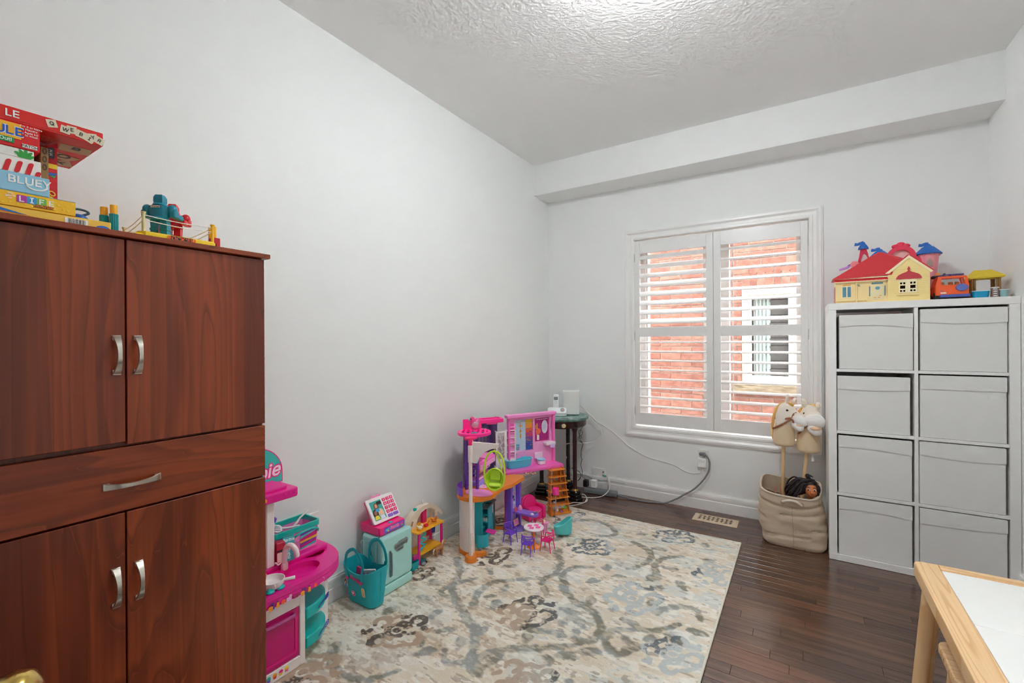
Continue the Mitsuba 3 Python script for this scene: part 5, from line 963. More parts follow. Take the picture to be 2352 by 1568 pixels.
# little pink side table with an ice cream
sd_ = Thing('doll_side_table', 'small pink doll side table behind the white doll table', 'toy table', at=(.502, 2.603, RG), rz=20)
sd_.add('top', slab(rrect(-.024, .024, -.018, .018, .006), .058, .063, .0015), P('#f2a0d0', .3), 40)
for s_ in (-1, 1): sd_.add('leg', bx(-.012, .012, s_ * .014 - .002, s_ * .014 + .002, 0, .058, .001), P('#f2a0d0', .3), False)
ic = Thing('doll_dessert', 'tiny cream dessert on the small pink side table', 'toy food', at=(.492, 2.598, RG + .0634)); ic.add(None, lathe([(0, 0), (.011, 0), (.012, .004), (.011, .010), (.006, .016), (0, .017)], 18), P('#f2e6b4', .4), 50)
# things on the bar
zb = .1464
solo('doll_bottle', mv(lathe([(0, 0), (.006, 0), (.0055, .020), (.003, .027), (.003, .032), (0, .032)], 14), .335, 2.505, zb), P('#ff6a1a', .35), 'orange doll bottle on the purple bar next to the column', 'toy bottle', smooth=50)
dc = Thing('doll_cake', 'pink two-tier doll cake on the purple bar', 'toy cake', at=(.345, 2.545, zb)); dc.add('lower_tier', lathe([(0, 0), (.015, 0), (.0155, .004), (.014, .013), (0, .014)], 20), P('#f59cc6', .4), 50); dc.add('upper_tier', lathe([(0, .0135), (.0095, .014), (.009, .022), (.004, .028), (0, .029)], 20), P('#f7aed2', .4), 50)
dpn = Thing('doll_pan', 'tiny grey doll frying pan on the round end of the bar', 'toy pan', at=(.462, 2.545, zb)); dpn.add('pan', lathe([(0, 0), (.011, 0), (.013, .004), (.0115, .004), (.010, .0015), (0, .0015)], 20), P('#8f969c', .25, .5, .7), 50); dpn.add('handle', tube([(.010, .006, .003), (.022, .018, .007), (.028, .025, .012)], .0016, 6), P('#b4b9be', .25, .5, .7))
dn_ = Thing('doll_donuts', 'tiny white doll rolls at the round end of the bar', 'toy food', at=(.458, 2.510, zb))
dn_.add('plate', lathe([(0, 0), (.011, 0), (.012, .0015), (0, .0015)], 18), P('#e8e0e8', .4)); dn_.add('roll', cat([ball(.0042, x_, y_, .004, 1) for x_, y_ in ((-.005, 0), (.005, .002), (0, .005), (0, -.005))]), P('#f5f1ee', .5), 60)
# =====================================================================  corner table, telephone, router, cables, vent
tx0, ty0, tz = .262, 3.312, .657
def marble_fn(p, n, uv):
    v = f2(p.x * 16, p.y * 16, 3, 3); w_ = dr.abs(f2(p.x * 22 + v * 3, p.y * 22, 5, 3) - 0.5)
    return mix(mix(lin('#33564f'), lin('#5d8078'), smoothstep(0.3, 0.7, v)), lin('#a9c2b8'), smoothstep(0.03, 0.0, w_) * 0.7)
proc_mat('green_marble', marble_fn, rough=0.08)
DW_ = P('#0c0606', .14); RW = P('#260a0a', .16); GOLD = P('#c9a050', .25, .5, 1.0)
ct = Thing('corner_table', 'small round dark wood corner table with a green marble top', 'side table')
ct.add('marble_top', mv(lathe([(0, -.020), (.222, -.020), (.229, -.014), (.230, -.006), (.225, 0), (0, 0)], 64), tx0, ty0, tz), 'green_marble', 30, label='green marble')
ct.add('apron', mv(lathe([(.16, -.075), (.200, -.075), (.208, -.068), (.208, -.030), (.214, -.020), (0, -.020), (0, -.024), (.16, -.024)], 64), tx0, ty0, tz), RW, 30)
legs = [(.412, 3.262), (.112, 3.262), (.262, 3.452)]
for i, (x_, y_) in enumerate(legs):
    k = ct.add('leg', mv(lathe([(0, .088), (.021, .088), (.021, .10), (.0165, .108), (.0165, .45), (.0185, .475), (.0165, .482), (.0165, .545), (.021, .555), (.025, .575), (.026, .585), (0, .585)], 24), x_, y_), RW if i == 0 else DW_, 40)
    ct.add('gold_ring', mv(lathe([(.0, .082), (.024, .082), (.0245, .086), (.022, .094), (.0205, .098), (0, .098)], 24), x_, y_), GOLD, 40, parent=k)
    a_ = math.atan2(y_ - ty0, x_ - tx0); ux = np.array([math.cos(a_), math.sin(a_), 0])
    k2 = ct.add('foot', cat([rz(bx(-.052, .052, -.036, .036, 0, .030, .004), math.degrees(a_)).apply_translation((x_, y_, 0)), rz(bx(-.044, .044, -.031, .031, .030, .056, .004), math.degrees(a_)).apply_translation((x_, y_, 0)), rz(bx(-.036, .036, -.027, .027, .056, .084, .006), math.degrees(a_)).apply_translation((x_, y_, 0))]), DW_, 30)
ct.add('base_plate', mv(cat([slab(Polygon([(.14 * math.cos(t_), .14 * math.sin(t_)) for t_ in np.radians([100, 140, 205, 245, 330, 15])]), .012, .040, .005)]), tx0, ty0), DW_, 30)
for a0 in (0,):
    o_ = np.array([.436, 3.112, .612]); 
md = np.array([.55, -.83, 0]); mo = np.array([tx0, ty0, 0]) + md / np.linalg.norm(md) * .2085 + [0, 0, .608]
ct.add('medallion', onto(lathe([(0, 0), (.0165, 0), (.017, .003), (.013, .006), (.009, .005), (.007, .008), (0, .009)], 24), mo, np.cross(UP, md), UP), P('#d8c9a2', .35, .5, .3), 40, label='pale brass medallion')
# telephone
PW = P('#e6e8e8', .35); PS = P('#c9cdd0', .35)
ph = Thing('cordless_phone', 'white cordless telephone standing in its answering base on the marble table', 'telephone', at=(.235, 3.285, tz + .0005), rz=28)
ph.add('base', cat([slab(rrect(-.070, .085, -.050, .045, .018), 0, .018, .006), onto(slab(rrect(-.070, .085, -.022, .034, .018), -.010, .022, .006), (0, -.030, .032), XP, (0, .45, .9))]), P('#dfe3e4', .35), 40)
hp_ = (0, -.012, .012); hy_ = (0, .16, 1)
ph.add('handset', onto(slab(rrect(-.024, .024, 0, .160, .012), 0, .022, .007, 3), hp_, XP, hy_), PW, 40)
ph.add('display', onto(slab(rrect(-.017, .017, .112, .138, .003), .0215, .0228, .0004), hp_, XP, hy_), P('#3d4f4a', .15), False, label='dark green display')
ph.add('ring_button', onto(lathe([(.006, 0), (.0135, 0), (.0135, .0018), (.006, .0018)], 20).apply_translation((0, .092, .0212)), hp_, XP, hy_), PS, 40)
for r_ in range(5):
    for c_ in range(3): ph.add('key', onto(slab(rrect(-.0185 + c_ * .0128, -.0075 + c_ * .0128, .068 - r_ * .0115, .0755 - r_ * .0115, .002), .0215, .0232, .0005), hp_, XP, hy_), P('#d3d7da', .35), False)
ph.add('dial', onto(lathe([(0, 0), (.017, 0), (.0175, .003), (.012, .004), (0, .0035)], 24).apply_translation((.052, .010, .0215)), (0, -.030, .032), XP, (0, .45, .9)), P('#8f9598', .35), 40)
ph.add('message_light', onto(lathe([(0, 0), (.0055, 0), (.005, .002), (0, .0025)], 14).apply_translation((.055, .008, .0255)), (0, -.030, .032), XP, (0, .45, .9)), P('#f0503c', .3), 40, label='red light')
# router: white box with a curved front
ro = Thing('router', 'tall white wireless router box behind the telephone on the marble table', 'router', at=(.318, 3.400, tz + .0005), rz=24)
a_ = np.radians(np.linspace(-1, 1, 9) * 42); rp = Polygon(np.vstack([np.c_[.066 * np.sin(a_) / math.sin(math.radians(42)), -.050 - .030 * (np.cos(a_) - math.cos(math.radians(42))) * 1.8], [[.066, .040], [-.066, .040]]]))
ro.add('housing', slab(rp, .006, .196, .004, 2), P('#dfe3de', .35), 30); ro.add('foot', ext(rp.buffer(-.006), .006), P('#3a3e40', .5), False)
ro.add('top_panel', mv(ext(rp.buffer(-.010), .0015), 0, 0, .1957), P('#cfd0c8', .45), False)
# cables
WC, BC, GC = P('#e4e3de', .45), P('#1d1d1d', .45), P('#77797b', .5)
yb = D - .004
solo('white_cable', tube([(.34, 3.46, .745), (.352, 3.52, .71), (.36, 3.575, .672), (.387, yb, .64), (.463, yb, .576), (.565, yb, .527), (.647, yb, .469), (.735, yb, .402), (.872, yb, .339), (.988, yb, .317), (1.084, yb, .302), (1.161, yb, .268), (1.222, yb, .255), (1.275, yb - .006, .270), (1.296, yb - .016, .298), (1.30, yb - .02, .318)], .0028, 8, 6), WC, 'thin white cable running down the wall from the router to the adapter under the window', 'cable', smooth=60)
solo('white_loop_cable', tube([(.35, 3.45, .700), (.40, 3.52, .668), (.445, 3.56, .59), (.500, 3.57, .53), (.516, 3.57, .489), (.500, 3.565, .45), (.44, 3.55, .412), (.37, 3.50, .405), (.285, 3.44, .405), (.24, 3.42, .385), (.232, 3.42, .35), (.250, 3.43, .30), (.275, 3.46, .22), (.29, 3.48, .12), (.31, 3.49, .04)], .0036, 8, 6), WC, 'white cable looping out from the wall and round the back leg of the corner table', 'cable', smooth=60)
solo('tangled_cable', tube([(.36, 3.46, .64), (.400, 3.46, .575), (.395, 3.43, .54), (.375, 3.42, .515), (.392, 3.40, .49), (.405, 3.42, .47), (.380, 3.43, .455), (.398, 3.43, .425), (.380, 3.42, .44), (.372, 3.41, .465), (.408, 3.42, .50), (.390, 3.43, .53), (.378, 3.43, .46), (.402, 3.44, .415), (.388, 3.44, .36), (.384, 3.45, .292), (.392, 3.45, .285), (.380, 3.45, .238), (.388, 3.46, .179), (.376, 3.48, .134), (.384, 3.52, .10), (.392, 3.535, .075)], .0022, 7, 5), BC, 'tangled black cord hanging down beside the front leg of the corner table', 'cable', smooth=60)
solo('black_cable', tube([(.16, 3.52, .05), (.18, 3.53, .13), (.225, 3.54, .165), (.28, 3.545, .16), (.325, 3.55, .14), (.33, 3.555, .10), (.30, 3.56, .06)], .003, 7, 5), BC, 'black cable bowed across the baseboard behind the corner table', 'cable', smooth=60)
yg_ = D - .022
solo('grey_thin_cable', tube([(.20, yg_, .085), (.29, yg_, .112), (.369, yg_, .111), (.436, yg_, .095), (.502, yg_, .091), (.58, yg_ + .004, .098), (.70, yg_ + .006, .094)], .0026, 7, 5), P('#a7a8a8', .5), 'thin grey cable lying along the top of the baseboard under the wall plate', 'cable', smooth=60)
gc = Thing('grey_power_cord', 'thick grey power cord curving from the socket under the window down to the power strip', 'power cord')
gc.add('cord', tube([(1.312, yb - .028, .424), (1.330, yb - .03, .408), (1.346, yb - .03, .380), (1.350, yb - .03, .348), (1.340, yb - .03, .29), (1.303, yb - .03, .222), (1.238, yb - .032, .146), (1.17, yb - .035, .094), (1.11, yb - .035, .050), (1.04, yb - .042, .012), (.97, yb - .06, .0065), (.90, yb - .085, .006), (.80, yb - .09, .006), (.72, yb - .088, .012), (.655, yb - .085, .022)], .0058, 10, 6), GC, 60)
gc.add('plug', cat([bx(1.278, 1.318, yb - .034, yb - .004, .405, .427, .005), bx(1.302, 1.322, yb - .036, yb - .012, .398, .420, .005)]), P('#6c6e70', .45), 40)
solo('drooping_cable', tube([(.552, D - .04, .135), (.575, D - .06, .140), (.595, D - .09, .125), (.606, D - .10, .09), (.602, D - .11, .052), (.578, D - .14, .018), (.548, D - .19, .008), (.50, D - .23, .006), (.455, D - .25, .006), (.43, D - .255, .007)], .003, 8, 6), WC, 'white cord from the wall plate drooping to the floor by the table foot', 'cable', smooth=60)
solo('cable_tag', bx(.583, .603, D - .083, D - .079, .085, .140, .001), P('#eceae6', .6), 'small white paper tag on the cord below the wall plate', 'tag')
solo('floor_cable', tube([(.455, 3.30, .050), (.462, 3.335, .035), (.482, 3.335, .012), (.500, 3.285, .004), (.485, 3.225, .0035), (.46, 3.175, .0035), (.43, 3.135, .0035), (.405, 3.155, .0035), (.43, 3.20, .009), (.47, 3.215, .009), (.50, 3.25, .009), (.49, 3.31, .016)], .003, 7, 5), WC, 'white cable coiled loosely on the floor by the foot of the corner table', 'cable', smooth=60)
# wall plates, adapters, power strip
wp = Thing('wall_plate', 'wide white wall plate with a socket low on the back wall', 'wall plate')
wp.add('plate', bx(.416, .536, D - .007, D, .112, .186, .002), P('#f0f0ec', .3), False); wp.add('socket', bx(.502, .530, D - .011, D - .006, .118, .172, .002), P('#e2e2de', .3), False)
for z_ in (.132, .158): wp.add('jack', bx(.510, .522, D - .0118, D - .0108, z_ - .006, z_ + .006), P('#6f7274', .4), False)
wp.add('green_plug', bx(.518, .545, D - .020, D - .011, .127, .135, .001), P('#3fa06a', .4), False)
ou = Thing('wall_outlet', 'white wall outlet under the window', 'outlet'); ou.add(None, bx(1.266, 1.336, D - .006, D, .322, .445, .002), P('#e9e9e4', .3), smooth=False)
ad_ = Thing('plug_adapter', 'white square plug adapter hanging in the outlet under the window', 'adapter'); ad_.add('housing', bx(1.264, 1.326, D - .034, D - .0065, .316, .386, .005), P('#f2f2ef', .3), 40)
ad_.add('print', cat([onto(text('POWER LINE', .006, .0003), (1.295, D - .0342, .366), XP, UP), onto(text('ADAPTER', .006, .0003), (1.295, D - .0342, .355), XP, UP)]), P('#c3c3c0', .5), False)
for i in range(4): ad_.add('status_light', ball(.0018, 1.316, D - .034, .325 + i * .008, 1), P('#b9bcb8', .3), 40)
pz = Thing('power_strip', 'grey power strip on the floor along the baseboard', 'power strip', at=(.535, 3.512, 0), rz=5)
pz.add('body', slab(rrect(-.150, .130, -.030, .030, .014), .001, .040, .008, 3), P('#6d6f71', .45), 40)
for i in range(5): pz.add('socket', cat([bx(-.120 + i * .045, -.116 + i * .045, -.008, .004, .0398, .0404), bx(-.106 + i * .045, -.102 + i * .045, -.008, .004, .0398, .0404)]), BLK, False)
ba_ = Thing('black_adapter', 'black power adapter plugged into the power strip', 'adapter'); ba_.add(None, bx(.374, .412, 3.500, 3.545, .041, .096, .004), P('#151515', .35))
wa_ = Thing('white_adapter', 'white power adapter plugged into the power strip', 'adapter'); wa_.add(None, bx(.440, .486, 3.505, 3.548, .041, .106, .005), P('#eeeeec', .35))
# floor register
vt = Thing('floor_vent', 'beige metal floor register with cut-out pattern near the window wall', 'floor vent')
VB = P('#d3bda2', .4)
vx0, vx1, vy0, vy1 = 1.266, 1.552, 3.358, 3.499
holes = []
nx_, ny_ = 8, 5; ix0, iy0, iw, ih = vx0 + .030, vy0 + .028, vx1 - vx0 - .060, vy1 - vy0 - .056
for c_ in range(nx_):
    for r_ in range(ny_):
        px_, py_ = ix0 + (c_ + .5) * iw / nx_, iy0 + (r_ + .5) * ih / ny_
        if (c_ + r_) % 2 == 0: holes.append(ell(px_, py_, .0128, .0070, 4))
        else: holes.append(Polygon([(px_ - .0075, py_), (px_, py_ - .0070), (px_ + .0075, py_), (px_, py_ + .0070)]))
vt.add('grille', ext(sbox(vx0 + .014, vy0 + .014, vx1 - .014, vy1 - .014).difference(unary_union(holes)), .0012, .0048), VB, False)
o_ = np.array(sbox(vx0, vy0, vx1, vy1).exterior.coords)[:-1]; i_ = np.array(sbox(vx0 + .015, vy0 + .015, vx1 - .015, vy1 - .015).exterior.coords)[:-1]
vt.add('bevel', loft([np.c_[o_, np.full(4, .0005)], np.c_[o_, np.full(4, .0015)], np.c_[i_, np.full(4, .0062)], np.c_[i_, np.full(4, .0040)]], False), VB, False)
vt.add('duct_shade_sheet', bx(vx0 + .016, vx1 - .016, vy0 + .016, vy1 - .016, .0006, .0012), P('#050505', .9), False)  # black sheet painted as the shade below the holes
# =====================================================================  canvas hamper with plush hobby horses and a doll
def canvas_fn(p, n, uv): return mix(lin('#b9a58f'), lin('#cbb9a4'), f2(p.x * 9 + p.y * 5, p.z * 9, 2, 2)) * (0.95 + 0.1 * n2((p.x + p.y) * 700, p.z * 700, 4))
proc_mat('canvas', canvas_fn, rough=0.85, spec=0.2)
hm = Thing('hamper', 'slouchy beige canvas hamper with a rope handle beside the shelf unit', 'hamper')
nh_ = 84; t_ = np.linspace(0, 2 * np.pi, nh_, endpoint=False)
def hring(s_, inset=0.0, wob=1.0):
    """s_: 0 at the floor, 1 at the rim"""
    hx = np.interp(s_, [0, .06, .3, .6, .85, 1], [.156, .172, .176, .176, .166, .158]) - inset; hy = np.interp(s_, [0, .06, .3, .6, .85, 1], [.118, .130, .136, .140, .142, .138]) - inset
    cx = np.interp(s_, [0, .3, .7, 1], [1.880, 1.870, 1.856, 1.858]); cy = np.interp(s_, [0, 1], [3.325, 3.308]); e_ = np.interp(s_, [0, .5, 1], [4.2, 3.4, 4.2])
    c_, n_s = np.cos(t_), np.sin(t_); x_ = hx * np.sign(c_) * np.abs(c_) ** (2 / e_); y_ = hy * np.sign(n_s) * np.abs(n_s) ** (2 / e_)
    top = .352 + .022 * n_s + .010 * np.cos(2 * t_) + .006 * np.sin(3 * t_ + 1); z_ = s_ * top
    q_ = np.c_[x_ + cx, y_ + cy, z_]
    d_ = (meshkit.fbm(q_ * [7, 7, 17] + 3.1, 3) - .5) * .040 * wob * (math.sin(math.pi * min(s_ * 1.15, 1)) * .9 + .10)
    fold = wob * (-.013 * np.exp(-((z_ - .250 - .035 * np.abs(c_)) / .008) ** 2) - .010 * np.exp(-((z_ - .150 + .030 * c_) / .007) ** 2) * (np.sin(2.3 * t_ + .5) > -.2) - .009 * np.exp(-((z_ - .205 - .025 * c_) / .006) ** 2) * (c_ > -.1) - .008 * np.exp(-((z_ - .075 - .020 * c_) / .008) ** 2) * (c_ < .3))
    r_ = np.c_[c_, n_s, 0 * c_]; q_ = q_ + r_ * (d_ + fold)[:, None]; return q_
lv = np.r_[0, .02, np.linspace(.05, .97, 36), 1.0]
outr = [hring(s_) + [0, 0, .0008] for s_ in lv]; innr = [hring(s_, .005) + [0, 0, .001] for s_ in (1.0, .96, .9, .8, .65, .5, .3, .08)]
hm.add('body', loft(outr + innr), 'canvas', 60)
hm.add('rim_hem', tube(hring(.992, -.002), .0055, 8, closed=True), P('#cdbfae', .85, .2), 60)
fy = lambda x_, s_: float(np.interp(x_, *zip(*sorted([(q[0], q[1]) for q in hring(s_) if q[1] < 3.25]))))
hm.add('rope_handle', tube([(1.822, fy(1.822, .83) + .006, .285), (1.826, fy(1.826, .83) - .008, .290), (1.845, fy(1.845, .87) - .014, .302), (1.872, fy(1.872, .88) - .016, .305), (1.897, fy(1.897, .87) - .014, .300), (1.916, fy(1.916, .83) - .008, .285), (1.920, fy(1.920, .83) + .006, .280)], .0078, 10, 5), P('#d8cdbd', .85, .2), 60)
for x_ in (1.822, 1.920): hm.add('eyelet', onto(lathe([(.006, 0), (.012, 0), (.011, .003), (.006, .003)], 18), (x_, fy(x_, .83) - .0035, .284), XP, UP), P('#a08e78', .4, .5, .4), 40)
for x_ in (1.938, 1.950): hm.add('rivet', mv(sc(ball(.004), 1, .5, 1), x_, fy(x_, .82) - .001, .278), P('#d8d0c4', .3, .5, .5), 60)
hm.add('seam', tube([(1.868 + .012 * (1 - s_), fy(1.868 + .012 * (1 - s_), s_) - .0004, hring(s_)[:, 2].min() + .002) for s_ in np.linspace(.03, .80, 26)], .0014, 6), P('#a8937c', .9, .1))
PLUSH, TAN, WHT, PEACH = P('#efe6d8', .95, .15), P('#dfc7a6', .95, .15), P('#f1efec', .95, .15), P('#e9c5a8', .95, .1)
def horse(lab, base, axis, nz0, parts, eyes, ears, mane, bridle, stick):
    h = Thing('hobby_horse', lab, 'hobby horse', group='plush hobby horses in the hamper')
    h.add('head', parts['head'], PLUSH, True); h.add('neck', parts['neck'], TAN, 50); h.add('muzzle', parts['muzzle'], WHT, True); h.add('lower_jaw', parts['jaw'], WHT, True); h.add('mouth', parts['mouth'], PEACH, True)
    for p_ in eyes: h.add('eye', ball(.0065, *p_, 2), P('#14100e', .1), 60)
    for a_, b_, w_ in ears:
        m = tube([a_, tuple((np.array(a_) * .5 + np.array(b_) * .5)), tuple(np.array(a_) * .15 + np.array(b_) * .85), b_], (.014 * w_, .022 * w_, .016 * w_, .005), 10, 4, flat=.55); k_ = h.add('ear', m, PLUSH, 60)
        o_ = np.array([.003, -.0105, 0]); h.add('ear_lining', tube([tuple(np.array(a_) * .75 + np.array(b_) * .25 + o_), tuple(np.array(a_) * .4 + np.array(b_) * .6 + o_), tuple(np.array(a_) * .15 + np.array(b_) * .85 + o_ * .6)], (.006, .012 * w_, .004), 8, 4, flat=.4), PEACH, 60, parent=k_)
    for i, q_ in enumerate(mane): h.add('mane', tube(q_, (.004, .010, .009, .003), 8, 4), P('#e3b36a', .9, .15) if i % 3 else P('#eac98e', .9, .15), 60)
    for q_ in bridle: h.add('bridle', tube(q_, .0062, 8, 5, flat=.35, up=(.25, -1, .1)), P('#8f5a3c', .6), 50)
    h.add('stick', tube(stick, .0105, 16), P('#dcb98a', .5), 50, label='turned wooden stick')
    return h
def neck(cx, cy, z0, z1, r0, r1, lean=0): return mv(lathe([(0, 0), (r0 * .80, .001), (r0 * .95, .008), (r0, .022), (r0 * 1.0, .06), (r1, z1 - z0), (0, z1 - z0 + .02)], 32), cx, cy, z0)
h1 = horse('plush cream hobby horse with a bridle seen in profile, left one in the hamper', None, None, None,
    dict(head=merge([[((1.818, 3.395, .690), .054), ((1.833, 3.385, .775), .056), ((1.842, 3.38, .815), .050)], [((1.838, 3.382, .795), .052), ((1.885, 3.365, .775), .040)]], .012), neck=neck(1.826, 3.392, .583, .735, .0615, .054),
         muzzle=merge([[((1.893, 3.358, .768), .036), ((1.915, 3.345, .755), .034), ((1.928, 3.338, .748), .028)]], .01), jaw=merge([[((1.893, 3.352, .728), .028), ((1.912, 3.340, .712), .024)]], .01), mouth=mv(sc(ball(.022), 1.1, 1, .5), 1.911, 3.338, .730)),
    [(1.845, 3.331, .818)], [((1.842, 3.37, .855), (1.849, 3.365, .918), 1.0), ((1.872, 3.40, .845), (1.892, 3.395, .893), 1.15)],
    [[(1.828 - .004 * i, 3.395 + .006 * (i % 3) - .02, .868 - .006 * i), (1.790 - .003 * i, 3.395 - .006 * (i % 3), .825 - .008 * i), (1.766 - .001 * i, 3.39, .745 - .01 * i), (1.757 + .001 * i, 3.385, .640 - .004 * i)] for i in range(7)] + [[(1.850, 3.36, .862), (1.862, 3.355, .858), (1.872, 3.36, .848), (1.868, 3.37, .84)]],
    [[(1.778, 3.375, .757), (1.800, 3.345, .758), (1.835, 3.333, .764), (1.872, 3.330, .772)], [(1.764, 3.37, .688), (1.790, 3.335, .708), (1.830, 3.328, .735), (1.872, 3.328, .770)], [(1.872, 3.328, .772), (1.880, 3.332, .795), (1.896, 3.345, .803)], [(1.872, 3.328, .770), (1.876, 3.328, .755), (1.880, 3.332, .742)]],
    [(1.812, 3.372, .012), (1.823, 3.388, .605)])
h1.add('bridle_ring', ball(.005, 1.873, 3.324, .769, 1), P('#e8e4dc', .25, .5, .6), 40); h1.add('tag', bx(1.848, 1.862, 3.374, 3.3755, .546, .588), P('#f2f0ec', .8), False)
h2 = horse('plush cream hobby horse facing the room, right one in the hamper next to the shelf', None, None, None,
    dict(head=merge([[((1.952, 3.418, .690), .056), ((1.962, 3.412, .775), .055), ((1.968, 3.40, .808), .046)], [((1.966, 3.402, .790), .050), ((1.985, 3.372, .775), .044)]], .012), neck=neck(1.956, 3.415, .552, .715, .064, .055),
         muzzle=merge([[((1.972, 3.350, .762), .040), ((1.998, 3.345, .765), .042), ((2.008, 3.340, .758), .038)]], .01), jaw=merge([[((1.982, 3.345, .715), .033), ((1.998, 3.338, .700), .030)]], .01), mouth=mv(sc(ball(.030), 1.05, 1, .45), 1.992, 3.330, .718)),
    [(1.935, 3.372, .800)], [((1.938, 3.40, .835), (1.932, 3.395, .890), 1.35), ((2.006, 3.405, .828), (2.012, 3.40, .872), 1.3)],
    [[(1.965, 3.43, .850), (1.975, 3.41, .852), (1.985, 3.395, .842), (1.99, 3.385, .830)], [(1.925, 3.44, .83), (1.905, 3.44, .79), (1.90, 3.445, .74), (1.905, 3.45, .69)], [(1.972, 3.43, .85), (1.990, 3.42, .846), (2.0, 3.405, .838), (2.005, 3.40, .828)]],
    [[(1.905, 3.375, .668), (1.918, 3.352, .692), (1.936, 3.345, .715), (1.952, 3.348, .735)]],
    [(1.898, 3.352, .012), (1.951, 3.412, .575)])
h2.add('tag', bx(1.972, 1.985, 3.392, 3.3935, .500, .552), P('#f2f0ec', .8), False)
# doll with long wavy dark hair
dl2 = Thing('doll', 'dark haired toy doll peeping over the front rim of the hamper', 'doll')
DS, DH = P('#c2713f', .5), P('#1c1112', .55, .4)
fc = np.array([1.968, 3.215, .372])
dl2.add('head', merge([[(tuple(fc + [0, .012, .008]), .036), (tuple(fc + [.001, 0, -.012]), .032), (tuple(fc + [.001, 0, -.026]), .022)], [(tuple(fc + [-.002, .014, -.03]), .014), (tuple(fc + [-.004, .02, -.065]), .013)], [(tuple(fc + [.002, -.031, -.006]), .006), (tuple(fc + [.003, -.036, -.012]), .0055)], [(tuple(fc + [-.006, .03, -.10]), .03), (tuple(fc + [-.01, .05, -.20]), .025)]], .005), DS, True)
for s_ in (-1, 1):
    e_ = fc + [.001 + s_ * .0155, -.0265, .004]; k_ = dl2.add('eye', sc(ball(1, sub=2), .0070, .004, .0056).apply_translation(e_), P('#f4efe8', .2), 60)
    dl2.add('iris', sc(ball(1, sub=2), .0044, .0022, .0046).apply_translation(e_ + [-.0005, -.0032, 0]), P('#2a1a14', .15), 60, parent=k_)
    dl2.add('eyebrow', tube([e_ + [-.009, .0005, .012 + .001 * s_], e_ + [0, -.001, .0145], e_ + [.009, .001, .0125 - .001 * s_]], (.0010, .0020, .0010), 6), DH, 50)
dl2.add('mouth', tube([fc + [-.008, -.027, -.021], fc + [.001, -.0305, -.0235], fc + [.010, -.027, -.021]], (.0008, .0020, .0008), 6), P('#a8443c', .4), 50)
hr = random.Random(21); lk = []
dl2.add('hair_cap', cat([merge([[(tuple(fc + [-.004, .022, .020]), .040), (tuple(fc + [-.03, .03, .010]), .042), (tuple(fc + [-.07, .03, -.02]), .036)], [(tuple(fc + [.022, .022, .004]), .026), (tuple(fc + [.028, .02, -.03]), .016)]], .012)]), DH, True)
for i in range(44):
    y_ = hr.uniform(-.012, .03); u_ = hr.random()
    st_ = fc + [-.012 + .03 * hr.uniform(-1, 1), .004 + y_ * .5, .048 + hr.uniform(-.006, .008)]
    en = fc + [-.118 + hr.uniform(-.014, .05), y_ - .008, -.045 + hr.uniform(-.02, .055)]
    md_ = (st_ + en) / 2 + [0, -.006, .020 + hr.uniform(0, .018)]; w_ = np.array([hr.uniform(-.008, .008), hr.uniform(-.005, .005), hr.uniform(-.008, .008)])
    lk.append(tube([st_, (st_ + md_) / 2 + w_, md_, (md_ + en) / 2 - w_, en, en + [-.006, 0, -.02]], (.004, .006, .0055, .0055, .005, .002), 6, 3))
for i in range(9):
    st_ = fc + [.010 + .016 * hr.random(), -.010 + .02 * hr.random(), .044]; lk.append(tube([st_, fc + [.030 + hr.uniform(-.003, .004), -.012 + hr.uniform(0, .02), .018], fc + [.036, -.010, -.012], fc + [.033, -.008, -.045]], (.004, .005, .0045, .002), 6, 3))
for i in range(4): a0 = fc + [-.02 + .006 * i, .01, .056]; lk.append(tube([a0, a0 + [-.008, 0, .022], a0 + [.006, 0, .030 - .003 * i], a0 + [.012, 0, .014]], (.004, .003, .003, .0015), 6, 4))
dl2.add('hair', cat(lk), DH, 50, kind='stuff')
for i, (x_, z_, lab) in enumerate(((1.806, .345, 'thin tan doll arm beside the wooden stick in the hamper'), (1.778, .345, 'tiny tan doll leg sticking up at the left in the hamper'))):
    solo('doll_limb', tube([(x_ + .012, 3.26, .22), (x_ + .004, 3.255, .31), (x_, 3.25, z_ + (.028 if i == 0 else .008))], (.006, .005, .003), 8), P('#c98f68', .5), lab, 'doll part', smooth=60)
# =====================================================================  games and boxing robots on top of the cabinet
CZ = 1.5600
FXN = dict(ex=YP, ey=UP)
def game(name, lab, x0, x1, y0, y1, z0, z1, col, rough=.45, ct='board game', grp='board game boxes stacked on the cabinet'):
    g = Thing(name, lab, ct, group=grp); g.add('box', bx(x0, x1, y0, y1, z0, z1, .001), P(col, rough), False); return g
def lay(g, part, polys, x_, y_, z_, col, d=.0005, h=.0006, parent=None): g.add(part, onto(mv(cat([ext(p, h) for p in polys]), 0, 0, d), (x_, y_, z_), YP, UP), P(col, .45), False, parent=parent)
def word(g, s_, h, x_, y_, z_, col, d=.001, bold=True, slant=0, part='lettering'): g.add(part, onto(mv(text(s_, h, .0005, bold, slant), 0, 0, d), (x_, y_, z_), YP, UP), P(col, .45), False)
FX = .378
g0 = game('board_game', 'yellow board game box with a barcode, lowest of the stack on the cabinet', .10, FX, .04, .434, CZ, CZ + .0235, '#f0c24a')
lay(g0, 'swoosh', [Polygon([(-.14, .021), (.02, .021), (.08, .008), (.0, .013), (-.14, .014)])], FX, .20, CZ, '#1f6fb8'); lay(g0, 'swoosh', [Polygon([(-.14, .014), (.0, .013), (.09, .007), (.0, .010), (-.14, .010)])], FX, .20, CZ, '#ee7c3a')
k0_ = [sbox(.344, .003, .388, .0185)]; lay(g0, 'barcode', k0_, FX, 0, CZ, '#f1eee6')
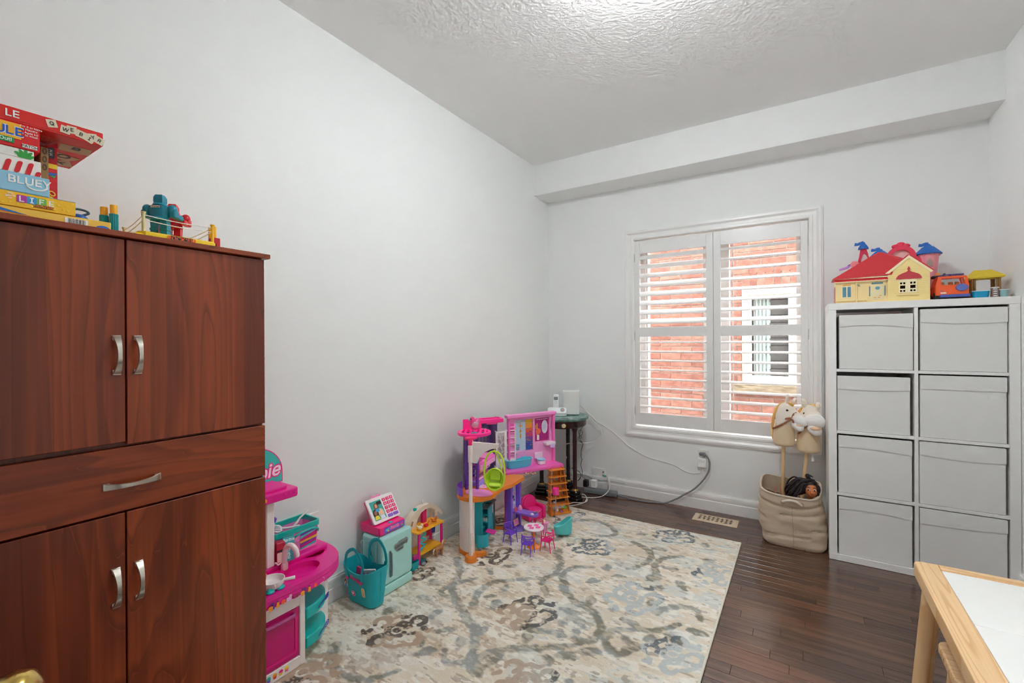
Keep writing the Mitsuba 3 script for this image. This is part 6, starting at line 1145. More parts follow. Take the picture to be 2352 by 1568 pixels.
lay(g0, 'barcode', [sbox(.350 + i * .0021, .0045, .350 + i * .0021 + (.0006, .0013, .0009)[i % 3], .0175) for i in range(16)], FX, 0, CZ, '#26221e', .001)
lay(g0, 'maker_badge', [ell(.417, .004, .014, .0075, 8)], FX, 0, CZ, '#1f66c4')
g1 = game('board_game', 'yellow board game box reading LIFE JUNIOR, second from the bottom of the stack', .12, FX + .002, .06, .364, CZ + .0242, CZ + .0585, '#f5bd1e')
lx = FX + .002
for i, (ch_, c_) in enumerate(zip('LIFE', ('#b23a9a', '#3f93cf', '#6db545', '#efc632'))):
    lay(g1, 'letter_tile', [rrect(.262 + i * .0165, .2785 + i * .0165, .0115, .0285, .002)], lx, 0, CZ + .0242, c_); word(g1, ch_, .0125, lx, .2702 + i * .0165, CZ + .0377, '#f4f3ef', .0012)
a, b = script('JUNIOR', .0062, (lx + .0014, .307, CZ + .0305), YP, UP); g1.add('lettering', b, P('#5a2410', .5), False); g1.add('lettering', a, P('#f08a1d', .5), False)
for s_, z_ in (('the', .0510), ('game', .0455), ('of', .0400)): word(g1, s_, .0045, lx, .252, CZ + z_, '#f7f0dc')
def star(cx, cy, r): return Polygon([(cx + (r if i % 2 == 0 else r * .45) * math.sin(i * math.pi / 5), cy + (r if i % 2 == 0 else r * .45) * math.cos(i * math.pi / 5)) for i in range(10)])
sr = random.Random(2); lay(g1, 'star_print', [star(sr.uniform(.325, .360), sr.uniform(.004, .030), sr.uniform(.0015, .0028)) for _ in range(9)] + [star(.333, .020, .0042), star(.325, .009, .0045), star(.350, .009, .003)] + [star(.24 + i * .012, .006 + .003 * (i % 2), .003) for i in range(5)], lx, 0, CZ + .0242, '#f7d93a')
g1.add('lid_top', bx(.12, lx, .06, .364, CZ + .0585, CZ + .0592), P('#8ab4c8', .5), False)
g2 = game('board_game', 'light blue board game box reading BLUEY with a red striped upper edge', .14, FX + .003, .07, .317, CZ + .0595, CZ + .1035, '#93c8df')
word(g2, 'BLUEY', .0165, FX + .003, .284, CZ + .0795, '#f2f2ee', .0008)
g2.add('smile_print', onto(tube([(-.016, .0035, 0), (-.010, -.002, 0), (0, -.0045, 0), (.012, -.002, 0), (.020, .006, 0)], .0019, 6, 4), (FX + .0035, .294, CZ + .0745), YP, UP), P('#f2f2ee', .5), 40)
g2.add('inner_tray', bx(.15, FX + .001, .08, .303, CZ + .1035, CZ + .1405, .001), P('#f0ece6', .5), False)
lay(g2, 'red_stripe', [affinity.skew(rrect(-.0045, .0045, .0, .028, .0042), 14, 0, origin=(0, 0)) for _ in (0,)], FX + .0012, .262, CZ + .1045, '#cf1c28')
for y_, h_ in ((.244, .028), (.280, .029), (.2965, .012)): lay(g2, 'red_stripe', [affinity.skew(sbox(-.0045, 0, .0045, h_ - .004).union(ell(0, h_ - .005, .0045, .0045)), 14, 0, origin=(0, 0))], FX + .0012, y_, CZ + .1045, '#cf1c28')
g3 = game('board_game', 'white board game box with a green leaf, squeezed under the red party game', .14, FX, .06, .2915, CZ + .1410, CZ + .1620, '#e8e6de')
lay(g3, 'leaf_print', [unary_union([affinity.rotate(ell(.276 + .010 * math.cos(math.radians(a_)), .002 + .010 * math.sin(math.radians(a_)), .0095, .0034, 4), a_) for a_ in (20, 52, 84, 116, 148)]).union(ell(.276, .004, .012, .006)).intersection(sbox(.25, .0005, .2912, .0205))], FX, 0, CZ + .1410, '#2f9a3a')
g4 = game('board_game', 'red party game box with blue letters on a yellow panel, just under the top game', .12, FX + .002, .04, .301, CZ + .1625, CZ + .2205, '#d0141c')
lx = FX + .002
lay(g4, 'panel', [sbox(.10, .020, .270, .055)], lx, 0, CZ + .1625, '#f0b020'); lay(g4, 'ribbon', [Polygon([(.10, .010), (.259, .008), (.259, .020), (.10, .022)])], lx, 0, CZ + .1625, '#178a4a', .001)
a, b = text('ULE', .019, .0005, True), None
for s_, y_ in (('U', .236), ('L', .2515), ('E', .2665)): word(g4, s_, .0215, lx, y_, CZ + .188, '#f2f4f8', .0015); word(g4, s_, .0185, lx, y_, CZ + .1895, '#1d4fb0', .0022)
word(g4, 'Out!', .0075, lx, .245, CZ + .1735, '#f4f6f2', .0018)
for s_, z_ in (('For 3 or More', .214), ('Players', .2075), ('Ages 10', .2005), ('to Adult', .194)): word(g4, s_, .0042, lx, .2865, CZ + z_, '#f3d9d6', .0008)
lay(g4, 'maker_plate', [sbox(.271, .004, .297, .0125)], lx, 0, CZ + .1625, '#ece8e0'); word(g4, 'PATCH', .0058, lx, .284, CZ + .1680, '#4a4a48', .0012)
g5 = game('board_game', 'long red letter game box with printed letter tiles on top of the stack', .095, FX, .04, .4185, CZ + .2212, CZ + .2550, '#cf1b14')
word(g5, 'LE', .0155, FX, .2565, CZ + .2320, '#f2ece6', .0008)
for ch_, y_, z_, a_ in (('Q', .322, .0215, 16), ('W', .3465, .0155, -8), ('E', .3585, .0195, 4), ('B', .3755, .0150, -14), ('I', .3915, .0095, -24), ('Y', .398, .0155, 14), ('R', .411, .0115, -22)):
    t_l = affinity.rotate(rrect(-.0092, .0092, -.0092, .0092, .0008), a_); g5.add('tile_print', onto(mv(ext(t_l, .0006), 0, 0, .0003), (FX, y_, CZ + .2212 + z_), YP, UP), P('#d9ccb0', .5), False)
    g5.add('tile_letter', onto(mv(rz(text(ch_, .0085, .0003).apply_translation((0, -.0042, 0)), a_), 0, 0, .0012), (FX, y_, CZ + .2212 + z_), YP, UP), P('#2a2623', .5), False)
g5.add('lid_gap', bx(.094, FX + .0002, .04, .4188, CZ + .2255, CZ + .2262), P('#6a0d0a', .6), False)
# underside prints, reading from below
def under(polys, x_, y_, c_, d=.0004): g5.add('underside_print', onto(mv(cat([ext(p, .0004) for p in polys]), 0, 0, d), (x_, y_, CZ + .2212), YP, XP), P(c_, .5), False)
under([affinity.rotate(sbox(-.03, -.028, .03, .028), a_).buffer(0) for a_ in (8,)], .29, .385, '#b9aa88'); under([affinity.rotate(sbox(-.028, -.026, .028, .026), -20)], .20, .378, '#c2b391', .0006); under([affinity.rotate(sbox(-.026, -.026, .026, .026), 18)], .14, .385, '#b3a482', .0008)
for s_, x_, y_, h_ in (('B', .30, .385, .022), ('O', .205, .380, .030), ('K', .14, .388, .024)): g5.add('underside_print', onto(mv(text(s_, h_, .0003), 0, 0, .0013), (x_ - .01, y_, CZ + .2212), YP, XP), P('#2d2925', .5), False)
for i in range(5): g5.add('underside_print', onto(mv(text('tiles on the board', .0042, .0003), 0, 0, .0006), (.335 - i * .010, .325, CZ + .2212), YP, XP), P('#c9837a', .5), False)
g5.add('underside_print', onto(mv(text('S', .018, .0003), 0, 0, .0006), (.262, .326, CZ + .2212), YP, XP), P('#e6ddd8', .5), False)
g6 = game('card_game', 'tall narrow red card game box standing behind the stack', .13, .305, .3285, .3475, CZ + .0600, CZ + .2085, '#cc1420', ct='card game')
g6.add('flap', onto(ext(Polygon([(0, 0), (.021, 0), (.021, .012)]), .004), (.300, .3273, CZ + .2085), YP, UP), P('#b80f1c', .45), False)
lay(g6, 'corner_badge', [rrect(.3293, .3423, .118, .146, .004)], .305, 0, CZ + .0600, '#3a3a3e')
g6.add('lettering', onto(mv(text('H H', .0065, .0004), 0, 0, .001), (.3057, .3383, CZ + .192), UP, (0, -1, 0)), P('#e6e6e6', .5), False)
for pl, c_ in ((sbox(.3288, .092, .3468, .104), '#f3cf2e'), (Polygon([(.3293, .088), (.3468, .090), (.3458, .083), (.3298, .081)]), '#d8242c'), (Polygon([(.3298, .080), (.3460, .082), (.3448, .076), (.3308, .074)]), '#2f63b8'), (Polygon([(.3318, .073), (.3448, .075), (.3408, .068)]), '#3fa04a')): lay(g6, 'card_print', [pl], .305, 0, CZ + .0600, c_)
for s_, z_ in (('ONO', .018),): g6.add('lettering', onto(mv(rz(text(s_, .0125, .0005, True, .2), 68), 0, 0, .001), (.3055, .3378, CZ + .0680 + z_ * .3), YP, UP), P('#f1d03c', .45), False)
g7 = game('wooden_game', 'brown and gold game box wedged between the stack and the red card game', .15, .330, .3115, .3260, CZ + .0600, CZ + .1950, '#8a6a3a', ct='board game')
for i in range(3): lay(g7, 'swirl_print', [ell(.319, .085 + i * .02, .004, .008).difference(ell(.319, .085 + i * .02, .002, .005))], .330, 0, CZ + .06, '#4f3a1c')
cl = Thing('toy_clip', 'blue toy with a dark loop handle on the cabinet behind the games', 'toy')
cl.add('body', mv(sc(ball(.02), 1.2, 1.0, .7), .25, .400, CZ + .045), P('#1c5fae', .35), 60); cl.add('loop', tube([(.25, .385, CZ + .055), (.25, .39, CZ + .070), (.25, .41, CZ + .072), (.25, .422, CZ + .066), (.25, .405, CZ + .055)], .003, 8, 4), P('#33545e', .4), 50); cl.add('stem', bx(.24, .26, .39, .41, CZ + .0003, CZ + .04), P('#1c5fae', .35), False)
# boxing ring
TLB, REDP, YLW = P('#0f7f97', .3), P('#c81c24', .3), P('#f3cf12', .4)
rg2 = Thing('boxing_ring', 'yellow toy boxing ring with white ropes on the cabinet top', 'toy boxing ring')
bp = Polygon([(.04, .545), (.345, .500), (.362, .515), (.362, .690), (.345, .706), (.06, .735), (.04, .72)])
rg2.add('base', slab(bp, CZ + .0003, CZ + .0215, .003), YLW, 40); rg2.add('corner_ramp', bx(.33, .358, .490, .52, CZ + .0003, CZ + .014, .004), YLW, False)
k_ = rg2.add('nameplate', onto(ext(rrect(-.029, .029, 0, .0150, .001), .0006), (.3625, .603, CZ + .0045), YP, UP), P('#2a1410', .5), False)
for s_ in ("ROCK'EM",): rg2.add('lettering', onto(text(s_, .0118, .0005), (.3633, .603, CZ + .0060), YP, UP), P('#ee5a1e', .4), False, parent=k_)
PC4 = [(.345, .515, P('#d8cf9a', .4)), (.345, .694, P('#f0b81c', .4)), (.075, .722, P('#f0b81c', .4)), (.075, .552, P('#d8cf9a', .4))]
for x_, y_, m in PC4: rg2.add('post', mv(lathe([(0, 0), (.0045, 0), (.004, .050), (.006, .056), (.0065, .059), (0, .059)], 16), x_, y_, CZ + .0195), m, 40)
for z_ in (.036, .050):
    for a_, b_ in ((0, 1), (1, 2), (2, 3), (3, 0)):
        p0, p1 = np.array([*PC4[a_][:2], CZ + .0195 + z_]), np.array([*PC4[b_][:2], CZ + .0195 + z_]); rg2.add('rope', tube([p0, (p0 + p1) / 2 - [0, 0, .004], p1], .0013, 6, 5), P('#eeeeea', .5), 50)
rg2.add('red_corner', bx(.30, .335, .700, .722, CZ + .012, CZ + .042, .002), P('#b01018', .35), False)
for x_, y_ in ((.305, .705), (.325, .708)): rg2.add('punch_button', cyl(.0055, .0, .058, 14, x=x_, y=y_).apply_translation((0, 0, CZ + .02)), P('#f2b41a', .4), 40)
def robot(name, lab, at, rz_, mat, back):
    r = Thing(name, lab, 'toy robot', at=at, rz=rz_, group='boxing robots in the toy ring', scale=1.0)
    # faces +x; about 13 cm tall
    r.add('head', cat([loft([np.c_[np.array([[-.011, -.013], [.013, -.013], [.013, .013], [-.011, .013]]) * s_, np.full(4, z_)] for s_, z_ in ((.9, .103), (1.0, .110), (1.0, .122), (.72, .131))]), bx(.011, .016, -.009, .009, .106, .116, .001)]), mat, 30)
    r.add('collar', mv(lathe([(0, .098), (.020, .098), (.017, .104), (0, .104)], 20), 0, 0, 0), mat, 40)
    tor = [(1.0, .70, .052), (1.15, .82, .056), (1.05, .80, .062), (1.18, .92, .070), (1.32, 1.0, .084), (1.15, .9, .096), (.6, .55, .101)]
    tt_ = np.linspace(0, 2 * np.pi, 24, endpoint=False); r.add('torso', loft([np.c_[.020 * b_ * np.cos(tt_), .024 * a_ * np.sin(tt_), np.full(24, z_)] for a_, b_, z_ in tor]), mat, 40)
    r.add('belt', mv(lathe([(0, .050), (.024, .050), (.027, .056), (.024, .060), (0, .060)], 24), 0, 0, 0), mat, 40)
    for s_ in (-1, 1):
        r.add('arm', cat([mv(sc(ball(.013), 1, .9, 1.1), 0, s_ * .036, .086), limb([(np.array([0, s_ * .038, .084]), .0105), (np.array([-.002, s_ * .044, .066]), .009)]), limb([(np.array([.0, s_ * .043, .068]), .009), (np.array([.028, s_ * .036, .072]), .010)])] if 0 else [mv(sc(ball(.014), 1, .9, 1.1), 0, s_ * .036, .086), bx(-.011, .011, s_ * .040 - .009, s_ * .040 + .009, .060, .084, .003), bx(-.006, .040, s_ * .038 - .009, s_ * .038 + .009, .060, .076, .003)]), mat, 35)
        r.add('leg', cat([loft([np.c_[np.array([[-.010, -.009], [.010, -.009], [.010, .009], [-.010, .009]]) * s2 + [ox, s_ * .014], np.full(4, z_)] for s2, ox, z_ in ((1.05, .0, .052), (1.0, .003, .028))]), bx(-.010, .013, s_ * .0145 - .0105, s_ * .0145 + .0105, .020, .028, .001), loft([np.c_[np.array([[-.010, -.010], [.010, -.010], [.010, .010], [-.010, .010]]) * s2 + [ox, s_ * .0145], np.full(4, z_)] for s2, ox, z_ in ((.85, .001, .020), (1.05, .001, .0))]), bx(-.010, .020, s_ * .0145 - .010, s_ * .0145 + .010, .0, .007, .002)]), mat, 30)
    if back:
        k_ = r.add('name_sticker', onto(ext(rrect(-.014, .014, -.003, .0035, .0008), .0006), (-.0222, 0, .090), (0, -1, 0), UP), P('#eceae6', .5), False); r.add('sticker_text', onto(text('BLUE BOMBER', .0034, .0003), (-.0229, 0, .0885), (0, -1, 0), UP), P('#33363a', .5), False, parent=k_)
    r.add('control_stand', bx(-.006, .006, -.004, .004, -.012, .03, .001), P('#9aa0a6', .3, .5, .6), False)
    return r
rb1 = robot('boxing_robot', 'teal blue toy boxing robot with its back to the room in the ring', (.245, .590, CZ + .032), 130, TLB, True)
rb2 = robot('boxing_robot', 'red toy boxing robot half hidden behind the teal one', (.165, .655, CZ + .032), -40, REDP, False)
for i, (x_, y_, h_, lab) in enumerate(((.352, .447, .078, 'taller teal and yellow toy boxing control handle in front of the ring'), (.334, .4315, .072, 'shorter teal and yellow toy boxing control handle behind the taller one'))):
    c_ = Thing('toy_control', lab, 'toy', group='control handles of the boxing ring')
    gr = unary_union([Point(x_, y_).buffer(.0086, quad_segs=8)] + [Point(x_ + .0083 * math.cos(a), y_ + .0083 * math.sin(a)).buffer(.0016, quad_segs=2) for a in np.linspace(0, 2 * np.pi, 15)[:-1]])
    c_.add('grip', ext(gr, h_ * .68, CZ + .0003), P('#0f8a90', .35), False); c_.add('button', mv(lathe([(0, 0), (.0080, 0), (.0080, h_ * .30), (.0074, h_ * .32), (0, h_ * .32)], 20), x_, y_, CZ + h_ * .68), P('#f6b21c', .35), 40)

# =====================================================================  toys on the white shelf unit
SZ_ = 1.4703
CREAMY, RRED, DBLUE = P('#f0d69a', .4), P('#c93038', .4), P('#1f62b4', .4)
th2 = Thing('toy_house', 'cream toy house with a red roof on the shelf unit', 'toy house')
hx0, hx1, hm0, hy0, hy1 = 2.090, 2.496, 2.325, 3.205, 3.335
def FXZ(p, h, y_): return onto(ext(p, h), (0, y_, 0), XP, UP)     # drawn in x,z; grows towards the room (-y)
walls = Polygon([(hx0, SZ_), (hm0, SZ_), (hm0, 1.610), (hx0, 1.602)])
th2.add('wall', FXZ(walls, .004, hy0 + .012), CREAMY, False); th2.add('wall', bx(hx0, hx0 + .005, hy0 + .01, hy1, SZ_, 1.602), CREAMY, False); th2.add('wall', bx(hx1 - .005, hx1, hy0 - .006, hy1, SZ_, 1.618), CREAMY, False)
gab = Polygon([(hm0 - .002, SZ_), (hx1, SZ_), (hx1, 1.622), (2.411, 1.705), (hm0 - .002, 1.628)])
gw = [sbox(2.374, 1.560, 2.383, 1.570), sbox(2.387, 1.560, 2.396, 1.570), sbox(2.374, 1.536, 2.396, 1.553), sbox(2.374, 1.519, 2.383, 1.529), sbox(2.387, 1.519, 2.396, 1.529)]
gw += [affinity.translate(q_, .042, .001) for q_ in gw]
th2.add('gable_wall', FXZ(gab.difference(unary_union(gw)), .005, hy0), P('#f3dc93', .4), False)
for i in range(16): th2.add('siding_line', FXZ(sbox(hm0 + .004, 1.480 + i * .0105, (hx1 - .004) if i < 13 else 2.45, 1.4812 + i * .0105).difference(sbox(2.36, 1.495, 2.462, 1.60)), .0006, hy0 - .0050), P('#dcc27c', .45), False)
th2.add('inside_shade_board', bx(hm0, hx1 - .006, hy0 + .02, hy0 + .024, SZ_ + .003, 1.60), P('#2a0f10', .8), False)  # dark board, shade of the hollow house put into its colour
# roofs: long hipped roof, gable roof slabs
v_ = np.array([[2.076, hy0 - .010, 1.612], [2.335, hy0 - .010, 1.622], [2.395, hy0 + .02, 1.690], [2.290, hy0 + .075, 1.757], [2.305, hy0 + .075, 1.757], [2.076, hy1 + .01, 1.612], [2.500, hy1 + .01, 1.622], [2.40, hy0 + .05, 1.708]])
th2.add('main_roof', trimesh.convex.convex_hull(np.vstack([v_, v_ - [0, 0, .006]])), RRED, 20)
for i in range(14):
    x_ = 2.10 + i * .0185; th2.add('roof_seam', tube([(x_, hy0 - .0115, 1.6135 + .0386 * (x_ - 2.076)), (2.10 + (x_ - 2.10) * .55 + .12, hy0 + .045, 1.690 + .02 * min(i, 8) / 8)], .0006, 4), P('#b2262e', .45), False)
for sgn in (-1, 1):
    a_ = np.array([2.411, 1.715]); b_ = np.array([2.312, 1.624]) if sgn < 0 else np.array([2.508, 1.624]); d_ = (b_ - a_) / np.linalg.norm(b_ - a_); n_ = np.array([-d_[1], d_[0]]) * (1 if sgn > 0 else -1); n_ = n_ if n_[1] > 0 else -n_
    th2.add('gable_roof', ext(Polygon([a_, b_, b_ + n_ * .006, a_ + n_ * .006]), .11).apply_transform(np.array([[1, 0, 0, 0], [0, 0, -1, hy0 + .10], [0, 1, 0, 0], [0, 0, 0, 1.0]])), RRED, False)
    th2.add('barge_board', FXZ(Polygon([a_, b_, b_ - n_ * .012, a_ - [0, .016]]), .004, hy0 - .0058), P('#f3e2b6', .4), False)
th2.add('porch_fascia', cat([bx(2.080, hm0, hy0 - .006, hy0 + .01, 1.606, 1.6125), bx(2.084, hm0, hy0 - .008, hy0 + .01, 1.588, 1.5925)]), P('#f3e2b6', .4), False)
th2.add('porch_roof', loft([np.array([[2.084, hy0 - .008, 1.5925], [hm0, hy0 - .008, 1.5925], [hm0, hy0 + .01, 1.5925], [2.084, hy0 + .01, 1.5925]]), np.array([[2.084, hy0 + .002, 1.606], [hm0, hy0 + .002, 1.606], [hm0, hy0 + .01, 1.606], [2.084, hy0 + .01, 1.606]])]), RRED, False)
# bay with its onion canopy
oc = Polygon([(2.358, 1.587), (2.462, 1.587), (2.461, 1.597), (2.453, 1.609), (2.438, 1.618), (2.420, 1.625), (2.412, 1.634), (2.416, 1.641), (2.413, 1.650), (2.410, 1.655), (2.407, 1.650), (2.404, 1.641), (2.408, 1.634), (2.400, 1.625), (2.382, 1.618), (2.367, 1.609), (2.359, 1.597)])
th2.add('canopy', FXZ(oc, .010, hy0 - .0045), P('#bf343c', .4), 30); th2.add('bay_frame', FXZ(unary_union([sbox(2.355, 1.5835, 2.465, 1.587), sbox(2.370, 1.513, 2.443, 1.5835).difference(unary_union(gw))]), .006, hy0 - .0045), P('#f6eabf', .4), False); th2.add('bay_sill', bx(2.36, 2.452, hy0 - .012, hy0 - .005, 1.500, 1.510, .001), P('#f1dc9c', .4), False)
yw_ = hy0 + .008
th2.add('window', FXZ(sbox(2.120, 1.500, 2.164, 1.583), .002, yw_), P('#f3e6c0', .4), False)
for q_, c_ in ((sbox(2.123, 1.505, 2.140, 1.563), '#4f8397'), (sbox(2.1455, 1.505, 2.161, 1.563), '#4f8397'), (sbox(2.123, 1.569, 2.161, 1.580), '#dba24e')): th2.add('window_print', FXZ(q_, .001, yw_ - .002), P(c_, .35), False)
for q_, c_ in ((sbox(2.250, 1.485, 2.308, 1.568), '#ead9a6'), (sbox(2.243, 1.505, 2.248, 1.560), '#4f8397'), (sbox(2.310, 1.505, 2.315, 1.560), '#4f8397'), (sbox(2.254, 1.571, 2.304, 1.580), '#4f8397')): th2.add('door_print', FXZ(q_, .0015, yw_), P(c_, .4), False)
th2.add('front_door', FXZ(sbox(2.256, 1.487, 2.303, 1.563), .003, yw_ - .0012), P('#e6d7ad', .4), False); th2.add('porthole', FXZ(ell(2.280, 1.548, .010, .009), .001, yw_ - .0042), P('#5a93a5', .3), False)
for x_, z_ in ((2.268, 1.496), (2.286, 1.496), (2.292, 1.507)): th2.add('brick_print', FXZ(sbox(x_ - .005, z_ - .003, x_ + .006, z_ + .002), .0006, yw_ - .0042), P('#d99a45', .4), False)
th2.add('vine_print', FXZ(unary_union([ell(2.195 + .010 * math.cos(i * 1.9) * (.4 + .6 * (i % 3) / 2), 1.566 + .006 * math.sin(i * 2.3), .004, .003, 3) for i in range(8)]), .001, yw_), P('#8d9a86', .5), False)
for x_ in (2.186, 2.236, 2.325): th2.add('porch_post', bx(x_ - .004, x_ + .004, hy0 - .002, hy0 + .008, SZ_, 1.588 if x_ < 2.2 else 1.497, .001), CREAMY, False)
th2.add('porch_rail', cat([bx(2.187, 2.240, hy0 - .001, hy0 + .005, 1.482, 1.496), bx(2.092, 2.186, hy0 - .001, hy0 + .005, 1.482, 1.496)]), P('#efd79a', .4), False)
th2.add('quoin', cat([bx(hx0 - .0015, hx0 + .0, hy0 + .015, hy1, SZ_ + .004 + i * .011, SZ_ + .010 + i * .011) for i in range(9)]), P('#a5484a', .5), False)
# castle behind it
tk = Thing('toy_castle', 'pink toy castle with blue turret roofs behind the cream toy house', 'toy castle')
CPK, CRD = P('#ee9aa6', .4), P('#e02f50', .4)
ky = 3.425
def tower(x_, r0, r1, z1, roof_r, roof_z, mat): 
    tk.add('tower', mv(lathe([(0, 0), (r0, 0), (r0 * .98, .06), (r1, z1 - SZ_ - .01), (r1 * 1.06, z1 - SZ_ - .006), (r1 * 1.06, z1 - SZ_), (0, z1 - SZ_)], 28), x_, ky, SZ_), mat, 40)
    k_ = tk.add('turret_roof', mv(lathe([(0, 0), (roof_r, 0), (roof_r * 1.02, .004), (roof_r * .72, roof_z * .45), (roof_r * .42, roof_z * .80), (roof_r * .3, roof_z * .86), (.012, roof_z), (.008, roof_z * 1.10), (.0, roof_z * 1.14)], 28), x_, ky, z1), DBLUE, 30)
    tk.add('pennant', tube([(x_, ky, z1 + roof_z * 1.08), (x_ - .012, ky - .002, z1 + roof_z * 1.12), (x_ - .026, ky, z1 + roof_z * 1.02), (x_ - .040, ky - .002, z1 + roof_z * 1.04)], (.010, .009, .008, .009), 8, 4, flat=.3, up=(0, 1, 0)), DBLUE, 50, parent=k_)
tower(2.528, .030, .046, 1.740, .060, .055, CPK); tk.add('window', onto(ext(unary_union([sbox(-.012, -.02, .012, .008), Polygon([(-.012, .008), (.012, .008), (.004, .022), (0, .026), (-.004, .022)])]), .004), (2.528, ky - .0405, 1.690), XP, UP), P('#a58f86', .5), False)
for i in range(12): tk.add('roof_trim', ball(.005, 2.528 + .049 * math.cos(i * math.pi / 6), ky + .049 * math.sin(i * math.pi / 6), 1.735, 1), CPK, 50)
tower(2.315, .022, .026, 1.752, .046, .040, CPK)
# left arched spire
sl = Polygon([(2.175, 1.600), (2.200, 1.680), (2.218, 1.760), (2.224, 1.806), (2.252, 1.806), (2.262, 1.76), (2.285, 1.700), (2.31, 1.600)]).difference(Polygon([(2.226, 1.715), (2.250, 1.715), (2.260, 1.745), (2.250, 1.770), (2.243, 1.778), (2.234, 1.768), (2.226, 1.745)]))
tk.add('spire', FXZ(sl, .020, ky + .01), P('#c91f48', .4), 30); tk.add('spire_base', FXZ(Polygon([(2.175, SZ_), (2.31, SZ_), (2.31, 1.61), (2.175, 1.61)]), .03, ky + .015), CRD, False)
k_ = tk.add('spire_cap', mv(lathe([(0, 0), (.026, 0), (.024, .012), (.014, .028), (.010, .034), (.008, .042), (0, .045)], 20), 2.238, ky, 1.804), DBLUE, 40); tk.add('pennant', tube([(2.240, ky, 1.845), (2.225, ky, 1.842), (2.210, ky, 1.836), (2.196, ky, 1.838)], (.009, .008, .008, .010), 8, 4, flat=.3, up=(0, 1, 0)), DBLUE, 50, parent=k_)
tk.add('clear_window', FXZ(ell(2.242, 1.742, .018, .030), .003, ky + .002), P('#dcc9c6', .25), False)
# middle arch with its bow
oa = np.radians(np.linspace(-8, 188, 26)); arc_o = np.c_[2.408 + .066 * np.cos(oa), 1.735 + .066 * np.sin(oa)]; arc_i = np.c_[2.408 + .043 * np.cos(oa[::-1]), 1.735 + .043 * np.sin(oa[::-1])]
tk.add('arch', cat([FXZ(Polygon(np.vstack([arc_o, arc_i])), .03, ky), FXZ(Polygon([(2.462, 1.755), (2.476, 1.735), (2.545, 1.665), (2.545, 1.640), (2.44, 1.690)]), .03, ky), bx(2.31, 2.53, ky - .02, ky + .02, SZ_, 1.70)]), CRD, 30)
tk.add('arch_window', FXZ(ell(2.408, 1.735, .044, .044, 10), .004, ky - .005), P('#e9b8b6', .35), False)
tk.add('bow', cat([mv(sc(ball(.014), 1.3, .8, .9), 2.408 + s_ * .024, ky - .018, 1.800) for s_ in (-1, 1)] + [mv(sc(ball(.011), 1, .9, 1.1), 2.408, ky - .022, 1.802), mv(sc(ball(.018), 1.2, .6, 1), 2.408, ky - .015, 1.806)]), CRD, 60)
tk.add('balcony', FXZ(Polygon([(2.120, 1.685), (2.165, 1.695), (2.175, 1.705), (2.175, 1.712), (2.12, 1.694)]), .03, ky + .01), P('#bf8ad8', .35), False); tk.add('balcony_rail', tube([(2.16, ky - .005, 1.700), (2.172, ky - .005, 1.713), (2.185, ky - .005, 1.716)], .007, 8), P('#5a2a9a', .35), 40); tk.add('blush_panel', FXZ(ell(2.195, 1.715, .022, .020), .004, ky - .012), P('#ef8a8e', .4), False); tk.add('yellow_trim', FXZ(ell(2.205, 1.695, .012, .012), .004, ky - .016), P('#f1c65a', .4), False)
tk.add('dark_base', bx(2.50, 2.56, ky - .05, ky + .02, SZ_, SZ_ + .04, .003), P('#3a3a40', .5), False); tk.add('orange_step', FXZ(Polygon([(2.555, 1.64), (2.572, 1.628), (2.578, 1.612), (2.55, 1.612)]), .02, ky), P('#f09a2c', .4), False)
# orange car
jc = Thing('toy_car', 'orange toy off-road car with a blue spare wheel on the shelf unit', 'toy car')
jx0, jx1, jy0, jy1 = 2.522, 2.652, 3.225, 3.365; ORC = P('#f05a20', .3)
jm = (jx0 + jx1) / 2
back = Polygon([(jx0 + .002, 1.492), (jx1 - .002, 1.492), (jx1 - .001, 1.545), (jx1 - .010, 1.590), (jx0 + .012, 1.592), (jx0 + .001, 1.545)]).buffer(.003).buffer(-.003)
jc.add('rear_panel', FXZ(back.difference(rrect(jx0 + .022, jx1 - .014, 1.546, 1.582, .006)), .006, jy0 + .008), ORC, 30)
jc.add('body', cat([bx(jx0, jx1, jy0 + .008, jy1, 1.492, 1.543, .003), bx(jx0 + .010, jx1 - .008, jy0 + .01, jy1 - .04, 1.585, 1.593, .003)]), ORC, 30)
for x_ in (jx0 + .001, jx1 - .008):
    for y_ in (jy0 + .05, jy0 + .095): jc.add('pillar', loft([np.array([[x_, y_, 1.543], [x_ + .007, y_, 1.543], [x_ + .007, y_ + .012, 1.543], [x_, y_ + .012, 1.543]]), np.array([[x_, y_, 1.543], [x_ + .007, y_, 1.543], [x_ + .007, y_ + .012, 1.543], [x_, y_ + .012, 1.543]]) + [(.010 if x_ < jm else -.010), 0, .044]]), ORC, False)
jc.add('bumper', bx(jx0 + .016, jx1 + .003, jy0 - .006, jy0 + .006, 1.481, 1.496, .003), P('#4a5aa8', .4), 30); jc.add('chassis', bx(jx0 + .006, jx1 - .006, jy0 + .006, jy1 - .006, 1.479, 1.493), BLK, False)
wheel = lathe([(0, -.009), (.012, -.009), (.0195, -.006), (.0205, 0), (.0195, .006), (.012, .009), (0, .009)], 24)
for x_ in (jx0 + .006, jx1 - .006):
    for y_ in (jy0 + .030, jy1 - .030): jc.add('wheel', ry(wheel, 90).apply_translation((x_, y_, SZ_ + .0205)), P('#3a3a34', .6), 40)
jc.add('spare_wheel', onto(cat([lathe([(0, 0), (.021, 0), (.0215, .004), (.019, .010), (0, .011)], 32)]).apply_transform(np.diag([1.12, .86, 1, 1])), (jx1 - .029, jy0 + .0015, 1.530), XP, UP), P('#5a6db4', .4), 40)
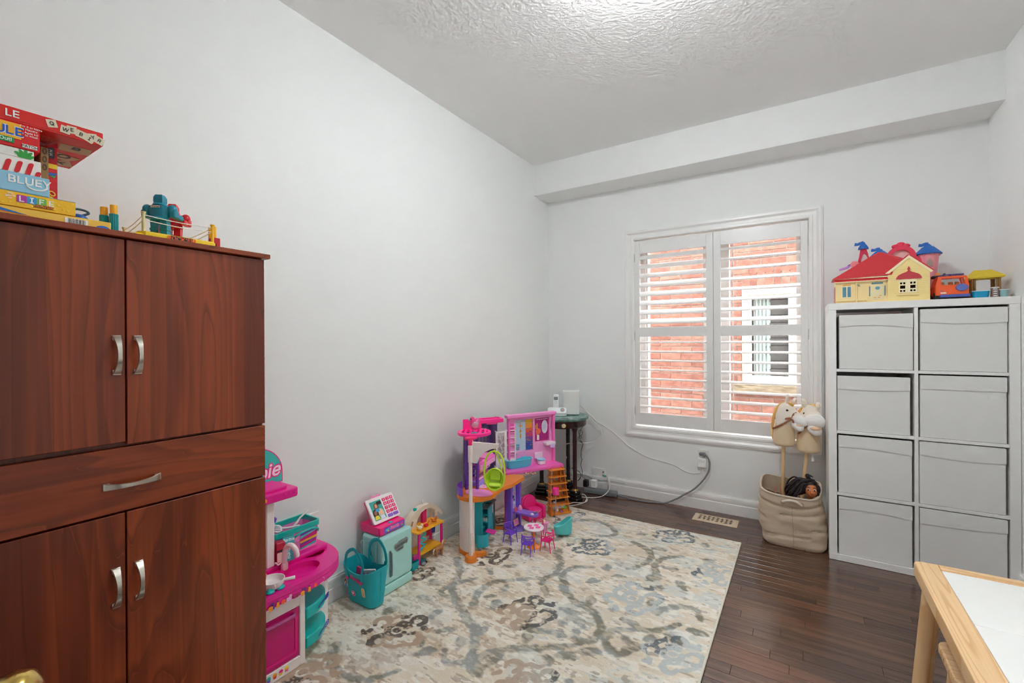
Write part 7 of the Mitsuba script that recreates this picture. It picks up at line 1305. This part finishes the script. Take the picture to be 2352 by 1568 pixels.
jc.add('number_plate', FXZ(rrect(jx0 + .020, jx0 + .042, 1.501, 1.508, .001), .001, jy0 + .0018), P('#efe6d6', .4), False); jc.add('tail_light', FXZ(rrect(jx0 + .020, jx0 + .030, 1.5135, 1.5165, .001), .001, jy0 + .0018), P('#5a6db4', .4), False)
for x_ in (jx0 + .035, jx0 + .070, jx0 + .095): jc.add('seat', bx(x_ - .010, x_ + .010, jy0 + .055, jy0 + .062, 1.53, 1.566, .003), P('#b98a62', .6), 30)
jc.add('roof_rack', cat([tube([(jx0 + .010, jy0 + .03, 1.598), (jx0 + .05, jy0 + .03, 1.603), (jx1 - .015, jy0 + .03, 1.603)], .0028, 8), tube([(jx0 + .010, jy0 + .07, 1.598), (jx1 - .015, jy0 + .07, 1.603)], .0028, 8)] + [tube([(jx0 + .018 + i * .024, jy0 + .025, 1.599), (jx0 + .018 + i * .024, jy0 + .08, 1.602)], .0024, 6) for i in range(5)]), P('#4d4a86', .4), 40)
jc.add('black_rack_bag', bx(jx0 + .002, jx0 + .05, jy0 + .085, jy0 + .12, 1.592, 1.606, .003), BLK, 30); jc.add('snorkel', tube([(jx0 + .052, jy0 + .10, 1.60), (jx0 + .052, jy0 + .10, 1.614), (jx0 + .057, jy0 + .10, 1.616)], .005, 8), BLK, 40)
# beach hut and tubs
bh_ = Thing('toy_hut', 'toy beach hut with a yellow thatched roof on bamboo posts on the shelf unit', 'toy hut')
u0, u1, v0, v1 = 2.668, 2.786, 3.275, 3.385
for x_ in (u0 + .012, u1 - .014):
    for y_ in (v0 + .01, v1 - .02):
        for dx in (-.0045, .0045): bh_.add('post', mv(lathe([(0, 0), (.005, 0)] + [q_ for i in range(4) for q_ in ((.0046, .026 * i + .004), (.0046, .026 * i + .022), (.0056, .026 * i + .024))] + [(.005, .105), (0, .105)], 10), x_ + dx, y_, SZ_), P('#8a6a35', .5), 40)
rf_ = loft([np.array([[u0 - .004, v0 - .006, 1.574], [u1 + .006, v0 - .006, 1.578], [u1 + .006, v1, 1.578], [u0 - .004, v1, 1.574]]), np.array([[u0 - .006, v0 - .008, 1.580], [u1 + .008, v0 - .008, 1.586], [u1 + .008, v1 + .002, 1.586], [u0 - .006, v1 + .002, 1.580]]), np.array([[u0 + .022, v0 + .045, 1.622], [u1 - .030, v0 + .045, 1.623], [u1 - .030, v0 + .06, 1.623], [u0 + .022, v0 + .06, 1.622]])])
for _ in range(3): rf_ = rf_.subdivide()
rf_.vertices[:, 2] += .004 * (meshkit.noise(rf_.vertices * [160, 160, 20]) - .5); bh_.add('thatch_roof', rf_, P('#d9bd34', .7), False)
def tubbie(name, lab, x0, x1, y0, y1, h, c1, c2, ct='toy tub'):
    q = Thing(name, lab, ct); q.add('tub', mv(wall4(x0, x1, y0, y1, .004, .002, h), 0, 0, SZ_), P(c1, .35), False)
    q.add('rim', ext(rrect(x0 - .002, x1 + .002, y0 - .002, y1 + .002, .006).difference(rrect(x0 + .003, x1 - .003, y0 + .003, y1 - .003, .004)), .003, SZ_ + h - .001), P(c2, .4), False); return q
tubbie('toy_pool', 'blue toy pool tub under the yellow hut on the shelf unit', 2.664, 2.728, 3.225, 3.268, .036, '#0a93bd', '#bfe0e6'); tubbie('toy_tub', 'pale teal toy tub at the right end of the shelf top', 2.758, 2.796, 3.225, 3.27, .038, '#8bb0b4', '#e9efee')
tl = Thing('toy_ladder_box', 'small white and brown toy box with rungs between the two tubs', 'toy'); tl.add('frame', cat([bx(2.7335, 2.737, 3.222, 3.25, SZ_, 1.518), bx(2.752, 2.7555, 3.222, 3.25, SZ_, 1.518)] + [bx(2.737, 2.752, 3.222, 3.226, SZ_ + .004 + i * .011, SZ_ + .006 + i * .011) for i in range(4)]), P('#8a6a62', .5), False); tl.add('rung', cat([bx(2.737, 2.752, 3.224, 3.245, SZ_ + .007 + i * .011, SZ_ + .013 + i * .011) for i in range(4)]), P('#d9dfdf', .4), False); tl.add('lid', bx(2.731, 2.758, 3.219, 3.253, 1.518, 1.523, .001), P('#efefec', .4), False)
